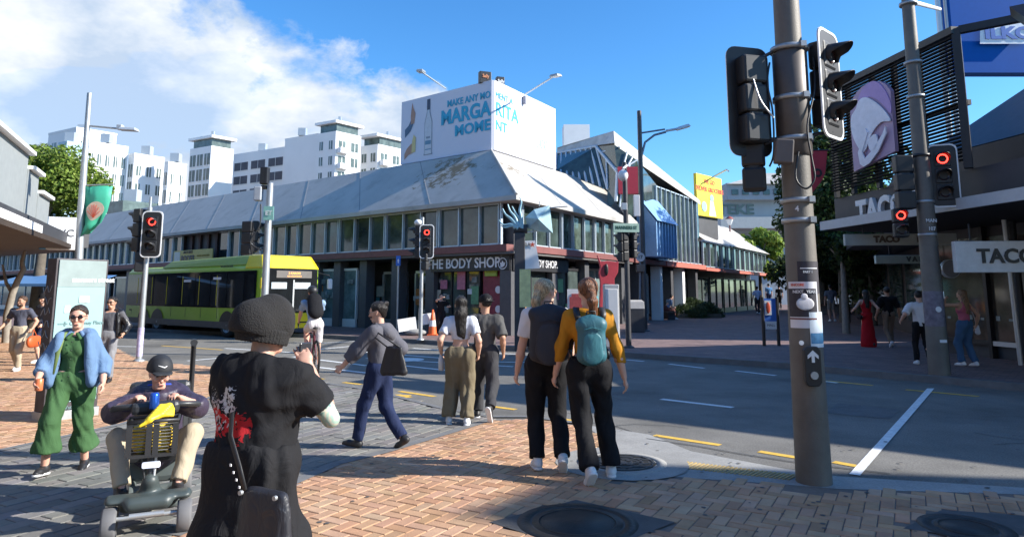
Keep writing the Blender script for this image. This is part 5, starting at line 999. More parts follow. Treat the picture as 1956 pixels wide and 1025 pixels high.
# red banner behind the big pole
p = P(1562, 330, 15); e = empty('red_banner', (p.x, p.y, p.z), 0, 'red hanging banner seen behind the thick pole', 'banner'); q = [P(x, y, 15) for x, y in ((1545, 288), (1580, 288), (1576, 330), (1570, 345), (1548, 372))]; m = MB(); m.add(q, [(0, 1, 2, 3, 4)]); b = m.build('cloth', mat('banner_red', (.42, .03, .05), .6, var=.1), e, world=True); b.modifiers.new('t', 'SOLIDIFY').thickness = .01; m = MB(); m.tube([P(1510, 287, 15), P(1582, 287, 15)], .02, 6); m.build('rod', M_BLK, e, world=True); m = MB(); m.tube([P(1510, 200, 15), G(1540, 660, .12)*0+Vector((P(1510, 200, 15).x, 15, .12))], .05, 8); m.build('pole', M_DPOLE, e, world=True)
m = MB(); m.lathe([(.05, 0), (.1, 0)], seg=16, M=Matrix.Translation(P(1562, 330, 14.97))@Matrix.Rotation(R(90), 4, 'X')); m.build('ring_print', M_BLK, e, world=True)
# wayfinding panel
wa = G(62, 804); wb = G(80, 808); wc = G(184, 793)
WD = Vector((wb.x, wb.y, 0)); dW = (Vector((wc.x, wc.y, 0))-WD).normalized(); WF = empty('wayfinding_sign', WD, 0, 'tall pale aqua wayfinding slab reading manners street', 'wayfinding sign'); lenW = (Vector((wc.x, wc.y, 0))-WD).length; zW = onplane(90, 492, WD, dW).z
M_AQ = mat('aqua_panel', (.27, .42, .42), .45, var=.04); sideW = Vector((wa.x-wb.x, wa.y-wb.y, 0)); dN = Vector((dW.y, -dW.x, 0)); dN = dN if dN.y < 0 else -dN
Mw = frame(WD, dW); m = MB(); m.span((0, .0, .12), (lenW, .24, zW-.0), Mw); m.build('slab', mat('bronze_side', (.07, .06, .065), .5, .3, var=.35, vs=5), WF, world=True, bevel=.005)
m = MB(); m.span((.03, -.015, .22), (lenW-.03, -.001, zW-.02), Mw); m.build('face_panel', M_AQ, WF, world=True); m = MB(); m.span((-.01, -.03, 0), (lenW+.01, .26, .119), Mw); m.build('plinth', M_GALV, WF, world=True)
m = MB(); m.span((.03, -.019, zW-.36), (lenW-.03, -.0155, zW-.02), Mw); m.build('header', mat('header_grey', (.24, .30, .29), .5), WF, world=True)
def wt(s, fx, z, size, m_=None, b=0): text(s, 'lettering', size, tframe(WD+dW*(lenW*fx)+dN*.021+UP*z, dW), m_ or mat('grey_green_ink', (.15, .26, .26), .6), WF, b, .002, 'LEFT')
wt('manners street', .30, zW-.27, .085, M_WHITE, .003)
m = MB(); m.box((lenW*.56, -.022, zW-.52), (.12, .006, .08), Mw); m.box((lenW*.26, -.02, zW-.64), (.07, .006, .09), Mw); m.build('symbol', M_SIGNW, WF, world=True)
for s, z in (('Courtenay Place', .82), ('Town Hall', 1.06), ('Michael Fowler', 1.28), ('Centre', 1.38), ('Civic Square', 1.62), ('Waterfront', 1.86)): wt(s, .32, zW-z, .062)
for z in (.82, 1.06, 1.28, 1.62, 1.86):
    m = MB(); m.box((lenW*.2, -.022, zW-z), (.11, .004, .012), Mw); m.box((lenW*.24, -.022, zW-z), (.02, .004, .05), Mw@Matrix.Identity(4)); m.build('arrow', MATS['grey_green_ink'], WF, world=True)
wh = MB()
rg = random.Random(4)
for k in range(9):
    z = .5+k*.14; pts = [Mw@Vector((-.004, .05+.04*i, z+.05*math.sin(i*1.9+k))) for i in range(7)]; wh.tube(pts, .006, 4)
wh.build('graffiti', mat('grey_scrawl', (.3, .3, .3), .6), WF, world=True)
# left building with stepped parapet and canopy
c0 = P(152, 480, 21.5); c0g = Vector((c0.x, c0.y, 0)); n0 = P(0, 430, 12.6); dE = (Vector((n0.x, n0.y, 0))-c0g).normalized(); dF = Vector((-.84, .54, 0)).normalized()
LB = empty('left_corner_building', (c0.x-6, c0.y, .0), 0, 'left edge building with stepped pale parapet and dark canopy', 'building')
poly = [c0g, c0g+dE*12, c0g+dE*12+dF*20, c0g+dF*26]; m = MB(); m.prism([(p.x, p.y) for p in poly], .12, z0=c0.z); m.build('canopy', mat('brown_soffit', (.05, .035, .025), .7, var=.3, vs=.8), LB, world=True)
nE = Vector((-dE.y, dE.x, 0)); nE = nE if nE.x > 0 else -nE
LS = (c0g, dE, nE)
m = MB(); fbox(m, *LS, .02, 12, -.3, -.12, c0.z+.121, c0.z+.45); mF = Matrix(((dF.x, -nE.x, 0, 0), (dF.y, -nE.y, 0, 0), (0, 0, 1, 0), (0, 0, 0, 1))); m.build('fascia', M_CHAR, LB, world=True)
m = MB(); F2 = frame(c0g, dF); m.span((.0, -.25, c0.z+.122), (24, -.02, c0.z+.6), F2) ; m.build('fascia', M_CHAR, LB, world=True)
M_PAR = mat('parapet_grey', (.26, .28, .28), .7, var=.08)
for a, b_, pyt in ((93, 71, 388), (71, 50, 342), (50, -90, 300)):
    ta, tb_ = tof(a, c0g, dE), tof(b_, c0g, dE); q_ = onplane(a, pyt, c0g-nE*.3, dE).z
    m = MB(); fbox(m, *LS, ta, tb_-.002, -.42, -.16-.02*(a < 80)-.02*(a < 60), c0.z+.3, q_); po_ = m.build('parapet', M_PAR, LB, world=True)
    m = MB(); fbox(m, *LS, ta-.05, tb_-.053, -.5, -.06, q_+.001, q_+.08); cp_ = m.build('coping', M_WHITE, po_); cp_.data.transform(Matrix.Translation(-Vector(LB.location)))
m = MB(); fbox(m, *LS, tof(71, c0g, dE), 13, -.1, -.01, c0.z+.121, c0.z+.30); m.build('white_trim', M_WHITE, LB, world=True)
m = MB(); m.prism([(p.x, p.y) for p in [c0g+dE*tof(12, c0g-nE*.8, dE)-nE*.8, c0g+dE*12-nE*.8, c0g+dE*12-nE*8, c0g+dE*tof(12, c0g-nE*.8, dE)-nE*8]], P(0, 222, 14).z-c0.z-.3, z0=c0.z+.3); m.build('tower_wall', M_CHAR, LB, world=True)
m = MB(); m.prism([(p.x, p.y) for p in [c0g+dE*3.2-nE*3.0+dF*2, c0g+dE*12-nE*3, c0g+dE*12-nE*14, c0g+dF*20]], c0.z-.02, z0=.02); m.build('wall', M_DARK, LB, world=True)
e = empty('box_sign', P(112, 446, 20), 0, 'white box sign with blue edge and small dark letters on the left canopy', 'sign'); Mx = tframe(P(116, 446, 20), Vector((.9, .45, 0))); m = MB(); m.box((.05, 0, 0), (.72, .95, .3), Mx); m.build('box', M_WHITE, e, world=True); m = MB(); m.box((-.40, 0, .0), (.16, .94, .31), Mx); m.build('blue_edge', mat('edge_blue', (.05, .25, .5), .5), e, world=True); text('WC', 'lettering', .3, Mx@Matrix.Translation((.1, -.0, .16)), M_CHAR, e, 0, .003)
# cafe awning and white vans of shade far left
p = G(28, 640, .12); e = empty('cafe_awning', (p.x, p.y+2, .12), 0, 'blue shop awning far left behind the two walkers', 'awning'); m = MB(); m.add([Vector(v) for v in ((-2.5, 0, 1.75), (1.2, 0, 1.75), (1.2, 1.6, 2.1), (-2.5, 1.6, 2.1))]+[Vector(v) for v in ((-2.5, 0, 1.65), (1.2, 0, 1.65))], [(0, 1, 2, 3), (4, 5, 1, 0)]); m.build('cloth', mat('awning_blue', (.08, .2, .42), .6), e).modifiers.new('t', 'SOLIDIFY').thickness = .02
for x_ in (-2.4, 1.1): MB().tube([(x_, 0, 0), (x_, 0, 2.0)], .03, 8).build('pole', M_FRAME, e)
# ---------------- trees and shrubs ----------------
def leafmat(name, c1, c2):
    m = mat(name, c1, .55, var=.35, vs=1.4, spec=.3, vcol=True); N, L, b = nodes_of(m)
    tr = N.new('ShaderNodeBsdfTranslucent'); ms = N.new('ShaderNodeMixShader'); ms.inputs[0].default_value = .35; out = [n for n in N if n.type == 'OUTPUT_MATERIAL'][0]
    L.new(b.inputs['Base Color'].links[0].from_socket, tr.inputs[0]); L.new(b.outputs[0], ms.inputs[1]); L.new(tr.outputs[0], ms.inputs[2]); L.new(ms.outputs[0], out.inputs[0]); return m
M_LEAF = leafmat('foliage', (.08, .13, .03), None); M_BARK = mat('bark', (.12, .10, .075), .9, var=.3, vs=5, bump=.01, bs=25)
def tree(loc, h, cr, cz_, n, leaf, cols, label, seed, trunk_r=.16, cat='tree', group=None, clumps=16, trunk_m=None, lean=(0, 0), cs=.33, flat=.8):
    rng = np.random.default_rng(seed); rr = random.Random(seed); e = empty('tree', loc, 0, label, cat, group); t = MB(); top = Vector((lean[0], lean[1], cz_-cr[2]*.2))
    t.tube([(0, 0, 0), (top.x*.3+.1*trunk_r, 0, top.z*.4), top*.75+Vector((.05, .05, 0)), top], [trunk_r*1.25, trunk_r, trunk_r*.75, trunk_r*.5], 10)
    cc = []
    for k in range(clumps):
        d = Vector((rr.gauss(0, 1), rr.gauss(0, 1), rr.gauss(.1, .9))).normalized()*rr.uniform(.45, .95); c = Vector((top.x+d.x*cr[0], top.y+d.y*cr[1], cz_+d.z*cr[2])); cc.append((c, rr.uniform(.6, 1.25)))
        if k < 9: t.tube([top*rr.uniform(.55, .95), top.lerp(c, .5)+Vector((0, 0, .2)), c], [trunk_r*.4, trunk_r*.25, trunk_r*.1], 6)
    t.build('trunk', trunk_m or M_BARK, e)
    cen = np.array([c[0] for c in cc]); sz = np.array([c[1] for c in cc]); idx = rng.integers(0, clumps, n)
    d = rng.normal(size=(n, 3)); d /= np.linalg.norm(d, axis=1)[:, None]; rad = rng.uniform(.25, 1, n)**.45
    R0 = max(cr)*cs; p = cen[idx]+d*(rad*sz[idx]*R0)[:, None]*np.array([1, 1, flat])
    nrm = d*.6+rng.normal(size=(n, 3))*.6+np.array([0, 0, .35]); nrm /= np.linalg.norm(nrm, axis=1)[:, None]
    a = np.cross(nrm, rng.normal(size=(n, 3))); a /= np.linalg.norm(a, axis=1)[:, None]; b = np.cross(nrm, a); s = leaf*rng.uniform(.6, 1.3, n)[:, None]
    v = np.stack([p-a*s, p-b*s*.55+nrm*s*.15, p+a*s, p+b*s*.55+nrm*s*.15], 1).reshape(-1, 3)
    me = bpy.data.meshes.new('crown'); f = np.arange(4*n).reshape(-1, 4); me.from_pydata(v.tolist(), [], f.tolist())
    colr = np.array(cols)[rng.integers(0, len(cols), n)]*rng.uniform(.75, 1.25, (n, 1)); ca = me.color_attributes.new('Col', 'FLOAT_COLOR', 'CORNER')
    ca.data.foreach_set('color', np.repeat(np.concatenate([colr, np.ones((n, 1))], 1), 4, 0).ravel()); me.materials.append(M_LEAF); me.update()
    o = bpy.data.objects.new('crown', me); COL.objects.link(o); o.parent = e; return e
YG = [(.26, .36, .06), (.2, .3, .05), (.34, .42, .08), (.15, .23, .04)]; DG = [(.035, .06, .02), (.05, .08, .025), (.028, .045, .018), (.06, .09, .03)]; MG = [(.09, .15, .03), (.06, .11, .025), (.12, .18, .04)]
p = P(88, 370, 27); tree((p.x, p.y, 0), 8, (2.3, 2.2, 1.5), P(88, 360, 27).z, 26000, .085, [(.14, .22, .03), (.2, .28, .045), (.08, .13, .02), (.25, .32, .06)], 'bright green broad tree behind the stepped parapet on the left', 2, .2, clumps=26, cs=.36)
p = P(1450, 500, 58); tree((p.x, p.y, .12), 7, (2.3, 2.3, 2.2), P(1450, 482, 58).z, 8000, .2, YG, 'sunlit yellow green tree at the far end of the mall', 4, .15, clumps=18)
p = P(1420, 500, 58); tree((p.x, p.y, .12), 7, (1.3, 1.3, 1.3), P(1424, 508, 58).z, 2500, .16, YG, 'small light green tree left of the sunlit mall tree', 14, .1, clumps=9)
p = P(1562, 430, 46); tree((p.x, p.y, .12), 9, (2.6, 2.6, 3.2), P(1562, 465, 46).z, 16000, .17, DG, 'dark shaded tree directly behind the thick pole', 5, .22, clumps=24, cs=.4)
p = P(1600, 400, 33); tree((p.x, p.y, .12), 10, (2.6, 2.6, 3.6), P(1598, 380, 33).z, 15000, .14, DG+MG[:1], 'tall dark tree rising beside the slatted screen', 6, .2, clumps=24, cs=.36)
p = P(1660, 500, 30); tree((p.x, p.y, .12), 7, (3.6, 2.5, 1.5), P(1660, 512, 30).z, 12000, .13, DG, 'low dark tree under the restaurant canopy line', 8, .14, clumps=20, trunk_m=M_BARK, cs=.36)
p = P(1612, 560, 24.5); tree((p.x, p.y, .12), 7, (1.6, 1.5, .9), P(1612, 470, 24.5).z, 6000, .11, DG+MG[:1], 'slim pale trunked mall tree left of the hanging signs', 9, .11, clumps=12, trunk_m=mat('pale_bark', (.26, .23, .19), .85, var=.3, vs=8), cs=.4)
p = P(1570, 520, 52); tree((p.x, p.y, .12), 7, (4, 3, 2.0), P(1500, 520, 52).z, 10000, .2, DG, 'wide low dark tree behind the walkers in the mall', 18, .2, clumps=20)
# shade tree leafless trunk on the left by the two walkers
g1_ = G(12, 655); e = empty('tree', (g1_.x, g1_.y, 0), 0, 'bare twisting pale trunked street tree at the far left', 'tree'); Dt = g1_.y; o_ = Vector(e.location)
m = MB(); m.tube([Vector((0, 0, 0))]+[P(x, y, Dt)-o_ for x, y in ((14, 600), (24, 560), (34, 535), (45, 515), (42, 500), (48, 478))], [.13, .11, .1, .09, .08, .06, .04], 8); m.tube([P(x, y, Dt)-o_ for x, y in ((24, 560), (12, 540), (5, 505))], [.06, .05, .03], 6); m.build('trunk', MATS['pale_bark'], e)
def shrub(px, py, r, h, n, label, cols=DG):
    g0 = G(px, py, .12); e = empty('shrub', g0, 0, label, 'shrub', 'planted shrubs in the mall'); rng = np.random.default_rng(int(px)); d = rng.normal(size=(n, 3)); d[:, 2] = abs(d[:, 2]); d /= np.linalg.norm(d, axis=1)[:, None]; lump = 1+.18*np.sin(d[:, 0]*5+px)*np.cos(d[:, 1]*6)
    p = d*np.array([r[0], r[1], h])*(lump*rng.uniform(.55, 1, n)**.4)[:, None]; nr_ = d+rng.normal(size=(n, 3))*.5; a = np.cross(nr_, rng.normal(size=(n, 3))); a /= np.linalg.norm(a, axis=1)[:, None]; b = np.cross(nr_, a); b /= np.linalg.norm(b, axis=1)[:, None]; s = .07*rng.uniform(.6, 1.4, n)[:, None]
    v = np.stack([p-a*s, p-b*s*.4, p+a*s, p+b*s*.4], 1).reshape(-1, 3); v[:, 2] = np.maximum(v[:, 2], .0); me = bpy.data.meshes.new('foliage'); me.from_pydata(v.tolist(), [], np.arange(4*n).reshape(-1, 4).tolist())
    c = np.array(cols)[rng.integers(0, len(cols), n)]; ca = me.color_attributes.new('Col', 'FLOAT_COLOR', 'CORNER'); ca.data.foreach_set('color', np.repeat(np.concatenate([c, np.ones((n, 1))], 1), 4, 0).ravel()); me.materials.append(M_LEAF); o = bpy.data.objects.new('foliage', me); COL.objects.link(o); o.parent = e
    MB().box((0, 0, .12), (r[0]*1.6, r[1]*1.6, .24)).build('soil_bed', M_BARK, e)
shrub(1328, 606, (1.5, 1.2), 1.0, 7000, 'wide dark shrub mound in front of the shops'); shrub(1370, 590, (1.4, 1.2), 1.1, 5000, 'dark shrub behind the red lamp post'); shrub(1300, 590, (1.2, 1), .9, 3500, 'smaller dark shrub left of the mound, nearest the shop columns'); shrub(1420, 580, (1.2, 1), 1.0, 3500, 'dark shrub right of the red lamp post')
p = G(1385, 575, .12); e = empty('green_hoarding', p, 0, 'dark green hoarding panel across the mall behind the shrubs', 'hoarding'); m = MB(); m.box((1, 4, 1.3), (6.5, .1, 2.4)); m.build('panel', mat('hoarding_green', (.02, .13, .06), .6, var=.2), e)
for k in range(4): MB().box((-2.2+k*2.1, 3.9, 1.3), (.1, .08, 2.5)).build('upright', M_DPOLE, e)
p = G(1600, 600, .12); e = empty('planter_wall', p, 0, 'long low grey planter wall on the right of the mall', 'planter'); m = MB(); m.box((1.2, 1, .3), (4.6, .5, .6)); m.build('wall', MATS['concrete'], e, bevel=.03); MB().box((1.2, .85, .62), (4.6, .9, .06)).build('seat_top', mat('timber', (.12, .08, .06), .7, var=.3), e)
# ---------------- bus ----------------
bf = G(503, 657); BD = (G(303, 640)-G(437, 650)); bdir = Vector((dL.x, dL.y, 0)).normalized(); f0 = P(499, 600, 22.8)
BUS = empty('city_bus', (f0.x, f0.y, 0), math.atan2(-bdir.y, -bdir.x), 'lime green and yellow single deck city bus crossing in front of the long building', 'bus')
# local: +x forward, near side (towards camera) is -y ; origin front near corner
BL, BW, BH = 0, 0, 3.05
BSC = .9; BUS.scale = (BSC, BSC, .86); tt = tof(243, f0, bdir); BL = tt/BSC; BW = 2.5
M_BG = mat('bus_green', (.33, .52, .03), .35, var=.06, spec=.5, coat=.3); M_BY = mat('bus_yellow', (.80, .62, .02), .3, var=.05, coat=.4); M_BGL = mat('bus_glass', (.012, .014, .016), .06, var=.4, vs=1, spec=.5); M_TYRE = mat('tyre', (.02, .02, .02), .8); M_SKIRT = mat('bus_skirt', (.10, .09, .085), .5, var=.2)
def sec(x, w0, zt_):  # rounded cross section
    return [(x, 0, .38), (x, 0, 1.15), (x, .02, 2.75), (x, .12, zt_-.06), (x, .35, zt_), (x, BW-.35, zt_), (x, BW-.12, zt_-.06), (x, BW-.02, 2.75), (x, BW, 1.15), (x, BW, .38)]
m = MB(); S = [sec(-BL, 0, 2.9), sec(-BL+.15, 0, 2.98), sec(-.45, 0, 2.98), sec(-.12, 0, 2.9)]; vs = [v for s_ in S for v in s_]
front = [(0.0, .1, .38), (.06, .1, 1.15), (-.02, .14, 2.3), (-.15, .25, 2.8), (-.2, .5, 2.88), (-.2, BW-.5, 2.88), (-.15, BW-.25, 2.8), (-.02, BW-.14, 2.3), (.06, BW-.1, 1.15), (0, BW-.1, .38)]; vs += front; fs = []
for i in range(4):
    for k in range(9): fs.append((i*10+k, i*10+k+1, (i+1)*10+k+1, (i+1)*10+k))
fs += [tuple(range(9, -1, -1)), tuple(range(40, 50))]; fs += [(i*10+9, i*10, (i+1)*10, (i+1)*10+9) for i in range(4)]
m.add(vs, fs); m.build('body', M_BG, BUS)
m = MB(); m.span((-BL+.05, -.02, 1.18), (-.42, -.001, 2.66)); m.build('side_glass_band', M_BGL, BUS); m = MB(); m.span((-BL+.2, BW+.001, 1.18), (-.42, BW+.02, 2.66)); m.build('side_glass_band', M_BGL, BUS)
for k in range(8):
    x = -BL+.3+(BL-1.5)*k/8; w = MB(); w.span((x+.05, -.035, 1.25), (x+(BL-1.5)/8-.05, -.021, 2.58)); w.build('window', mat('bus_pane', (.02, .024, .026), .05, var=.8, vs=1.2), BUS)  # strong pane mottle put into the colour as reflections
m = MB(); m.span((-1.35, -.036, .55), (-.5, -.021, 2.6)) if False else m.span((-.98, -.045, 1.3), (-.5, -.022, 2.5)); m.build('driver_window', MATS['bus_pane'], BUS)
m = MB(); m.span((-BL+.02, -.03, .36), (-.3, -.001, .62)); m.build('skirt', M_SKIRT, BUS)
hump = MB(); zz = 3.0; hump.prism([(-BL+.9, .25), (-.2, .25), (-.02, .5), (-.02, BW-.5), (-.2, BW-.25), (-BL+.9, BW-.25)], .001, z0=zz) if False else None
def loft(mb, A, B):
    n = len(A); mb.add([Vector(a) for a in A]+[Vector(b) for b in B], [(i, (i+1) % n, n+(i+1) % n, n+i) for i in range(n)]+[tuple(range(n-1, -1, -1)), tuple(range(n, 2*n))])
m = MB(); yy0, yy1 = .04, BW-.04
loft(m, [(-BL+3.2, yy0, 2.9), (-1.3, yy0, 2.9), (-1.3, yy1, 2.9), (-BL+3.2, yy1, 2.9)], [(-BL+3.6, yy0+.25, 3.22), (-1.3, yy0+.2, 3.30), (-1.3, yy1-.2, 3.30), (-BL+3.6, yy1-.25, 3.22)]); m.build('roof_pod', mat('bus_roof_green', (.24, .36, .05), .45, var=.1), BUS, bevel=.05)
m = MB(); loft(m, [(-1.28, -.03, 2.74), (-.05, -.02, 2.74), (.10, .25, 2.74), (.10, BW-.25, 2.74), (-.05, BW+.02, 2.74), (-1.28, BW+.03, 2.74)], [(-1.28, .15, 3.32), (-.42, .15, 3.30), (-.18, .4, 3.26), (-.18, BW-.4, 3.26), (-.42, BW-.15, 3.30), (-1.28, BW-.15, 3.32)]); m.build('yellow_front_cap', M_BY, BUS, bevel=.06)
m = MB(); m.span((.03, .16, 1.0), (.075, BW-.16, 2.74), Matrix.Identity(4)); m.build('windscreen', M_BGL, BUS, bevel=.03)
m = MB(); m.span((.06, .1, .4), (.12, BW-.1, .99)); m.build('bumper', M_BY, BUS, bevel=.04)
m = MB(); m.span((.078, .5, 2.38), (.095, BW-.45, 2.66)); m.build('destination_screen', mat('dest_screen', (.13, .12, .11), .4), BUS); 
Mt = Matrix.Translation((.10, BW/2+.02, 2.56))@tframe((0, 0, 0), Vector((0, 1, 0))); M_AMB = mat('amber_led', (.9, .35, .08), .5, emit=.8, var=0)
text('2 KARORI', 'lettering', .12, Mt, M_AMB, BUS, .002, .002, world=False); text('VIA COURTENAY', 'lettering', .08, Matrix.Translation((0, 0, -.12))@Mt, M_AMB, BUS, .001, .002, world=False)
for y0_, y1_ in ((.3, .95), (1.3, 2.0)): m = MB(); m.span((.078, y0_, 1.95), (.10, y1_, 2.2)); m.build('blind', mat('blind_grey', (.42, .5, .55), .5), BUS)
m = MB(); m.span((.078, BW/2-.03, 1.02), (.11, BW/2+.03, 2.3)); m.build('wiper_pillar', M_FRAME, BUS)
for y_ in (.3, BW-.3): m = MB(); m.ell((.12, y_, .72), (.04, .14, .1)); m.build('headlight', M_SIGNW, BUS)
for y_, s_ in ((-.22, 1), (BW+.22, -1)):
    m = MB(); m.box((.35, y_, 2.15), (.12, .2, .42)); mo = m.build('mirror', M_BY if s_ == 1 else M_WHITE, BUS, bevel=.04); m = MB(); m.tube([(.0, y_+s_*.3, 2.6), (.3, y_, 2.5), (.34, y_, 2.35)], .025, 8); m.build('arm', M_BLK, mo)
def wheel(x, y, r=.5):
    s_ = -1 if y < 1 else 1; ax = Matrix.Translation((x, y, r))@Matrix.Rotation(R(90)*-s_, 4, 'X')
    m = MB(); m.lathe([(r*.62, -.26), (r*.95, -.26), (r, -.2), (r, -.03), (r*.95, .02), (r*.62, .02)], seg=28, M=ax); w = m.build('wheel', M_TYRE, BUS); m = MB(); m.lathe([(r*.62, .02), (r*.58, -.04), (r*.3, -.05), (r*.25, .02), (r*.12, .03), (0, .03)], seg=24, M=ax)
    for k in range(8): m.cyl(ax@Vector((r*.42*math.cos(k*.785), r*.42*math.sin(k*.785), -.05)), .02, .03, 6, ax.to_3x3()@UP)
    m.build('rim', M_GALV, w)
    ar = MB(); pts = [(x+(r+.1)*math.cos(R(a)), r+(r+.1)*math.sin(R(a))) for a in range(-10, 191, 12)]
    vs = [Vector((a, y-s_*.003+(s_*.028), b)) for a, b in pts]; ar.add(vs, [tuple(range(len(vs)))]); ar.build('wheel_arch', M_BLK, BUS)
xw, xr, xr2 = [-tof(q_, f0, bdir)/BSC for q_ in (437, 304, 281)]
for x_ in (xw, xr, xr2-.15):
    wheel(x_, -.0+.0, .48); wheel(x_, BW, .48)
for k in range(9):
    x = -BL+.6+k*(BL-1.2)/8; m = MB(); m.span((x-.008, -.006, .74), (x+.008, .0, 1.16)); m.build('panel_seam', M_SKIRT, BUS)
m = MB(); m.span((-BL+.4, -.012, 1.0), (-BL+1.9, -.002, 1.12)); m.build('number_panel', M_BG, BUS); text('3647', 'lettering', .14, Matrix.Translation((-BL+.5, -.006, .98))@tframe((0, 0, 0), Vector((1, 0, 0))), M_BLK, BUS, .001, .004, world=False)
for k in range(6):
    x = -BL+1.2+k*(BL-3)/6; m = MB(); m.tube([(x, -.037, 1.28), (x, -.037, 2.5)], .012, 6); m.build('hand_rail', M_BY, BUS)
text('WELLINGTON BUSES', 'lettering', .10, Matrix.Translation((-2.6, .0, 2.86))@tframe((0, -.0, 0), Vector((1, 0, 0))), M_BLK, BUS, .001, .004, world=False)
for x_, z_ in ((-5.6, 2.3), (-3.2, 2.38), (-8.6, 2.3)): m = MB(); m.span((x_-.3, -.042, z_-.05), (x_+.3, -.036, z_+.05)); m.build('reflection_label', M_SIGNW, BUS) if x_ != -8.6 else None
# ---------------- figures: implicit surfaces meshed here ----------------
class SDF:
    def __init__(s, k=.03): s.p = []; s.k = k; s.cuts = []
    def cap(s, a, b, ra, rb=None, sq=None, f=1.0, k=None, flat=False):     # tapered capsule; sq = axis squeezed by factor f
        s.p.append((np.array(a, float), np.array(b, float), ra, ra if rb is None else rb, None if sq is None else np.array(sq, float)/np.linalg.norm(sq), f, k, flat)); return s
    def ell(s, c, r, k=None): s.p.append(('e', np.array(c, float), np.array(r, float), k)); return s
    def cut(s, pt, n): s.cuts.append((np.array(pt, float), np.array(n, float)/np.linalg.norm(n))); return s     # removes the side n points to
    def bounds(s, pad):
        lo = np.full(3, 1e9); hi = -lo
        for p in s.p:
            if isinstance(p[0], str): a = p[1]-p[2]; b = p[1]+p[2]
            else: r = max(p[2], p[3]); a = np.minimum(p[0], p[1])-r; b = np.maximum(p[0], p[1])+r
            lo = np.minimum(lo, a); hi = np.maximum(hi, b)
        return lo-pad, hi+pad
    def mesh(s, h):
        k0 = s.k; lo, hi = s.bounds(3*h+.01); n = np.ceil((hi-lo)/h).astype(int)+1; F = np.full(n, .2, np.float32)
        ax = [lo[i]+h*np.arange(n[i]) for i in range(3)]
        for p in s.p:
            if isinstance(p[0], str): _, c, r, k = p; a = c-r; b = c+r
            else: A, B, ra, rb, sq, f, k, flat = p; r_ = max(ra, rb); a = np.minimum(A, B)-r_; b = np.maximum(A, B)+r_
            k = k0 if k is None else k; pad = k+2.5*h
            i0 = np.maximum(((a-pad-lo)/h).astype(int), 0); i1 = np.minimum(np.ceil((b+pad-lo)/h).astype(int)+1, n)
            X = ax[0][i0[0]:i1[0], None, None]; Y = ax[1][None, i0[1]:i1[1], None]; Z = ax[2][None, None, i0[2]:i1[2]]
            if isinstance(p[0], str):
                q = np.sqrt(((X-c[0])/r[0])**2+((Y-c[1])/r[1])**2+((Z-c[2])/r[2])**2); d = (q-1)*min(r)
                d = np.where(q > .01, d*(1+0*q), d)
            else:
                AB = B-A; L2 = max(AB.dot(AB), 1e-9); t = ((X-A[0])*AB[0]+(Y-A[1])*AB[1]+(Z-A[2])*AB[2])/L2; tc = np.clip(t, 0, 1)
                dx, dy, dz = X-A[0]-tc*AB[0], Y-A[1]-tc*AB[1], Z-A[2]-tc*AB[2]; d2 = dx*dx+dy*dy+dz*dz
                if sq is not None: c = dx*sq[0]+dy*sq[1]+dz*sq[2]; d2 = d2+c*c*(f*f-1)
                d = np.sqrt(d2)-(ra+(rb-ra)*tc)
                if sq is not None: d = d/ (1+.3*(f-1))
                if flat: d = np.maximum(d, (t-1)*math.sqrt(L2))
            S = F[i0[0]:i1[0], i0[1]:i1[1], i0[2]:i1[2]]
            if k > 1e-4: hh = np.maximum(k-np.abs(S-d), 0)/k; R_ = np.minimum(S, d)-hh*hh*k*.25
            else: R_ = np.minimum(S, d)
            F[i0[0]:i1[0], i0[1]:i1[1], i0[2]:i1[2]] = R_
        for pt, nn in s.cuts:
            d = (ax[0][:, None, None]-pt[0])*nn[0]+(ax[1][None, :, None]-pt[1])*nn[1]+(ax[2][None, None, :]-pt[2])*nn[2]; F = np.maximum(F, d.astype(np.float32))
        I = F < 0; m = n-1
        cnt = sum(I[a:m[0]+a, b:m[1]+b, c:m[2]+c].astype(np.int8) for a in (0, 1) for b in (0, 1) for c in (0, 1)); act = (cnt > 0) & (cnt < 8); ci = np.argwhere(act)
        if len(ci) == 0: return np.zeros((0, 3)), []
        idx = np.full(act.shape, -1, np.int64); idx[tuple(ci.T)] = np.arange(len(ci)); acc = np.zeros((len(ci), 3)); w = np.zeros(len(ci))
        co = [(a, b, c) for a in (0, 1) for b in (0, 1) for c in (0, 1)]; val = {o: F[ci[:, 0]+o[0], ci[:, 1]+o[1], ci[:, 2]+o[2]] for o in co}
        for o in co:
            for a in range(3):
                if o[a]: continue
                q = list(o); q[a] = 1; v0, v1 = val[o], val[tuple(q)]; c = (v0 < 0) != (v1 < 0); den = np.where(c, v0-v1, 1); t = np.where(c, v0/den, 0)
                pos = np.tile(np.array(o, float), (len(ci), 1)); pos[:, a] += t; acc += pos*c[:, None]; w += c
        V = lo+h*(ci+acc/w[:, None]); faces = []
        for a in range(3):
            b, c = (a+1) % 3, (a+2) % 3; sl0 = [slice(None)]*3; sl1 = [slice(None)]*3; sl0[a] = slice(0, -1); sl1[a] = slice(1, None); x = I[tuple(sl0)] != I[tuple(sl1)]; e = np.argwhere(x)
            e = e[(e[:, b] > 0) & (e[:, c] > 0) & (e[:, b] < m[b]) & (e[:, c] < m[c])]
            if not len(e): continue
            def id_(db, dc): q = e.copy(); q[:, b] -= db; q[:, c] -= dc; return idx[tuple(q.T)]
            f = np.stack([id_(1, 1), id_(0, 1), id_(0, 0), id_(1, 0)], 1); ins = I[tuple(e.T)]; f[~ins] = f[~ins][:, ::-1]; faces.append(f)
        Fc = np.concatenate(faces); return V, Fc[(Fc >= 0).all(1)]
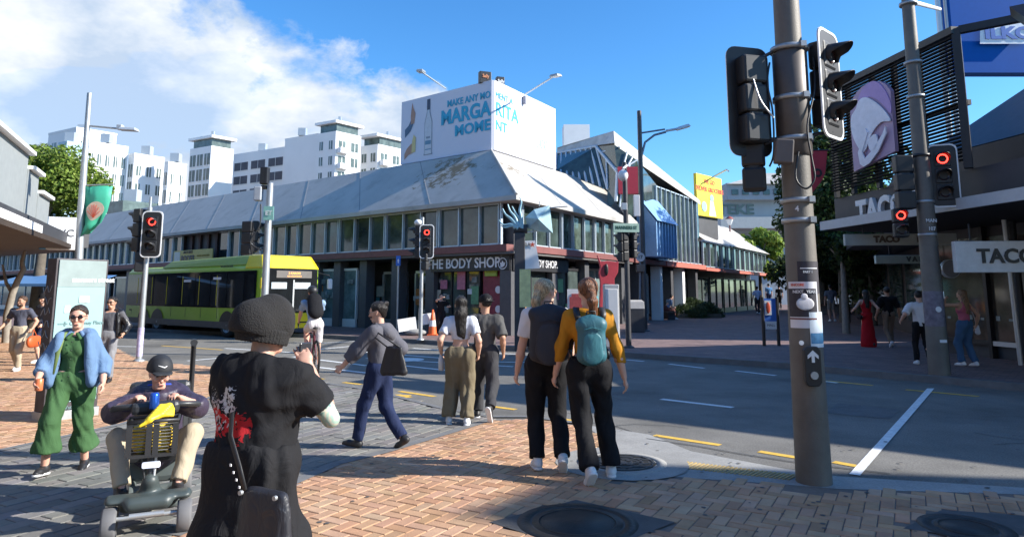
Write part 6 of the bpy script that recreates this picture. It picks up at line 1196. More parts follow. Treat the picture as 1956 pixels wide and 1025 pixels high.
def wob(V, amp, fr, seed=0, zs=1.0):     # cheap smooth fold noise
    r = np.random.default_rng(seed); o = np.zeros(len(V)); P_ = V*np.array([1, 1, zs])
    for k in range(5):
        d = r.normal(size=3); d /= np.linalg.norm(d); d2 = r.normal(size=3); o += np.sin(P_@d*fr*(1+.45*k)+2.2*np.sin(P_@d2*fr*.6+r.uniform(0, 6))+r.uniform(0, 6))/(1+.5*k)
    return o*amp/2.2
def put(name, sdf, h, m, parent, amp=0, fr=30, seed=0, zs=.5, colf=None, sub=0, label=None, smooth_it=1):
    V, Fc = sdf.mesh(h)
    me = bpy.data.meshes.new(name); me.from_pydata(V.tolist(), [], [list(map(int, f)) for f in Fc])
    if amp:
        nr = np.zeros((len(V), 3)); fa = np.array(Fc); nn = np.cross(V[fa[:, 2]]-V[fa[:, 0]], V[fa[:, 3]]-V[fa[:, 1]])
        for k in range(4): np.add.at(nr, fa[:, k], nn)
        nr /= np.linalg.norm(nr, axis=1)[:, None]+1e-9; V = V+nr*wob(V, amp, fr, seed, zs)[:, None]; me.vertices.foreach_set('co', V.ravel())
    me.polygons.foreach_set('use_smooth', [True]*len(me.polygons)); me.materials.append(m)
    if colf is not None:
        c = colf(V); ca = me.color_attributes.new('Col', 'FLOAT_COLOR', 'POINT'); ca.data.foreach_set('color', np.concatenate([c, np.ones((len(c), 1))], 1).ravel())
    me.update(); o = bpy.data.objects.new(name, me); COL.objects.link(o); o.parent = parent
    if label: o['label'] = label
    return o
def v3(*a): return np.array(a, float)
def nz_(v): return v/(np.linalg.norm(v)+1e-9)
def ik(a, t, l1, l2, pole):
    d = t-a; L_ = min(np.linalg.norm(d), (l1+l2)*.999); u = nz_(d); x = (l1*l1-l2*l2+L_*L_)/(2*L_); hh = math.sqrt(max(l1*l1-x*x, 0)); p = np.array(pole, float); p = nz_(p-u*p.dot(u)); return a+u*x+p*hh, a+u*L_
SKIN = {}
def skin(name, c): return mat(name, c, .5, var=.06, vs=9, spec=.35, bump=.0004, bs=200)
SK_L = skin('skin_light', (.62, .37, .27)); SK_M = skin('skin_tan', (.48, .27, .18)); SK_P = skin('skin_pink', (.62, .34, .25))
def cloth(name, c, rough=.85, folds=.0075, var=.1): return mat(name, c, rough, var=var, vs=5, spec=.2, folds=folds, bump=.0006, bs=300)
def hand(S, wr, dr, pn, side, s, curl=.6, grip=False):
    """palm, four fingers, thumb; dr = forearm direction, pn = palm normal"""
    dr = nz_(dr); pn = nz_(pn-dr*np.dot(pn, dr)); sd = np.cross(dr, pn)*side; pc = wr+dr*.045*s
    S.cap(wr, wr+dr*.075*s, .026*s, .030*s, pn, 1.9, k=.012)
    S.cap(wr+dr*.07*s+sd*.022*s, wr+dr*.07*s-sd*.022*s, .017*s, .016*s, k=.012)
    for i, (o, L1) in enumerate(((.029, .072), (.010, .08), (-.009, .074), (-.028, .058))):
        b = wr+dr*.082*s+sd*o*s; c1 = curl*(.7+.12*i); d1 = nz_(dr*math.cos(c1)+pn*math.sin(c1)); m1 = b+d1*L1*.5*s; c2 = c1+curl*1.1; d2 = nz_(dr*math.cos(c2)+pn*math.sin(c2)); e_ = m1+d2*L1*.5*s
        S.cap(b, m1, .0092*s, .0085*s, k=.004); S.cap(m1, e_, .0085*s, .0065*s, k=.003)
    t0 = wr+dr*.025*s+sd*.027*s; t1 = t0+nz_(dr*.7+sd*.65+pn*.35)*.042*s; t2 = t1+nz_(dr*.9+sd*.15+pn*.5)*.032*s; S.cap(t0, t1, .013*s, .0105*s, k=.008); S.cap(t1, t2, .0105*s, .008*s, k=.004)
def figure(name_label, loc, rz, H=1.7, hips=(0, 0), hipz=None, feet=((-.09, 0, 0, 0), (.09, 0, 0, 0)), hands=((-.30, .05, .80), (.30, .05, .80)), elb=((-.3, -1, 0), (.3, -1, 0)), head=(0, 0), lean=(0, 0), girth=1.0, sk=SK_L, h=.012,
           top=None, bottom=None, shoes=None, hair=None, sleeve='short', legs='trousers', hem=None, female=False, knee=((0, 1, 0), (0, 1, 0)), group=None, curl=.5, palm=None, topfit=1.0, hipw=1.0, extra=None, face=True, cat='person', topz=None, flare=1.0, legr=1.0, neckcol=None, shw=1.0, topy=None, seated=False):
    """faces local +Y. feet: (x, y, z of sole, pitch). head: (turn, nod). Returns dict of joints and the root."""
    if topy is not None: H = (P(CX, topy, loc[1]).z-loc[2])*.995
    s = H/1.70; e = empty('person', loc, rz, name_label, cat, group); J = {}
    hz = (hipz or .895*s); pel = v3(hips[0], hips[1], hz+.05*s); ln = v3(lean[0], lean[1], 0)
    chest = pel+v3(0, 0, .355*s)+ln*.36*s; neck = pel+v3(0, 0, .47*s)+ln*.47*s; hc = neck+v3(0, .018*s, .152*s)+ln*.12*s
    a = head[0]; fw = v3(-math.sin(a)*math.cos(head[1]), math.cos(a)*math.cos(head[1]), math.sin(head[1])); rt = nz_(np.cross(fw, v3(0, 0, 1))); hu = np.cross(rt, fw)
    J.update(pel=pel, chest=chest, neck=neck, hc=hc, fw=fw, rt=rt, hu=hu, s=s, root=e)
    w = (.165 if female else .19)*s*shw; sh = [chest+v3(sd*w, 0, .055*s) for sd in (-1, 1)]; hp = [pel+v3(sd*.088*s*hipw, 0, -.04*s) for sd in (-1, 1)]
    ft = []; kn = []; an = []
    for i in (0, 1):
        fx, fy, fz, pt = feet[i]; A = v3(fx, fy, fz+.085*s); k_, A = ik(hp[i], A, .43*s, .42*s, knee[i]); kn.append(k_); an.append(A)
    el = []; wr = []
    for i in (0, 1): q, W = ik(sh[i], v3(*hands[i]), .285*s, .25*s, elb[i]); el.append(q); wr.append(W)
    J.update(sh=sh, hp=hp, kn=kn, an=an, el=el, wr=wr)
    g = girth; B = SDF(.035*s); cl = .84 if bottom is not None and legs != 'shorts' else 1; ct = .9 if top is not None else 1; ca = .88 if sleeve in ('long', 'three') else .95
    B.cap(pel+v3(-.05*s, 0, 0), pel+v3(.05*s, 0, 0), .105*s*g*hipw, None, (0, 1, 0), 1.05); B.cap(pel+v3(0, 0, .03*s), chest+v3(0, 0, -.05*s), .115*s*g*ct, .125*s*g*ct, (0, 1, 0), 1.3); B.cap(chest+v3(-.06*s, 0, 0), chest+v3(.06*s, 0, 0), .105*s*g, None, (0, 1, 0), 1.15)
    B.cap(sh[0]+v3(.03*s, 0, .0), sh[1]-v3(.03*s, 0, .0), .058*s, None)
    B.cap(neck+v3(0, -.01*s, -.03*s), hc-hu*.05*s-fw*.015*s, .056*s*(.92 if female else 1.05), .050*s, k=.03*s)
    # head: cranium, jaw, nose, brow, cheeks, ears
    X = lambda r, f, u: hc+(rt*r+fw*f+hu*u)*s*1.06
    B.cap(X(0, -.022, .035), X(0, .012, .03), .082*s, .079*s, rt, 1.06, k=.02*s); B.cap(X(0, .0, .0), X(0, .03, -.065), .070*s, .043*s, rt, 1.05, k=.03*s); B.cap(X(-.02, .055, -.088), X(.02, .055, -.088), .019*s, k=.02*s)
    if face:
        B.cap(X(0, .082, .012), X(0, .104, -.028), .009*s, .0125*s, k=.012*s); B.cap(X(-.012, .092, -.032), X(.012, .092, -.032), .008*s, k=.008*s); B.cap(X(-.034, .074, .026), X(.034, .074, .026), .012*s, k=.014*s)
        B.cap(X(-.016, .084, -.056), X(.016, .084, -.056), .0085*s, k=.008*s); B.cap(X(-.014, .082, -.066), X(.014, .082, -.066), .009*s, k=.006*s)
        for q in (-1, 1): B.cap(X(q*.038, .062, -.018), X(q*.042, .055, -.022), .02*s, k=.02*s)
    for q in (-1, 1): B.cap(X(q*.076, -.012, .012), X(q*.077, -.008, -.022), .018*s, .012*s, rt, 2.6, k=.008*s)
    for i in (0, 1):
        B.cap(sh[i], el[i], .050*s*g**.5*ca, .040*s*ca, k=.03*s); B.cap(el[i], el[i]+(wr[i]-el[i])*.35, .040*s*ca, .042*s*g**.3*ca, k=.02*s); B.cap(el[i]+(wr[i]-el[i])*.35, wr[i], .041*s, .026*s, k=.02*s)
        pn = v3(*(palm[i] if palm else ((1 if i == 0 else -1), .25, 0))); hand(B, wr[i], wr[i]-el[i], pn, -1 if i == 0 else 1, s, curl if not isinstance(curl, (tuple, list)) else curl[i])
        B.cap(hp[i], kn[i], .085*s*g**.6*cl, .056*s*cl, k=.04*s); B.cap(kn[i], kn[i]+(an[i]-kn[i])*.35-v3(0, .012*s, 0), .056*s*cl, .058*s*g**.3*(cl if legs != 'crop' else 1), k=.02*s); B.cap(kn[i]+(an[i]-kn[i])*.35-v3(0, .012*s, 0), an[i], .056*s*cl, .036*s, k=.02*s)
        pt = feet[i][3]; fd = v3(.12*(-1 if i == 0 else 1), math.cos(pt), -math.sin(pt)); fd = nz_(fd); dn = nz_(np.cross(np.cross(fd, v3(0, 0, -1)), fd)); J.setdefault('fd', []).append(fd); J.setdefault('dn', []).append(dn)
        B.cap(an[i]+dn*.03*s-fd*.03*s, an[i]+dn*.055*s+fd*.14*s, .032*s, .022*s, dn, 1.15, k=.02*s)
    body = put('body', B, h, sk, e, colf=extra.get('bodycol') if extra else None); J['body'] = body
    if top is not None:
        T = SDF(.045*s); f = topfit; tz = topz if topz is not None else -.02; T.cap(pel+v3(0, 0, tz*s), chest+v3(0, 0, -.10*s), .132*s*g*f*(1.0 if not female else .93), .128*s*g*f, (0, 1, 0), 1.22); T.cap(chest+v3(-.065*s, 0, -.0), chest+v3(.065*s, 0, -.0), .117*s*g*f, None, (0, 1, 0), 1.12)
        if female: T.cap(chest+v3(-.06*s, .055*s, -.07*s), chest+v3(.06*s, .055*s, -.07*s), .07*s*g)
        T.cap(sh[0]+v3(.035*s, 0, 0), sh[1]-v3(.035*s, 0, 0), .070*s*f**.5); T.cap(neck-v3(.03*s, 0, .05*s), neck+v3(.03*s, 0, -.05*s), .07*s)
        for i in (0, 1):
            if sleeve == 'short': T.cap(sh[i], sh[i]+(el[i]-sh[i])*.68, .064*s*f, .064*s*f, flat=True)
            elif sleeve == 'elbow': T.cap(sh[i], sh[i]+(el[i]-sh[i])*.95, .07*s*f, .072*s*f, flat=True)
            elif sleeve == 'long': T.cap(sh[i], el[i], .062*s*f, .053*s*f); T.cap(el[i], el[i]+(wr[i]-el[i])*.96, .053*s*f, .040*s*f, flat=True)
            elif sleeve == 'three': T.cap(sh[i], el[i], .07*s*f, .066*s*f); T.cap(el[i], el[i]+(wr[i]-el[i])*.6, .066*s*f, .058*s*f, flat=True)
        zh = (hem if hem is not None else -.06); T.cut(pel+v3(0, 0, zh*s), (0, 0, -1)); T.cut(neck+v3(0, 0, .005*s), (0, .55, 1))
        if sleeve in ('none', 'strap'): T.cut(sh[0]+v3(.055*s, 0, 0), (-1, 0, .3)); T.cut(sh[1]-v3(.055*s, 0, 0), (1, 0, .3))
        J['top'] = put('top', T, h, top, e, .0085*s*f, 30, 3+int(H*100), colf=(extra or {}).get('topcol'))
    if bottom is not None:
        L_ = SDF(.045*s); L_.cap(pel+v3(-.05*s, 0, -.01*s), pel+v3(.05*s, 0, -.01*s), .118*s*g*hipw, None, (0, 1, 0), 1.04); L_.cap(pel+v3(0, 0, .0), pel+v3(0, 0, .07*s), .125*s*g, .118*s*g, (0, 1, 0), 1.22)
        if legs == 'skirt':
            L_.cap(pel, pel+v3(0, 0, -.45*s), .14*s*g, .20*s*g*flare, (0, 1, 0), 1.2); L_.cap(pel+v3(0, 0, -.42*s), pel+v3(0, 0, -.84*s), .20*s*g*flare, .27*s*flare, (0, 1, 0), 1.15)
        else:
            end = {'trousers': .97, 'crop': .62, 'shorts': -.02}[legs]
            for i in (0, 1):
                r1 = .092*s*g**.6*legr; r2 = .068*s*legr; r3 = r2*.86*flare if legs != 'crop' else r2*1.25*flare
                if legs == 'shorts': L_.cap(hp[i], hp[i]+(kn[i]-hp[i])*.82, r1, r2*1.15, flat=True)
                else: L_.cap(hp[i], kn[i], r1, r2, k=.05*s); L_.cap(kn[i], kn[i]+(an[i]-kn[i])*end, r2, r3, k=.03*s, flat=True)
        if not seated: L_.cut(pel+v3(0, 0, .075*s), (0, 0, 1))
        J['bottom'] = put('trousers' if legs == 'trousers' else ('skirt' if legs == 'skirt' else ('shorts' if legs == 'shorts' else 'cropped_trousers')), L_, h, bottom, e, .010*s*legr, 27, int(H*77), colf=(extra or {}).get('botcol'))
    if shoes is not None:
        for i in (0, 1):
            fd, dn = J['fd'][i], J['dn'][i]; S = SDF(.02*s); S.cap(an[i]+dn*.035*s-fd*.035*s, an[i]+dn*.05*s+fd*.10*s, .040*s, .038*s); S.cap(an[i]+dn*.05*s+fd*.10*s, an[i]+dn*.06*s+fd*.155*s, .037*s, .028*s); S.cap(an[i]-fd*.01*s+dn*.0, an[i]+dn*.03*s, .043*s, .044*s); S.cut(an[i]+dn*.078*s, dn)
            so = put('shoe', S, min(h, .01), shoes[0], e)
            if len(shoes) > 1: S = SDF(.015*s); S.cap(an[i]+dn*.07*s-fd*.04*s, an[i]+dn*.07*s+fd*.15*s, .042*s, .036*s); S.cut(an[i]+dn*.085*s, dn); S.cut(an[i]+dn*.062*s, -dn); put('sole', S, min(h, .008), shoes[1], so)
    if hair is not None:
        kind, hm = hair; Hh = SDF(.02*s)
        if kind != 'bald': Hh.cap(X(0, -.03, .042), X(0, .004, .045), .090*s, .086*s, rt, 1.05)
        if kind == 'short': Hh.cut(X(0, -.03, -.035), -hu+fw*.6); Hh.cut(X(0, .056, .058), fw*1.0-hu*.9)
        elif kind == 'ponytail':
            Hh.cap(X(0, -.055, .0), X(0, -.06, -.03), .06*s, .04*s); Hh.cut(X(0, .045, .03), fw-hu*.5); Hh.cap(X(0, -.07, .01), X(0, -.115, -.01), .05*s, .030*s); Hh.cap(X(0, -.115, -.01), X(0, -.135, -.07), .030*s, .038*s, k=.02); Hh.cap(X(0, -.135, -.07), X(.012, -.125, -.19), .038*s, .024*s, rt, .8, k=.02); Hh.cap(X(.0, -.13, -.12), X(-.015, -.12, -.22), .022*s, .010*s)
        elif kind == 'long':
            Hh.cap(X(0, -.05, .0), X(0, -.085, -.12), .075*s, .070*s, fw, 1.2); Hh.cap(X(-.01, -.085, -.12), X(.0, -.105, -.34), .085*s, .062*s, fw, 1.8); Hh.cap(X(.02, -.09, -.2), X(.03, -.10, -.40), .04*s, .022*s); Hh.cap(X(-.05, -.06, -.05), X(-.055, -.075, -.26), .03*s, .02*s); Hh.cap(X(.055, -.05, -.04), X(.06, -.07, -.24), .03*s, .02*s)
            Hh.cut(X(0, .03, .03), fw-hu*.25)
        elif kind == 'bun': Hh.cap(X(0, -.05, .0), X(0, -.06, -.03), .055*s, .04*s); Hh.cut(X(0, .045, .03), fw-hu*.5); Hh.cap(X(0, -.085, .085), X(0, -.095, .09), .036*s, k=.01)
        J['hair'] = put('hair', Hh, h*.85, hm, e, .006*s, 75, 5, zs=.25)
    J['X'] = X; return J
def sunnies(J, m_=None, round_=True, r=.019):
    X, s, e = J['X'], J['s'], J['root']; m = MB(); M = Matrix(((J['rt'][0], J['hu'][0], J['fw'][0], 0), (J['rt'][1], J['hu'][1], J['fw'][1], 0), (J['rt'][2], J['hu'][2], J['fw'][2], 0), (0, 0, 0, 1)))
    for q in (-1, 1):
        c = X(q*.031, .093, .010); m.ell((0, 0, 0), (r*1.15*s, r*s, .006*s), M=Matrix.Translation(c)@M); m.tube([X(q*.05, .09, .016), X(q*.078, .0, .014)], .003*s, 6)
    m.tube([X(-.014, .098, .014), X(.014, .098, .014)], .003*s, 6); m.build('sunglasses', m_ or mat('dark_glasses', (.012, .01, .012), .12), e)
def facedetail(J, lips=(.30, .10, .09), eyes=False):
    X, s, e = J['X'], J['s'], J['root']; M = Matrix(((J['rt'][0], J['hu'][0], J['fw'][0], 0), (J['rt'][1], J['hu'][1], J['fw'][1], 0), (J['rt'][2], J['hu'][2], J['fw'][2], 0), (0, 0, 0, 1)))
    m = MB(); m.ell((0, 0, 0), (.022*s, .0055*s, .004*s), M=Matrix.Translation(X(0, .0915, -.061))@M); m.build('mouth', mat('lips', lips, .5), e)
    for q in (-1, 1):
        if eyes: m = MB(); m.ell((0, 0, 0), (.012*s, .006*s, .005*s), M=Matrix.Translation(X(q*.031, .080, .008))@M); m.build('eye', M_BLK, e)
        m = MB(); m.ell((0, 0, 0), (.019*s, .0035*s, .004*s), M=Matrix.Translation(X(q*.032, .086, .031))@M); m.build('eyebrow', mat('brow_brown', (.06, .035, .025), .8), e)
def strapm(name, pts, w, m_, parent, th=.006, nrm=None):
    """flat band along points"""
    pts = [Vector(p) for p in pts]; m = MB(); vs = []
    for i, p in enumerate(pts):
        d = (pts[min(i+1, len(pts)-1)]-pts[max(i-1, 0)]).normalized(); n = Vector(nrm[i] if nrm else (0, -1, 0)); n = (n-d*n.dot(d)).normalized(); sd = d.cross(n)*w/2; vs += [p-sd-n*th/2, p+sd-n*th/2, p+sd+n*th/2, p-sd+n*th/2]
    m.add(vs, [(4*i+k, 4*i+(k+1) % 4, 4*i+4+(k+1) % 4, 4*i+4+k) for i in range(len(pts)-1) for k in range(4)]+[(3, 2, 1, 0), tuple(4*(len(pts)-1)+k for k in range(4))], None, True); return m.build(name, m_, parent)
def at(px, py, z=0): return G(px, py, z)
def hairmat(name, c, c2):
    m = mat(name, c, .42, var=.1, vs=8, spec=.4); N, L, b = nodes_of(m); tc = N.new('ShaderNodeTexCoord'); mp = N.new('ShaderNodeMapping'); mp.inputs['Scale'].default_value = (1, 1, .10); L.new(tc.outputs['Object'], mp.inputs[0])
    n = N.new('ShaderNodeTexNoise'); n.inputs['Scale'].default_value = 130; n.inputs['Detail'].default_value = 4; n.inputs['Distortion'].default_value = .6; L.new(mp.outputs[0], n.inputs[0])
    cr = N.new('ShaderNodeValToRGB'); cr.color_ramp.elements[0].position = .36; cr.color_ramp.elements[0].color = (*[v*.45 for v in c], 1); cr.color_ramp.elements[1].position = .64; cr.color_ramp.elements[1].color = (*c2, 1); L.new(n.outputs[0], cr.inputs[0]); L.new(cr.outputs[0], b.inputs['Base Color'])
    bp = N.new('ShaderNodeBump'); bp.inputs['Distance'].default_value = .012; L.new(n.outputs[0], bp.inputs['Height']); L.new(bp.outputs[0], b.inputs['Normal']); return m
H_BLK = hairmat('hair_black', (.010, .008, .008), (.020, .016, .014)); H_BRN = hairmat('hair_brown', (.06, .03, .018), (.13, .07, .04)); H_BLD = hairmat('hair_blonde', (.38, .25, .12), (.68, .52, .32)); H_RBR = hairmat('hair_auburn', (.09, .035, .018), (.26, .10, .04))
C_BLK = cloth('black_cloth', (.012, .012, .014)); C_WHT = cloth('white_cloth', (.68, .68, .70)); C_GRY = cloth('grey_cloth', (.10, .10, .11)); C_DGR = cloth('dark_grey_cloth', (.045, .045, .05)); C_KHA = cloth('khaki_cloth', (.17, .14, .09)); C_NAV = cloth('navy_denim', (.018, .028, .075)); C_OCH = cloth('ochre_knit', (.46, .20, .018), folds=.006); C_TAN = cloth('tan_cloth', (.42, .35, .25)); C_GRN = cloth('green_cotton', (.05, .115, .045)); C_DEN = cloth('light_denim', (.12, .20, .33), folds=.009); C_RED = cloth('red_cloth', (.42, .012, .02)); C_JEAN = cloth('jean_blue', (.05, .11, .20)); C_LEA = mat('black_leather', (.012, .012, .014), .35, var=.1, folds=.012, vs=5); C_SLAT = cloth('slate_cloth', (.075, .08, .11)); C_PNK = cloth('pink_cloth', (.42, .10, .15)); C_PUR = cloth('purple_puffer', (.045, .03, .065), .45)
S_WHT = mat('shoe_white', (.72, .72, .72), .6, var=.06); S_BLK = mat('shoe_black', (.02, .02, .022), .5)
# ---------------- the people in the street ----------------
def P2(J): return J['root']
def bagroot(name, J, label, cat, loc=None):
    r = J['root']; e = empty(name, r.location if loc is None else loc, r.rotation_euler[2], label, cat); return e
def backpack(J, label, m_, w, h_, d, cz, m2=None, straps=True, yoff=.0):
    s = J['s']; e = bagroot('backpack', J, label, 'backpack'); ch = J['chest']; c = v3(ch[0], ch[1]-.115*s-d/2-yoff, ch[2]+cz)
    S = SDF(.03); S.cap(c+v3(-w/2+.05, 0, h_/2-.07), c+v3(w/2-.05, 0, h_/2-.07), .06+.0*d, None, (0, 1, 0), .06/(d/2)*.75 if d < .12 else 1); S.cap(c+v3(0, 0, h_/2-w*.42), c+v3(0, 0, -h_/2+w*.42), w/2*.96, w/2, (0, 1, 0), w/d*1.0); S.cap(c+v3(-w/2+.05, 0, -h_/2+.06), c+v3(w/2-.05, 0, -h_/2+.06), .05)
    put('bag_body', S, .011, m_, e, .003, 25, 7); pm = m2 or m_
    S = SDF(.02); S.cap(c+v3(0, -d*.42, -h_*.02), c+v3(0, -d*.42, -h_*.28), w*.34, w*.38, (0, 1, 0), 5.5); put('front_pocket', S, .011, pm, e, .002, 30, 9)
    m = MB(); m.tube([c+v3(-.04, .02, h_/2-.0), c+v3(-.035, .01, h_/2+.04), c+v3(.035, .01, h_/2+.04), c+v3(.04, .02, h_/2-.0)], .008, 8); m.build('grab_handle', S_BLK, e)
    m = MB(); m.tube([c+v3(-w*.3, -d*.5, h_*.22), c+v3(0, -d*.55, h_*.27), c+v3(w*.3, -d*.5, h_*.22)], .004, 6); m.build('zip', pm, e)
    if straps:
        for i, q in ((0, -1), (1, 1)):
            sh = J['sh'][i]; x = sh[0]*.62+ch[0]*.38
            strapm('shoulder_strap', [(x, c[1]+.05, c[2]+h_*.42), (x+q*.012, ch[1]-.115*s, sh[2]+.035*s), (x+q*.01, ch[1]-.05*s, sh[2]+.083*s), (x, ch[1]+.05*s, sh[2]+.06*s), (x+q*.015, ch[1]+.135*s, ch[2]-.05), (x+q*.05, ch[1]+.10*s, ch[2]-.22*s), (x+q*.06, c[1]+.09, c[2]-h_*.35)], .055, S_BLK, e, .012, [(0, -1, .2), (0, -1, .6), (0, -.2, 1), (0, .6, .8), (0, 1, 0), (0, 1, 0), (q, 0, 0)])
    return e
# --- two women, right of centre, seen from behind ---
pA = at(1045, 892); pB = at(1128, 914)
J = figure('woman with blonde ponytail and sunglasses in a white t-shirt walking away', (pA.x, pA.y, 0), R(4), 1.72, topy=530, feet=((-.10, -.10, .01, .1), (.11, -.26, .06, .75)), hands=((-.27, .12, .82), (.27, .10, .84)), head=(R(-48), 0), sk=SK_L, h=.0095, top=C_WHT, bottom=C_BLK, shoes=(S_WHT, S_WHT), hair=('ponytail', H_BLD), female=True, topfit=1.06, girth=1.04, hipw=1.08, knee=((0, 1, 0), (0, 1, 0)), legr=1.14, flare=1.05, sleeve='short')
sunnies(J, mat('cream_frame', (.5, .35, .25), .4)); backpack(J, 'large black backpack worn by the blonde woman', mat('pack_black', (.02, .021, .03), .7, var=.15, folds=.006), .36, .50, .20, -.10, mat('pack_black2', (.026, .027, .036), .7, folds=.005))
J = figure('woman in a mustard yellow top with an auburn ponytail walking away', (pB.x, pB.y, 0), R(2), 1.70, topy=528, feet=((-.04, -.24, .045, .8), (.19, .06, .0, .1)), hands=((-.28, .16, .86), (.34, .02, .76)), elb=((-.6, -1, 0), (.5, -1, 0)), head=(R(10), 0), sk=SK_L, h=.0095, top=C_OCH, bottom=C_BLK, shoes=(S_WHT, S_WHT), hair=('ponytail', H_RBR), female=True, sleeve='long', topfit=.97, flare=1.25, legr=1.14, hem=.02, hipw=1.08)
backpack(J, 'teal backpack worn by the woman in mustard', mat('pack_teal', (.03, .12, .15), .5, var=.15, folds=.006), .25, .40, .14, -.13, mat('pack_teal2', (.04, .17, .20), .5, folds=.004))
# --- beanie person in the foreground ---
bx = P(492, 700, 3.05); M_SHIRT = cloth('printed_black_tee', (.014, .014, .016), folds=.006)
N, L, b = nodes_of(M_SHIRT); src = b.inputs['Base Color'].links[0].from_socket
def print_patch(cx_, cz_, rx_, rz_, colr, scale, thr, seed):
    global src
    tc = N.new('ShaderNodeTexCoord'); mp = N.new('ShaderNodeMapping'); mp.inputs['Location'].default_value = (-cx_/rx_, .0, -cz_/rz_); mp.inputs['Scale'].default_value = (1/rx_, 0.0, 1/rz_); L.new(tc.outputs['Object'], mp.inputs[0])
    ln = N.new('ShaderNodeVectorMath'); ln.operation = 'LENGTH'; L.new(mp.outputs[0], ln.inputs[0]); sp = N.new('ShaderNodeSeparateXYZ'); L.new(tc.outputs['Object'], sp.inputs[0])
    n = N.new('ShaderNodeTexNoise'); n.noise_dimensions = '4D'; n.inputs['W'].default_value = seed; n.inputs['Scale'].default_value = scale; n.inputs['Detail'].default_value = 3; n.inputs['Distortion'].default_value = 1.5; L.new(tc.outputs['Object'], n.inputs[0])
    a = N.new('ShaderNodeMath'); a.operation = 'GREATER_THAN'; L.new(n.outputs[0], a.inputs[0]); a.inputs[1].default_value = thr
    w_ = N.new('ShaderNodeMath'); w_.operation = 'MULTIPLY_ADD'; L.new(n.outputs[0], w_.inputs[0]); w_.inputs[1].default_value = -2.2; L.new(ln.outputs['Value'], w_.inputs[2]); c = N.new('ShaderNodeMath'); c.operation = 'LESS_THAN'; L.new(w_.outputs[0], c.inputs[0]); c.inputs[1].default_value = -.22
    d = N.new('ShaderNodeMath'); d.operation = 'LESS_THAN'; L.new(sp.outputs[1], d.inputs[0]); d.inputs[1].default_value = -.02
    e1 = N.new('ShaderNodeMath'); e1.operation = 'MULTIPLY'; L.new(a.outputs[0], e1.inputs[0]); L.new(c.outputs[0], e1.inputs[1]); e2 = N.new('ShaderNodeMath'); e2.operation = 'MULTIPLY'; L.new(e1.outputs[0], e2.inputs[0]); L.new(d.outputs[0], e2.inputs[1])
    mx = N.new('ShaderNodeMix'); mx.data_type = 'RGBA'; L.new(e2.outputs[0], mx.inputs[0]); L.new(src, mx.inputs[6]); mx.inputs[7].default_value = (*colr, 1); L.new(mx.outputs[2], b.inputs['Base Color']); src = mx.outputs[2]
print_patch(-.11, 1.055, .135, .065, (.45, .02, .025), 26, .44, 1); print_patch(-.11, 1.085, .13, .06, (.5, .42, .42), 40, .56, 2); print_patch(-.16, 1.14, .06, .05, (.5, .5, .5), 60, .6, 3); print_patch(.04, 1.04, .05, .06, (.42, .02, .025), 30, .42, 4); print_patch(-.02, 1.155, .035, .05, (.55, .55, .55), 45, .46, 5)
N2 = mat('tattooed_skin', (.5, .3, .22), .5, vcol=True, var=.05); 
def tatt(V):
    c = np.tile(np.array([.52, .30, .22]), (len(V), 1)); r = np.random.default_rng(3); cen = r.uniform((.12, -.2, .85), (.42, .35, 1.25), (60, 3)); m_ = (V[:, 0] > .20) & (V[:, 2] < 1.26)
    D = np.linalg.norm(V[m_][:, None]-cen[None], axis=2); k = D.argmin(1); dm = D.min(1); pal = np.array([(.16, .36, .30), (.30, .45, .36), (.45, .16, .08), (.42, .30, .16), (.10, .22, .20)])[k % 5]; ring = ((dm*150).astype(int) % 3 == 0)[:, None]
    c[m_] = np.where(ring, np.array([.55, .48, .38]), pal)*.9+.05; hd_ = m_ & (V[:, 2] > 1.16) & (V[:, 1] > .22); return c
J = figure('person in black beanie and printed black t-shirt holding a phone to the face', (bx.x, bx.y, 0), R(-24), 1.60, topy=573, feet=((-.1, 0, 0, 0), (.12, .05, 0, 0)), hands=((-.12, .28, 1.05), (.15, .17, 1.24)), elb=((-1, -.2, -1), (.6, .0, -1)), head=(R(-18), R(-4)), lean=(0, .06), sk=N2, h=.0085, top=M_SHIRT, bottom=None, shoes=(S_BLK,), sleeve='short', topfit=1.30, girth=1.20, hem=-.03, curl=(.3, .35), palm=((0, -1, 0), (-.7, .6, 0)), extra={'bodycol': tatt}, shw=1.1)
Jb = J; s = J['s']; X = J['X']
S = SDF(.03); S.cap(X(0, -.045, .03), X(0, .01, .06), .108, .100); S.cap(X(0, -.06, -.0), X(0, .03, .01), .10, .088); S.cap(X(0, -.09, .045), X(0, -.095, .02), .075); S.cut(X(0, 0, -.05), -J['hu']-J['fw']*.25)
M_BEAN = mat('beanie_knit', (.016, .015, .015), .95, var=.15, vs=40, bump=.006, bs=150); bo = put('beanie', S, .0085, M_BEAN, J['root'], .002, 60, 3)
S = SDF(.01)
for k in range(44):
    a = k*2*math.pi/44; c = X(.098*math.cos(a), -.022+.110*math.sin(a), -.055-.012*math.sin(a)); c2 = X(.106*math.cos(a), -.022+.118*math.sin(a), -.005-.012*math.sin(a)); S.cap(c, c2, .0085, .0085, k=.004)
put('ribbed_brim', S, .005, M_BEAN, bo)
S = SDF(.05); pel = J['pel']; S.cap(pel+v3(-.06, 0, .02), pel+v3(.06, 0, .02), .155, None, (0, 1, 0), 1.05); S.cap(pel, pel+v3(-.02, 0, -.4), .18, .27, (0, 1, 0), 1.15); S.cap(pel+v3(-.02, 0, -.4), pel+v3(-.04, .0, -.80), .27, .33, (0, 1, 0), 1.1, flat=True); S.cut(pel+v3(0, 0, .10), (0, 0, 1))
put('long_skirt', S, .011, cloth('skirt_black', (.016, .016, .018), folds=.012), J['root'], .022, 26, 5, zs=.22)
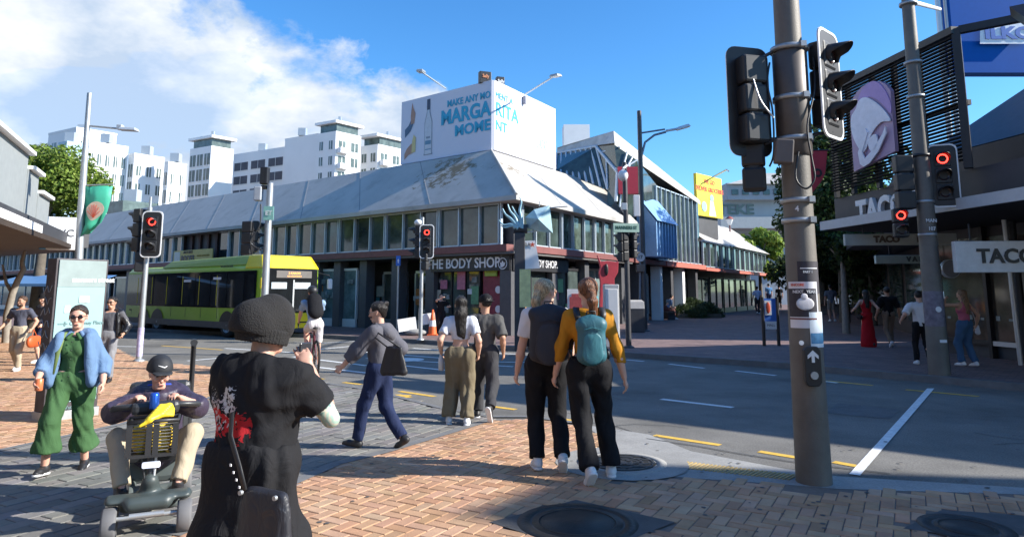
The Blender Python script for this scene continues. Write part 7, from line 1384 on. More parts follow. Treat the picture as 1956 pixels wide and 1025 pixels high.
ph = J['wr'][1]+nz_(J['wr'][1]-J['el'][1])*.06; e = bagroot('mobile_phone', J, 'mobile phone held up to the face of the person in the beanie', 'phone'); m = MB(); m.box(tuple(ph+v3(-.03, .03, .0)), (.012, .075, .15), Matrix.Identity(4)); m.build('case', mat('phone_dark', (.03, .03, .035), .3), e, bevel=.006)
e = bagroot('shoulder_bag', J, 'black cloth shoulder bag hanging at the hip of the person in the beanie', 'bag'); c = pel+v3(.27, -.20, -.13)
S = SDF(.03); S.cap(c+v3(-.08, 0, .09), c+v3(.08, 0, .09), .02); S.cap(c+v3(-.085, 0, -.1), c+v3(.085, 0, -.1), .045); S.cap(c+v3(-.05, 0, .03), c+v3(-.05, 0, -.1), .07, .08, (0, 1, 0), 2.0); S.cap(c+v3(.05, 0, .03), c+v3(.05, 0, -.1), .07, .08, (0, 1, 0), 2.0); put('bag_body', S, .010, mat('bag_nylon', (.024, .025, .032), .5, folds=.010, var=.1), e, .004, 16, 4)
strapm('strap', [c+v3(-.09, -.02, .10), pel+v3(.13, -.205, .05), pel+v3(.07, -.20, .16), pel+v3(.02, -.15, .24)], .022, S_BLK, e, .006)
for q in (-.085, .085): MB().cyl(tuple(c+v3(q, -.04, .10)), .009, .012, 10, Vector((0, -1, 0))).build('buckle', M_GALV, e)
m = MB()
for k in range(4): cc = c+v3(-.105-.016*k, -.035-.001*k, .115+.026*k); m.box(tuple(cc), (.008, .004, .009))
m.build('logo_print', M_SIGNW, e)
# --- green jumpsuit, denim shirt ---
gA = at(125, 902); J = figure('person in green jumpsuit and open denim shirt with round sunglasses walking towards the viewer', (gA.x, gA.y, 0), R(180+16), 1.66, topy=580, feet=((-.10, -.16, .0, .1), (.13, .12, .02, -.12)), hands=((-.27, .12, .78), (.20, .26, .84)), elb=((-.25, -1, 0), (.45, -.9, 0)), head=(R(8), R(-2)), sk=SK_P, h=.0095, top=C_GRN, bottom=C_GRN, legs='crop', flare=1.25, legr=1.25, shoes=(S_BLK, S_WHT), hair=('short', hairmat('hair_dark_brown', (.03, .019, .015), (.06, .04, .03))), sleeve='none', girth=1.05, hipw=1.14, topfit=1.04, shw=.95, female=True, hem=-.10)
sunnies(J, r=.021); facedetail(J); s = J['s']; ch, pel, sh, el, wr = J['chest'], J['pel'], J['sh'], J['el'], J['wr']
S = SDF(.035); 
for i, q in ((0, -1), (1, 1)):
    S.cap(sh[i]+v3(-q*.02, 0, 0), el[i], .062, .056); S.cap(el[i], el[i]+(wr[i]-el[i])*.62, .057, .054, flat=True)
    S.cap(ch+v3(q*.115, .075, .05), pel+v3(q*.165, .085, -.02), .052, .06, (1, 0, 0), 1.3); S.cap(ch+v3(q*.15, .0, .0), pel+v3(q*.18, .0, -.02), .05, .06); S.cap(ch+v3(q*.10, -.07, .0), pel+v3(q*.12, -.09, -.02), .08, .09)
S.cap(sh[0]+v3(.06, -.02, .02), sh[1]+v3(-.06, -.02, .02), .066); S.cap(ch+v3(0, -.08, 0), pel+v3(0, -.1, -.02), .09, .09)
den = put('denim_shirt', S, .0095, C_DEN, J['root'], .007, 30, 11)
for q in (-1, 1): S = SDF(.01); S.cap(J['neck']+v3(q*.04, .045, -.0), J['neck']+v3(q*.085, .075, -.06), .018, .02); put('collar', S, .008, C_DEN, den)
S = SDF(.01)
for q in (-1, 1): S.cap(J['neck']+v3(q*.02, .075, -.01), J['neck']+v3(q*.05, .095, -.05), .014, .016)
put('collar', S, .008, C_GRN, J['root'])
m = MB()
for k in range(5): m.ell(tuple(ch+v3(0, .128+.004*k, .02-.075*k)), (.007, .005, .007))
m.build('buttons', mat('button_dark', (.02, .04, .02), .5), J['top']); strapm('bag_strap', [sh[1]+v3(-.06, -.1, .06), sh[1]+v3(-.055, 0, .085), sh[1]+v3(-.05, .085, .03), sh[1]+v3(-.03, .13, -.12), sh[1]+v3(.0, .13, -.3)], .04, mat('olive_strap', (.14, .20, .06), .8), J['root'], .008, [(0, -1, .5), (0, 0, 1), (0, 1, .6), (0, 1, 0), (0, 1, 0)])
e = bagroot('drink_can', J, 'orange drink can in the hand of the person in green', 'can'); c = wr[1]+nz_(wr[1]-el[1])*.06+v3(-.03, .01, 0); m = MB(); m.lathe([(0, -.05), (.027, -.05), (.03, -.045), (.03, .045), (.026, .05), (0, .05)], c=tuple(c), seg=16); m.build('can', mat('can_orange', (.7, .2, .08), .35, .2), e)
# --- woman in grey hoodie walking left ---
hA = at(722, 858); M_HOOD = cloth('hoodie_grey', (.10, .10, .118), folds=.008)
J = figure('woman in a grey hoodie and navy trousers striding left with a black tote', (hA.x, hA.y, 0), R(72), 1.66, topy=574, feet=((-.04, .22, .01, -.15), (.08, -.24, .04, .5)), hands=((-.20, .36, .80), (.24, .02, .82)), elb=((-.4, -1, -.2), (.3, -1, 0)), head=(R(10), R(-6)), lean=(0, .05), sk=SK_L, h=.0095, top=M_HOOD, bottom=C_NAV, shoes=(S_BLK,), hair=('bun', H_BLK), sleeve='three', topfit=1.28, girth=1.0, hem=-.0, female=True, legr=1.15, curl=.8)
S = SDF(.03); n_ = J['neck']; S.cap(n_+v3(-.07, -.06, -.02), n_+v3(.07, -.06, -.02), .05); S.cap(n_+v3(-.05, -.10, -.06), n_+v3(.05, -.10, -.10), .06); S.cap(n_+v3(-.08, .0, -.0), n_+v3(-.05, .07, -.05), .035); S.cap(n_+v3(.08, .0, -.0), n_+v3(.05, .07, -.05), .035); put('hood', S, .009, M_HOOD, J['top'], .006, 35, 3)
m = MB(); X = J['X']; m.tube([X(-.07, .02, .012), X(-.05, .09, .01), X(-.015, .10, .008)], .0035, 6); m.build('glasses', M_GALV, J['root'])
e = bagroot('tote_bag', J, 'black tote bag hanging from the shoulder of the hoodie woman', 'bag'); sh = J['sh'][0]; c = v3(sh[0]-.05, sh[1]-.27, .92); S = SDF(.02); S.cap(c+v3(0, -.07, .11), c+v3(0, .07, .12), .014); S.cap(c+v3(0, -.11, -.12), c+v3(.01, .09, -.13), .025); [S.cap(c+v3(0, y_*.8, .10), c+v3(.01, y_*1.25, -.11), .03, .048, (1, 0, 0), 1.7, k=.015) for y_ in (-.08, -.04, 0, .04, .08)]; put('bag_body', S, .01, S_BLK, e, .010, 22, 2)
strapm('strap', [c+v3(0, -.07, .12), sh+v3(-.03, -.06, .0), sh+v3(.01, -.02, .09), sh+v3(-.03, .04, .0), c+v3(0, .07, .12)], .014, S_BLK, e, .008, [(1, 0, 0)]*5)
# --- couple in the middle ---
cA = at(878, 810); J = figure('woman with long dark hair, cropped white t-shirt and baggy khaki trousers', (cA.x, cA.y, 0), R(2), 1.68, topy=563, feet=((-.13, .02, 0, 0), (.09, -.08, 0, .1)), hands=((-.24, .06, .85), (.22, .06, .83)), head=(R(6), 0), sk=SK_L, h=.0105, top=cloth('white_plaid', (.60, .62, .68)), bottom=C_KHA, shoes=(S_WHT, S_WHT), hair=('long', H_BLK), sleeve='short', female=True, hem=.17, topz=.2, legr=1.45, flare=1.1, topfit=1.0, girth=.95)
e = bagroot('water_bottle', J, 'clear plastic bottle in the left hand of the long haired woman', 'bottle'); c = J['wr'][0]+v3(0, .02, -.10); m = MB(); m.lathe([(0, -.12), (.032, -.12), (.035, .02), (.015, .07), (.015, .09), (0, .09)], c=tuple(c), seg=14); m.build('bottle', mat('bottle_clear', (.6, .62, .64), .2, var=.1), e)
cB = at(925, 800); J = figure('man in loose dark grey t-shirt and black cap beside the long haired woman', (cB.x, cB.y+.05, 0), R(-6), 1.72, topy=562, feet=((-.10, .05, 0, 0), (.12, -.34, .10, 1.1)), hands=((-.26, .05, .84), (.24, .0, .82)), head=(R(46), R(-4)), sk=SK_M, h=.0105, top=mat('charcoal_tee', (.07, .068, .066), .85, var=.1, vs=5, folds=.007), bottom=C_DGR, shoes=(S_BLK, S_WHT), hair=('short', H_BLK), sleeve='elbow', topfit=1.15, hem=-.10, legr=1.3)
X = J['X']; S = SDF(.02); S.cap(X(0, -.02, .055), X(0, .01, .055), .088, .083); S.cut(X(0, 0, .03), -J['hu']); ca_ = put('cap', S, .01, C_BLK, J['root']); S = SDF(.01); S.cap(X(-.04, -.11, .035), X(.04, -.11, .035), .03, None, J['hu'], 4); put('peak', S, .008, C_BLK, ca_)
e = bagroot('green_bottle', J, 'small green topped bottle between the couple in the middle', 'bottle'); c = J['wr'][0]+v3(0, .0, -.1); m = MB(); m.lathe([(0, -.09), (.03, -.09), (.032, .02), (.014, .06), (0, .07)], c=tuple(c), seg=12); m.build('bottle', mat('bottle_green', (.06, .35, .10), .3), e)
# --- left background walkers ---
q = at(30, 708); J = figure('bearded man in a dark t-shirt and pale trousers walking on the left pavement', (q.x, q.y, .0), R(180+4), 1.74, topy=564, feet=((-.1, .1, 0, 0), (.1, -.2, .03, .4)), hands=((-.30, .1, .84), (.30, .12, .86)), head=(R(-8), 0), sk=SK_M, h=.014, top=C_SLAT, bottom=C_TAN, shoes=(S_WHT,), hair=('short', H_BRN), legr=1.1)
facedetail(J, eyes=True); S = SDF(.015); X = J['X']; S.cap(X(-.03, .045, -.08), X(.03, .045, -.08), .032); put('beard', S, .01, H_BRN, J['root'])
e = bagroot('orange_bag', J, 'orange bag carried low by the bearded man at the left edge', 'bag'); c = J['wr'][0]+v3(-.06, 0, -.25); S = SDF(.03); S.cap(c+v3(0, -.1, 0), c+v3(0, .1, 0), .12, None, (1, 0, 0), 2); put('bag_body', S, .015, mat('bag_orange', (.5, .09, .02), .5), e); strapm('strap', [c+v3(0, -.08, .1), c+v3(.03, 0, .24), c+v3(0, .08, .1)], .02, MATS['bag_orange'], e, .008, [(1, 0, 0)]*3)
q = at(52, 694); J = figure('man in grey t-shirt, black cap and navy shorts half behind the bearded man', (q.x+.1, q.y+.2, 0), R(180-30), 1.78, topy=560, feet=((-.1, .05, 0, 0), (.1, -.1, 0, .1)), hands=((-.28, .1, .86), (.22, .25, 1.0)), head=(R(30), R(-10)), sk=SK_L, h=.014, top=C_GRY, bottom=C_NAV, legs='shorts', shoes=(S_WHT,), hair=('short', H_BRN))
X = J['X']; S = SDF(.02); S.cap(X(0, -.02, .055), X(0, .01, .055), .088, .083); S.cap(X(-.02, .10, .035), X(.02, .10, .035), .04, None, J['hu'], 4); S.cut(X(0, 0, .02), -J['hu']); put('cap', S, .012, C_BLK, J['root'])
q = at(216, 705); q = Vector((P(213, 600, 12.5).x, 12.5, 0)); J = figure('man in a black leather jacket and grey t-shirt with sunglasses behind the wayfinding sign', q, R(180+12), 1.66, topy=565, feet=((-.1, .15, 0, 0), (.1, -.15, .02, .3)), hands=((-.26, .12, .84), (.30, .14, .84)), elb=((-.4, -1, 0), (.6, -1, 0)), sk=SK_M, h=.013, top=C_GRY, bottom=mat('grey_jeans', (.2, .2, .21), .8, folds=.01), shoes=(S_BLK,), hair=('short', H_BLK), head=(R(-12), 0), hem=-.1)
sunnies(J, r=.018); facedetail(J); sh, el, wr, ch, pel = J['sh'], J['el'], J['wr'], J['chest'], J['pel']; S = SDF(.03)
for i, q_ in ((0, -1), (1, 1)): S.cap(sh[i]+v3(-q_*.02, 0, 0), el[i], .07, .06); S.cap(el[i], el[i]+(wr[i]-el[i])*.93, .06, .046, flat=True); S.cap(ch+v3(q_*.125, .05, .03), pel+v3(q_*.15, .05, -.02), .05, .05, (1, 0, 0), 1.4); S.cap(ch+v3(q_*.1, -.06, 0), pel+v3(q_*.11, -.08, -.02), .07)
S.cap(sh[0]+v3(.06, -.02, .03), sh[1]+v3(-.06, -.02, .03), .062); put('leather_jacket', S, .013, C_LEA, J['root'], .005, 30, 2)
# --- cyclist ---
cq = at(590, 706); CYP = Vector((P(594, 700, 13.6).x, 13.6, 0)); BKE = empty('bicycle', CYP, R(26), 'road bicycle ridden away from the viewer in front of the bus', 'bicycle')
for y_, nm in ((-.5, 'rear'), (.5, 'front')):
    m = MB(); M = Matrix.Translation((0, y_, .335))@Matrix.Rotation(R(90), 4, 'Y'); m.lathe([(.30, -.018), (.335, -.02), (.348, 0), (.335, .02), (.30, .018), (.30, -.018)], seg=30, M=M); w = m.build('wheel', M_TYRE, BKE); m = MB()
    for k in range(14): a = k*math.pi/7; m.tube([(0, y_, .335), (0, y_+.3*math.cos(a), .335+.3*math.sin(a))], .003, 4)
    m.build('spokes', M_GALV, w)
m = MB()
for a, b_ in (((0, -.5, .335), (0, -.08, .28)), ((0, -.5, .335), (0, -.2, .8)), ((0, -.08, .28), (0, -.22, .86)), ((0, -.08, .28), (0, .36, .76)), ((0, -.2, .78), (0, .36, .82)), ((0, .36, .86), (0, .5, .335))): m.tube([a, b_], .016, 8)
m.build('frame', mat('bike_frame', (.12, .02, .03), .3), BKE); m = MB(); m.ell((0, -.24, .90), (.07, .13, .03)); m.build('saddle', S_BLK, BKE); m = MB(); m.tube([(-.2, .42, .86), (-.2, .5, .96), (-.18, .42, .98), (.18, .42, .98), (.2, .5, .96), (.2, .42, .86)], .014, 8); m.build('handlebar', S_BLK, BKE); m = MB(); m.lathe([(0, -.01), (.09, -.01), (.09, .01), (0, .01)], seg=16, M=Matrix.Translation((.05, -.08, .28))@Matrix.Rotation(R(90), 4, 'Y')); m.build('crank', S_BLK, BKE)
J = figure('cyclist in pale shorts and blue shirt with a black backpack riding away', CYP, R(26), 1.60, hips=(0, -.24), hipz=.93, feet=((-.10, -.02, .40, .2), (.10, -.06, .08, .3)), hands=((-.2, .42, 1.0), (.2, .42, 1.0)), elb=((-1, 0, -.6), (1, 0, -.6)), lean=(0, .75), head=(0, R(8)), sk=SK_P, h=.012, top=cloth('pale_blue_cloth', (.25, .36, .5)), bottom=cloth('pale_shorts', (.62, .58, .58)), legs='shorts', shoes=(S_BLK,), hair=('short', H_BLK), hem=-.04, seated=True)
X = J['X']; S = SDF(.02); S.cap(X(0, -.05, .05), X(0, .04, .055), .098, .09); S.cut(X(0, 0, .01), -J['hu']); put('helmet', S, .012, S_BLK, J['root'])
e = bagroot('backpack', J, 'black backpack on the cyclist', 'backpack'); ch, pel = J['chest'], J['pel']; d = nz_(ch-pel); n_ = nz_(np.cross(v3(1, 0, 0), d)); n_ = n_ if n_[2] > 0 else -n_; c = (ch*.75+pel*.25)+n_*.17; S = SDF(.03); S.cap(c-d*.16, c+d*.14, .15, .14, n_, 1.6); put('bag_body', S, .014, C_BLK, e, .004, 25, 3); strapm('shoulder_strap', [c+d*.2-v3(.1, 0, 0), ch+v3(-.12, 0, .08), ch+v3(-.13, .1, -.05)], .04, C_BLK, e, .01, [(0, 0, 1)]*3)
# --- person at the shop door ---
q = at(840, 640, .12); J = figure('person in black clothes standing with raised arm at the corner shop door', (q.x, q.y+.3, .12), R(180+20), 1.66, topy=560, hands=((-.22, .15, .95), (.05, .3, 1.25)), elb=((-.6, -1, 0), (1, 0, -.3)), h=.018, top=C_BLK, bottom=C_BLK, shoes=(S_BLK,), hair=('short', H_BLK), sleeve='short', hem=-.25, topfit=1.15, legr=1.2)
# --- mall walkers, right ---
def walker(lab, px, py, rz, H=1.68, **k):
    q = at(px, py, .12); return figure(lab, (q.x, q.y, .12), rz, H, **{**dict(h=.017, shoes=(S_BLK,), group=None), **k})
J = walker('woman in a long red strapless dress walking into the mall', 1660, 662, R(-5), 1.66, topy=553, feet=((-.06, .08, 0, 0), (.07, -.12, .02, .3)), hands=((-.32, .12, .95), (.26, .02, .86)), top=C_RED, bottom=C_RED, legs='skirt', flare=.85, sleeve='strap', hair=('long', H_BLK), female=True, hem=0)
e = bagroot('handbag', J, 'small black handbag at the side of the woman in red', 'handbag'); c = J['sh'][0]+v3(-.04, .0, -.42); S = SDF(.02); S.cap(c+v3(0, -.08, 0), c+v3(0, .08, 0), .06, None, (1, 0, 0), 1.6); put('bag_body', S, .014, C_BLK, e); strapm('strap', [c+v3(0, -.06, .05), J['sh'][0]+v3(0, 0, .06), c+v3(0, .06, .05)], .015, C_BLK, e, .006, [(1, 0, 0)]*3)
walker('man in a black t-shirt and tan trousers beside the woman in red', 1702, 662, R(-4), 1.80, topy=547, feet=((-.08, -.22, .05, .7), (.1, .15, 0, 0)), top=C_BLK, bottom=mat('brown_chino', (.20, .15, .11), .85, folds=.01), shoes=(S_WHT,), hair=('short', H_BLK), sleeve='elbow', topfit=1.1, hem=-.08, sk=SK_M)
walker('man in a loose white t-shirt and black trousers half behind the second pole', 1765, 697, R(-14), 1.72, topy=554, feet=((-.1, .06, 0, 0), (.1, -.12, .03, .4)), hands=((-.34, .06, .88), (.28, .08, .86)), top=C_WHT, bottom=C_BLK, shoes=(S_WHT,), hair=('short', H_BLK), sleeve='elbow', topfit=1.15, hem=-.06, h=.015)
J = walker('woman in a pink top and jeans holding a phone up by the restaurant', 1850, 699, R(20), 1.70, topy=552, feet=((-.1, .04, 0, 0), (.1, -.08, 0, .1)), hands=((-.16, .25, 1.32), (.30, -.02, .80)), elb=((-1, -.2, -.6), (.5, -1, 0)), top=C_PNK, bottom=C_JEAN, shoes=(S_WHT,), hair=('long', hairmat('hair_light_brown', (.16, .08, .04), (.32, .18, .09))), sleeve='strap', female=True, hem=.04, legr=1.2, h=.015, sk=SK_M)
e = bagroot('tote_bag', J, 'thin white strap bag hanging on the woman in pink', 'bag'); c = J['wr'][1]+v3(.02, 0, -.06); S = SDF(.02); S.cap(c+v3(0, 0, .04), c-v3(0, 0, .08), .035, .055, (1, 0, 0), 1.5); put('bag_body', S, .012, C_WHT, e); strapm('strap', [c+v3(0, 0, .05), J['sh'][1]+v3(.03, 0, .03), J['sh'][1]+v3(-.05, .08, .05)], .02, C_WHT, e, .006, [(1, 0, 0)]*3)
e = bagroot('mobile_phone', J, 'glowing phone held up by the woman in pink', 'phone'); m = MB(); c = J['wr'][0]+v3(0, .05, .08); m.box(tuple(c), (.075, .012, .15)); m.build('case', mat('phone_screen', (.25, .4, .6), .3, emit=.6), e, bevel=.005)
walker('person in a grey t-shirt and shorts with a black shoulder bag in the mall', 1590, 614, R(-12), 1.78, topy=543, feet=((-.1, .0, 0, 0), (.12, -.05, 0, 0)), top=cloth('blue_grey_cloth', (.12, .15, .2)), bottom=mat('stone_shorts', (.3, .28, .25), .9, folds=.01), legs='shorts', hair=('short', H_BLK), shoes=(S_WHT,), h=.02, topfit=1.15, sk=SK_L, hem=-.08)
J_ = walker('person in a white t-shirt and dark trousers deep in the mall', 1448, 600, R(-4), 1.66, topy=546, top=cloth('bluish_white_cloth', (.45, .55, .75)), bottom=C_DGR, hair=('short', H_BLK), h=.022, topfit=1.1, feet=((-.1, -.15, .04, .5), (.1, .1, 0, 0)), shoes=(S_WHT,))
walker('person in a sky blue shirt behind the blue sign stand', 1470, 588, R(6), 1.75, topy=541, top=cloth('sky_cloth', (.09, .22, .42)), bottom=C_NAV, hair=('short', H_BLK), h=.022)
walker('person in dark clothes rightmost of the three far mall walkers', 1490, 590, R(-8), 1.72, topy=544, top=C_BLK, bottom=C_BLK, hair=('short', H_BLK), h=.022)
walker('person in beige top standing near the shops behind the shrubs', 1380, 586, R(40), 1.70, topy=548, top=cloth('beige_cloth', (.28, .24, .2)), bottom=C_DGR, hair=('short', H_BRN), h=.022)
q = at(1275, 610, .12); J = figure('person in a pale blue shirt sitting bent forward on the mall seat', (q.x, q.y+.3, .12), R(-70), 1.7, hipz=.50, feet=((-.12, .45, 0, 0), (.12, .48, 0, 0)), hands=((-.12, .45, .62), (.12, .45, .62)), lean=(0, .6), h=.02, top=cloth('pale_blue2', (.16, .25, .4)), seated=True, bottom=mat('maroon_cloth', (.12, .04, .035), .85, folds=.01), shoes=(S_WHT,), hair=('short', H_BLK))
e = empty('bench', (q.x-.1, q.y+.3, .12), R(-70), 'low dark bench under the seated person in the mall', 'bench'); MB().box((0, -.05, .39), (1.8, .5, .07)).build('seat', MATS['timber'], e, bevel=.01); [MB().box((x_, -.05, .175), (.08, .4, .35)).build('leg', M_DPOLE, e) for x_ in (-.75, .75)]
# ---------------- mobility scooter and rider ----------------
sc0 = P(292, 900, 5.15); SCP = Vector((sc0.x, 5.15, 0)); SRZ = R(180+25)
SCO = empty('mobility_scooter', SCP, SRZ, 'dark mobility scooter with a front basket coming towards the viewer', 'mobility scooter')
M_SCB = mat('scooter_black', (.03, .032, .035), .4, var=.1); M_SCG = mat('scooter_grey', (.10, .12, .12), .45, var=.1)
# local +Y = travel direction
for x_ in (-.22, .22):
    for y_, r in ((.44, .105), (-.45, .14)):
        m = MB(); M = Matrix.Translation((x_, y_, r))@Matrix.Rotation(R(90), 4, 'Y'); m.lathe([(r*.55, -.04), (r*.92, -.045), (r, -.03), (r, .03), (r*.92, .045), (r*.55, .04)], seg=24, M=M); w = m.build('wheel', mat('grey_tyre', (.13, .13, .135), .7), SCO); m = MB(); m.lathe([(r*.55, -.04), (r*.3, -.03), (0, -.035)], seg=18, M=M); m.lathe([(0, .035), (r*.3, .03), (r*.55, .04)], seg=18, M=M); m.build('rim', M_SCB, w)
S = SDF(.03); S.cap(v3(-.16, .1, .17), v3(-.16, -.3, .17), .05); S.cap(v3(.16, .1, .17), v3(.16, -.3, .17), .05); S.cap(v3(-.14, .28, .17), v3(.14, .28, .17), .05); S.cap(v3(-.12, .0, .17), v3(.12, .0, .17), .05); put('floor_pan', S, .012, M_SCG, SCO)
S = SDF(.03); S.cap(v3(-.23, .40, .24), v3(.23, .40, .24), .03, None, (0, 1, 0), .4); S.cap(v3(-.10, .48, .22), v3(.10, .48, .22), .045); S.cap(v3(0, .35, .26), v3(0, .40, .34), .07, .05); put('front_cowl', S, .012, mat('cowl_grey', (.05, .065, .065), .45), SCO)
m = MB(); m.tube([(-.26, .47, .14), (.26, .47, .14)], .016, 8); m.tube([(-.1, .6, .18), (.1, .6, .18)], .018, 8); m.build('front_axle', M_GALV, SCO)
m = MB(); m.tube([(0, .40, .30), (0, .34, .60), (0, .27, .80)], .028, 10); m.tube([(.03, .42, .34), (.06, .42, .5), (.04, .33, .66)], .007, 6); m.build('tiller', M_SCB, SCO)
m = MB(); m.tube([(-.02, .42, .34), (-.03, .37, .62)], .009, 8, M_GALV and None); m.build('gas_strut', M_GALV, SCO)
m = MB(); m.box((0, .28, .80), (.30, .12, .09), Matrix.Identity(4)); m.build('control_head', M_SCB, SCO, bevel=.03); m = MB(); m.tube([(-.27, .20, .79), (-.26, .26, .805), (-.15, .29, .815), (.15, .29, .815), (.26, .26, .805), (.27, .20, .79)], .02, 8); m.build('handlebar', M_SCB, SCO)
m = MB(); m.box((0, .43, .45), (.11, .03, .04)); m.build('headlight', mat('led_white', (.7, .75, .9), .3, emit=.7), SCO, bevel=.01)
# basket: open wire box
m = MB(); bx0, bx1, by0, by1, bz0, bz1 = -.13, .13, .37, .53, .53, .75
for k in range(9):
    z = bz0+.03+(bz1-bz0-.05)*k/8; t = .012*k/8*1.2
    m.tube([(bx0-t, by0, z), (bx1+t, by0, z), (bx1+t, by1+t, z), (bx0-t, by1+t, z), (bx0-t, by0, z)], .0045, 5)
for x_ in (-.13, -.02, .02, .13):
    for y_ in (by0, by1+.01): m.box((x_*1.04, y_, (bz0+bz1)/2), (.035, .012, bz1-bz0))
for x_ in (bx0, bx1):
    for y_ in (.39, .52): m.box((x_*1.04, y_, (bz0+bz1)/2), (.012, .03, bz1-bz0))
m.box((0, .46, bz0), (.27, .17, .02)); m.tube([(bx0-.02, by0, bz1), (bx1+.02, by0, bz1), (bx1+.02, by1+.015, bz1), (bx0-.02, by1+.015, bz1), (bx0-.02, by0, bz1)], .012, 8); m.build('basket', M_SCB, SCO)
m = MB(); m.box((0, -.42, .28), (.42, .38, .22)); m.build('rear_cowl', M_SCG, SCO, bevel=.05); m = MB(); m.cyl((0, -.25, .34), .04, .04, 12); m.build('seat_post', M_SCB, SCO); m = MB(); m.box((0, -.28, .40), (.46, .44, .08)); m.build('seat', M_SCB, SCO, bevel=.035); m = MB(); m.box((0, -.50, .66), (.44, .09, .46)); m.build('backrest', M_SCB, SCO, bevel=.04)
m = MB(); m.tube([(-.22, -.50, .45), (-.22, -.52, 1.16), (-.22, -.44, 1.19)], .02, 8); m.tube([(-.22, -.44, 1.19), (-.22, -.36, 1.19)], .028, 8); m.build('crutch_holder', M_SCB, SCO)
def sput(name, label, cat, S, h, m_, **k): e = empty(name, SCP, SRZ, label, cat); put('body', S, h, m_, e, **k) if name != 'drink' else None; return e
e = empty('banana_bunch', SCP, SRZ, 'bunch of yellow bananas on top of the scooter basket', 'bananas')
for k in range(6):
    S = SDF(.01); x_ = -.11+.035*k; x_ *= .7; pts = [v3(-.11, .42+.01*k, .80-.006*k), v3(-.06+x_*.35, .43+.015*k, .825-.008*k), v3(.0+x_*.45, .44+.02*k, .82-.012*k), v3(.055+x_*.5, .44+.022*k, .785-.012*k)]
    for a, b_, r1, r2 in ((0, 1, .012, .020), (1, 2, .020, .021), (2, 3, .021, .009)): S.cap(pts[a], pts[b_], r1, r2)
    put('banana', S, .006, mat('banana_yellow', (.80, .60, .03), .45, var=.1, vs=20), e)
e = empty('grocery_bag', SCP, SRZ, 'yellow packets filling the inside of the scooter basket', 'groceries'); S = SDF(.03); S.cap(v3(-.06, .45, .60), v3(.06, .45, .60), .06, None, (0, 0, 1), .8); S.cap(v3(-.06, .45, .67), v3(.07, .45, .67), .055); put('packet', S, .012, mat('packet_gold', (.75, .52, .06), .5, var=.4, vs=18), e, .008, 35, 2)
e = empty('drink_can', SCP, SRZ, 'metallic blue drink can standing on the scooter controls', 'can'); m = MB(); m.lathe([(0, .85), (.028, .85), (.031, .86), (.031, .945), (.024, .96), (0, .96)], c=(.01, .36, -.05), seg=18); m.build('can', mat('can_blue', (.03, .12, .55), .25, .6), e)
J = figure('elderly man in a black cap and purple puffer jacket seated on the mobility scooter', SCP, SRZ, 1.44, hips=(0, -.22), hipz=.41, feet=((-.17, .24, .20, 0), (.17, .24, .20, 0)), knee=((-.7, 1, .8), (.7, 1, .8)), hands=((-.15, .22, .845), (.15, .22, .845)), elb=((-1, -.5, -.7), (1, -.5, -.7)), lean=(0, .30), head=(R(12), R(-6)), sk=SK_P, h=.0085, top=None, bottom=C_TAN, shoes=(S_BLK, S_BLK), hair=('short', mat('hair_white', (.6, .58, .55), .7)), legr=1.15, girth=1.0, seated=True, curl=1.0, palm=((0, 0, -1), (0, 0, -1)))
facedetail(J, eyes=True, lips=(.35, .14, .12)); sh, el, wr, ch, pel, X, fw, hu = J['sh'], J['el'], J['wr'], J['chest'], J['pel'], J['X'], J['fw'], J['hu']
S = SDF(.03)
def puff(a, b_, ra, rb, n, sq=None, f=1):
    for k in range(n): t = (k+.5)/n; p = a+(b_-a)*t; d = (b_-a)/n*.22; r = ra+(rb-ra)*t; S.cap(p-d, p+d, r, r, sq, f, k=.018)
puff(pel+v3(0, .01, -.02), ch+v3(0, 0, .07), .175, .165, 7, (0, 1, 0), 1.15)
for i in (0, 1): puff(sh[i]+(sh[i]-ch)*-.2, el[i], .088, .078, 5); puff(el[i], el[i]+(wr[i]-el[i])*.92, .078, .056, 4)
S.cap(ch+v3(-.14, 0, .07), ch+v3(.14, 0, .07), .075); S.cap(J['neck']+v3(-.05, 0, -.01), J['neck']+v3(.05, 0, -.01), .072, k=.02); S.cut(J['neck']+v3(0, 0, .045), (0, .35, 1))
pj = put('puffer_jacket', S, .0085, mat('puffer_purple', (.045, .034, .06), .5, var=.1, folds=.012, spec=.5), J['root'], .004, 45, 6)
m = MB(); m.tube([ch+v3(0, .172, .07), ch+v3(0, .178, -.1), pel+v3(0, .185, .12)], .006, 6); m.build('zip', S_BLK, pj); S = SDF(.02); S.cap(J['neck']+v3(-.07, -.045, .02), J['neck']+v3(.07, -.045, .02), .04); put('collar_lining', S, .01, mat('royal_blue_cloth', (.03, .07, .4), .8), pj)
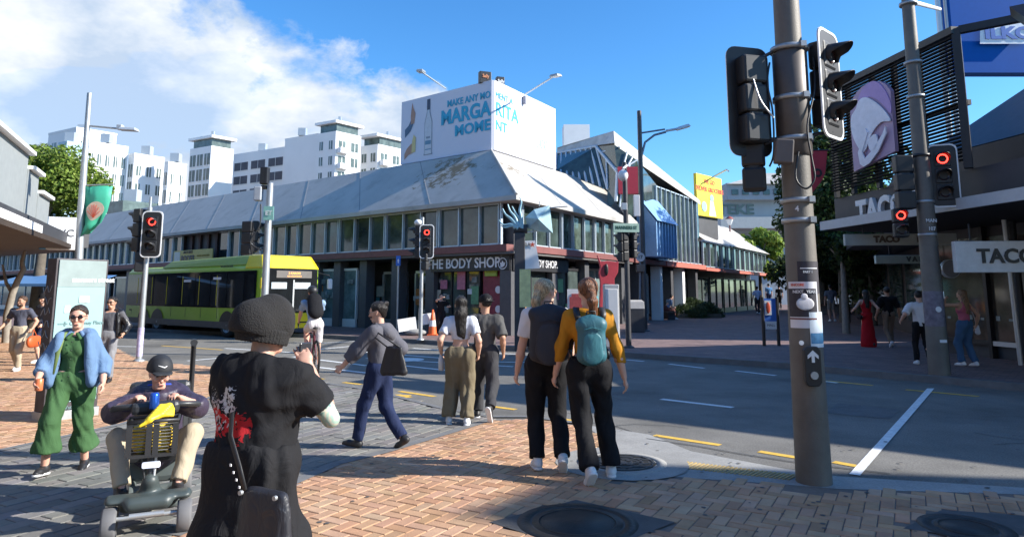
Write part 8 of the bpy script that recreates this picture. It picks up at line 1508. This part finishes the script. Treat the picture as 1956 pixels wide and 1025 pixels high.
S = SDF(.02); S.cap(X(0, -.03, .06), X(0, .015, .06), .09, .084); S.cap(X(0, -.02, .09), X(0, .02, .09), .07, .06); S.cut(X(0, 0, .035), -hu); cp = put('cap', S, .008, mat('cap_black', (.018, .02, .024), .7, var=.1), J['root']); S = SDF(.01); S.cap(X(-.03, .10, .04), X(.03, .10, .04), .045, None, hu, 5); S.cap(X(-.035, .13, .032), X(.035, .13, .032), .03, None, hu, 4); put('peak', S, .007, MATS['cap_black'], cp)
m = MB(); a_ = [X(-.03, .10, .093), X(-.012, .107, .083), X(.035, .095, .10)]; m.tube([Vector(p)+Vector(fw)*.0 for p in a_], [.003, .006, .0015], 6); m.build('swoosh_emblem', M_SIGNW, cp)
m = MB()
for q in (-1, 1):
    pts = [X(q*.031+.02*math.cos(t), .094, .006+.014*math.sin(t)) for t in [k*math.pi/6 for k in range(13)]]; m.tube(pts, .0018, 5, cap=False); m.tube([X(q*.05, .09, .008), X(q*.08, .0, .012)], .002, 5)
m.build('spectacles', M_GALV, J['root'])
# ---------------- one mesh per loose piece where pieces are countable ----------------
def split(o):
    me = o.data; n = len(me.vertices); par = list(range(n))
    def fnd(a):
        while par[a] != a: par[a] = par[par[a]]; a = par[a]
        return a
    for e_ in me.edges: a, b = fnd(e_.vertices[0]), fnd(e_.vertices[1]); par[a] = b
    at_ = {}
    for v in me.vertices:
        k_ = tuple(round(c, 4) for c in v.co)
        if k_ in at_: par[fnd(v.index)] = fnd(at_[k_])
        else: at_[k_] = v.index
    gr = {}
    for p in me.polygons: gr.setdefault(fnd(p.vertices[0]), []).append(p)
    if len(gr) < 2: return
    base = o.name.split('.')[0]
    for k, ps in enumerate(gr.values()):
        ids = sorted({v for p in ps for v in p.vertices}); mp = {v: i for i, v in enumerate(ids)}
        m2 = bpy.data.meshes.new(base); m2.from_pydata([tuple(me.vertices[v].co) for v in ids], [], [[mp[v] for v in p.vertices] for p in ps]); m2.materials.append(me.materials[0]); m2.polygons.foreach_set('use_smooth', [p.use_smooth for p in ps])
        c = bpy.data.objects.new(base, m2); COL.objects.link(c); c.parent = o.parent; c.matrix_local = o.matrix_local
    bpy.data.objects.remove(o)
for o in [o for o in bpy.data.objects if o.type == 'MESH' and o.parent and not o.children and o.name.split('.')[0] in ('seam', 'window_display', 'picture', 'hanger', 'leg', 'roof_glazing', 'plate', 'symbol', 'board', 'buttons', 'arm')]: split(o)
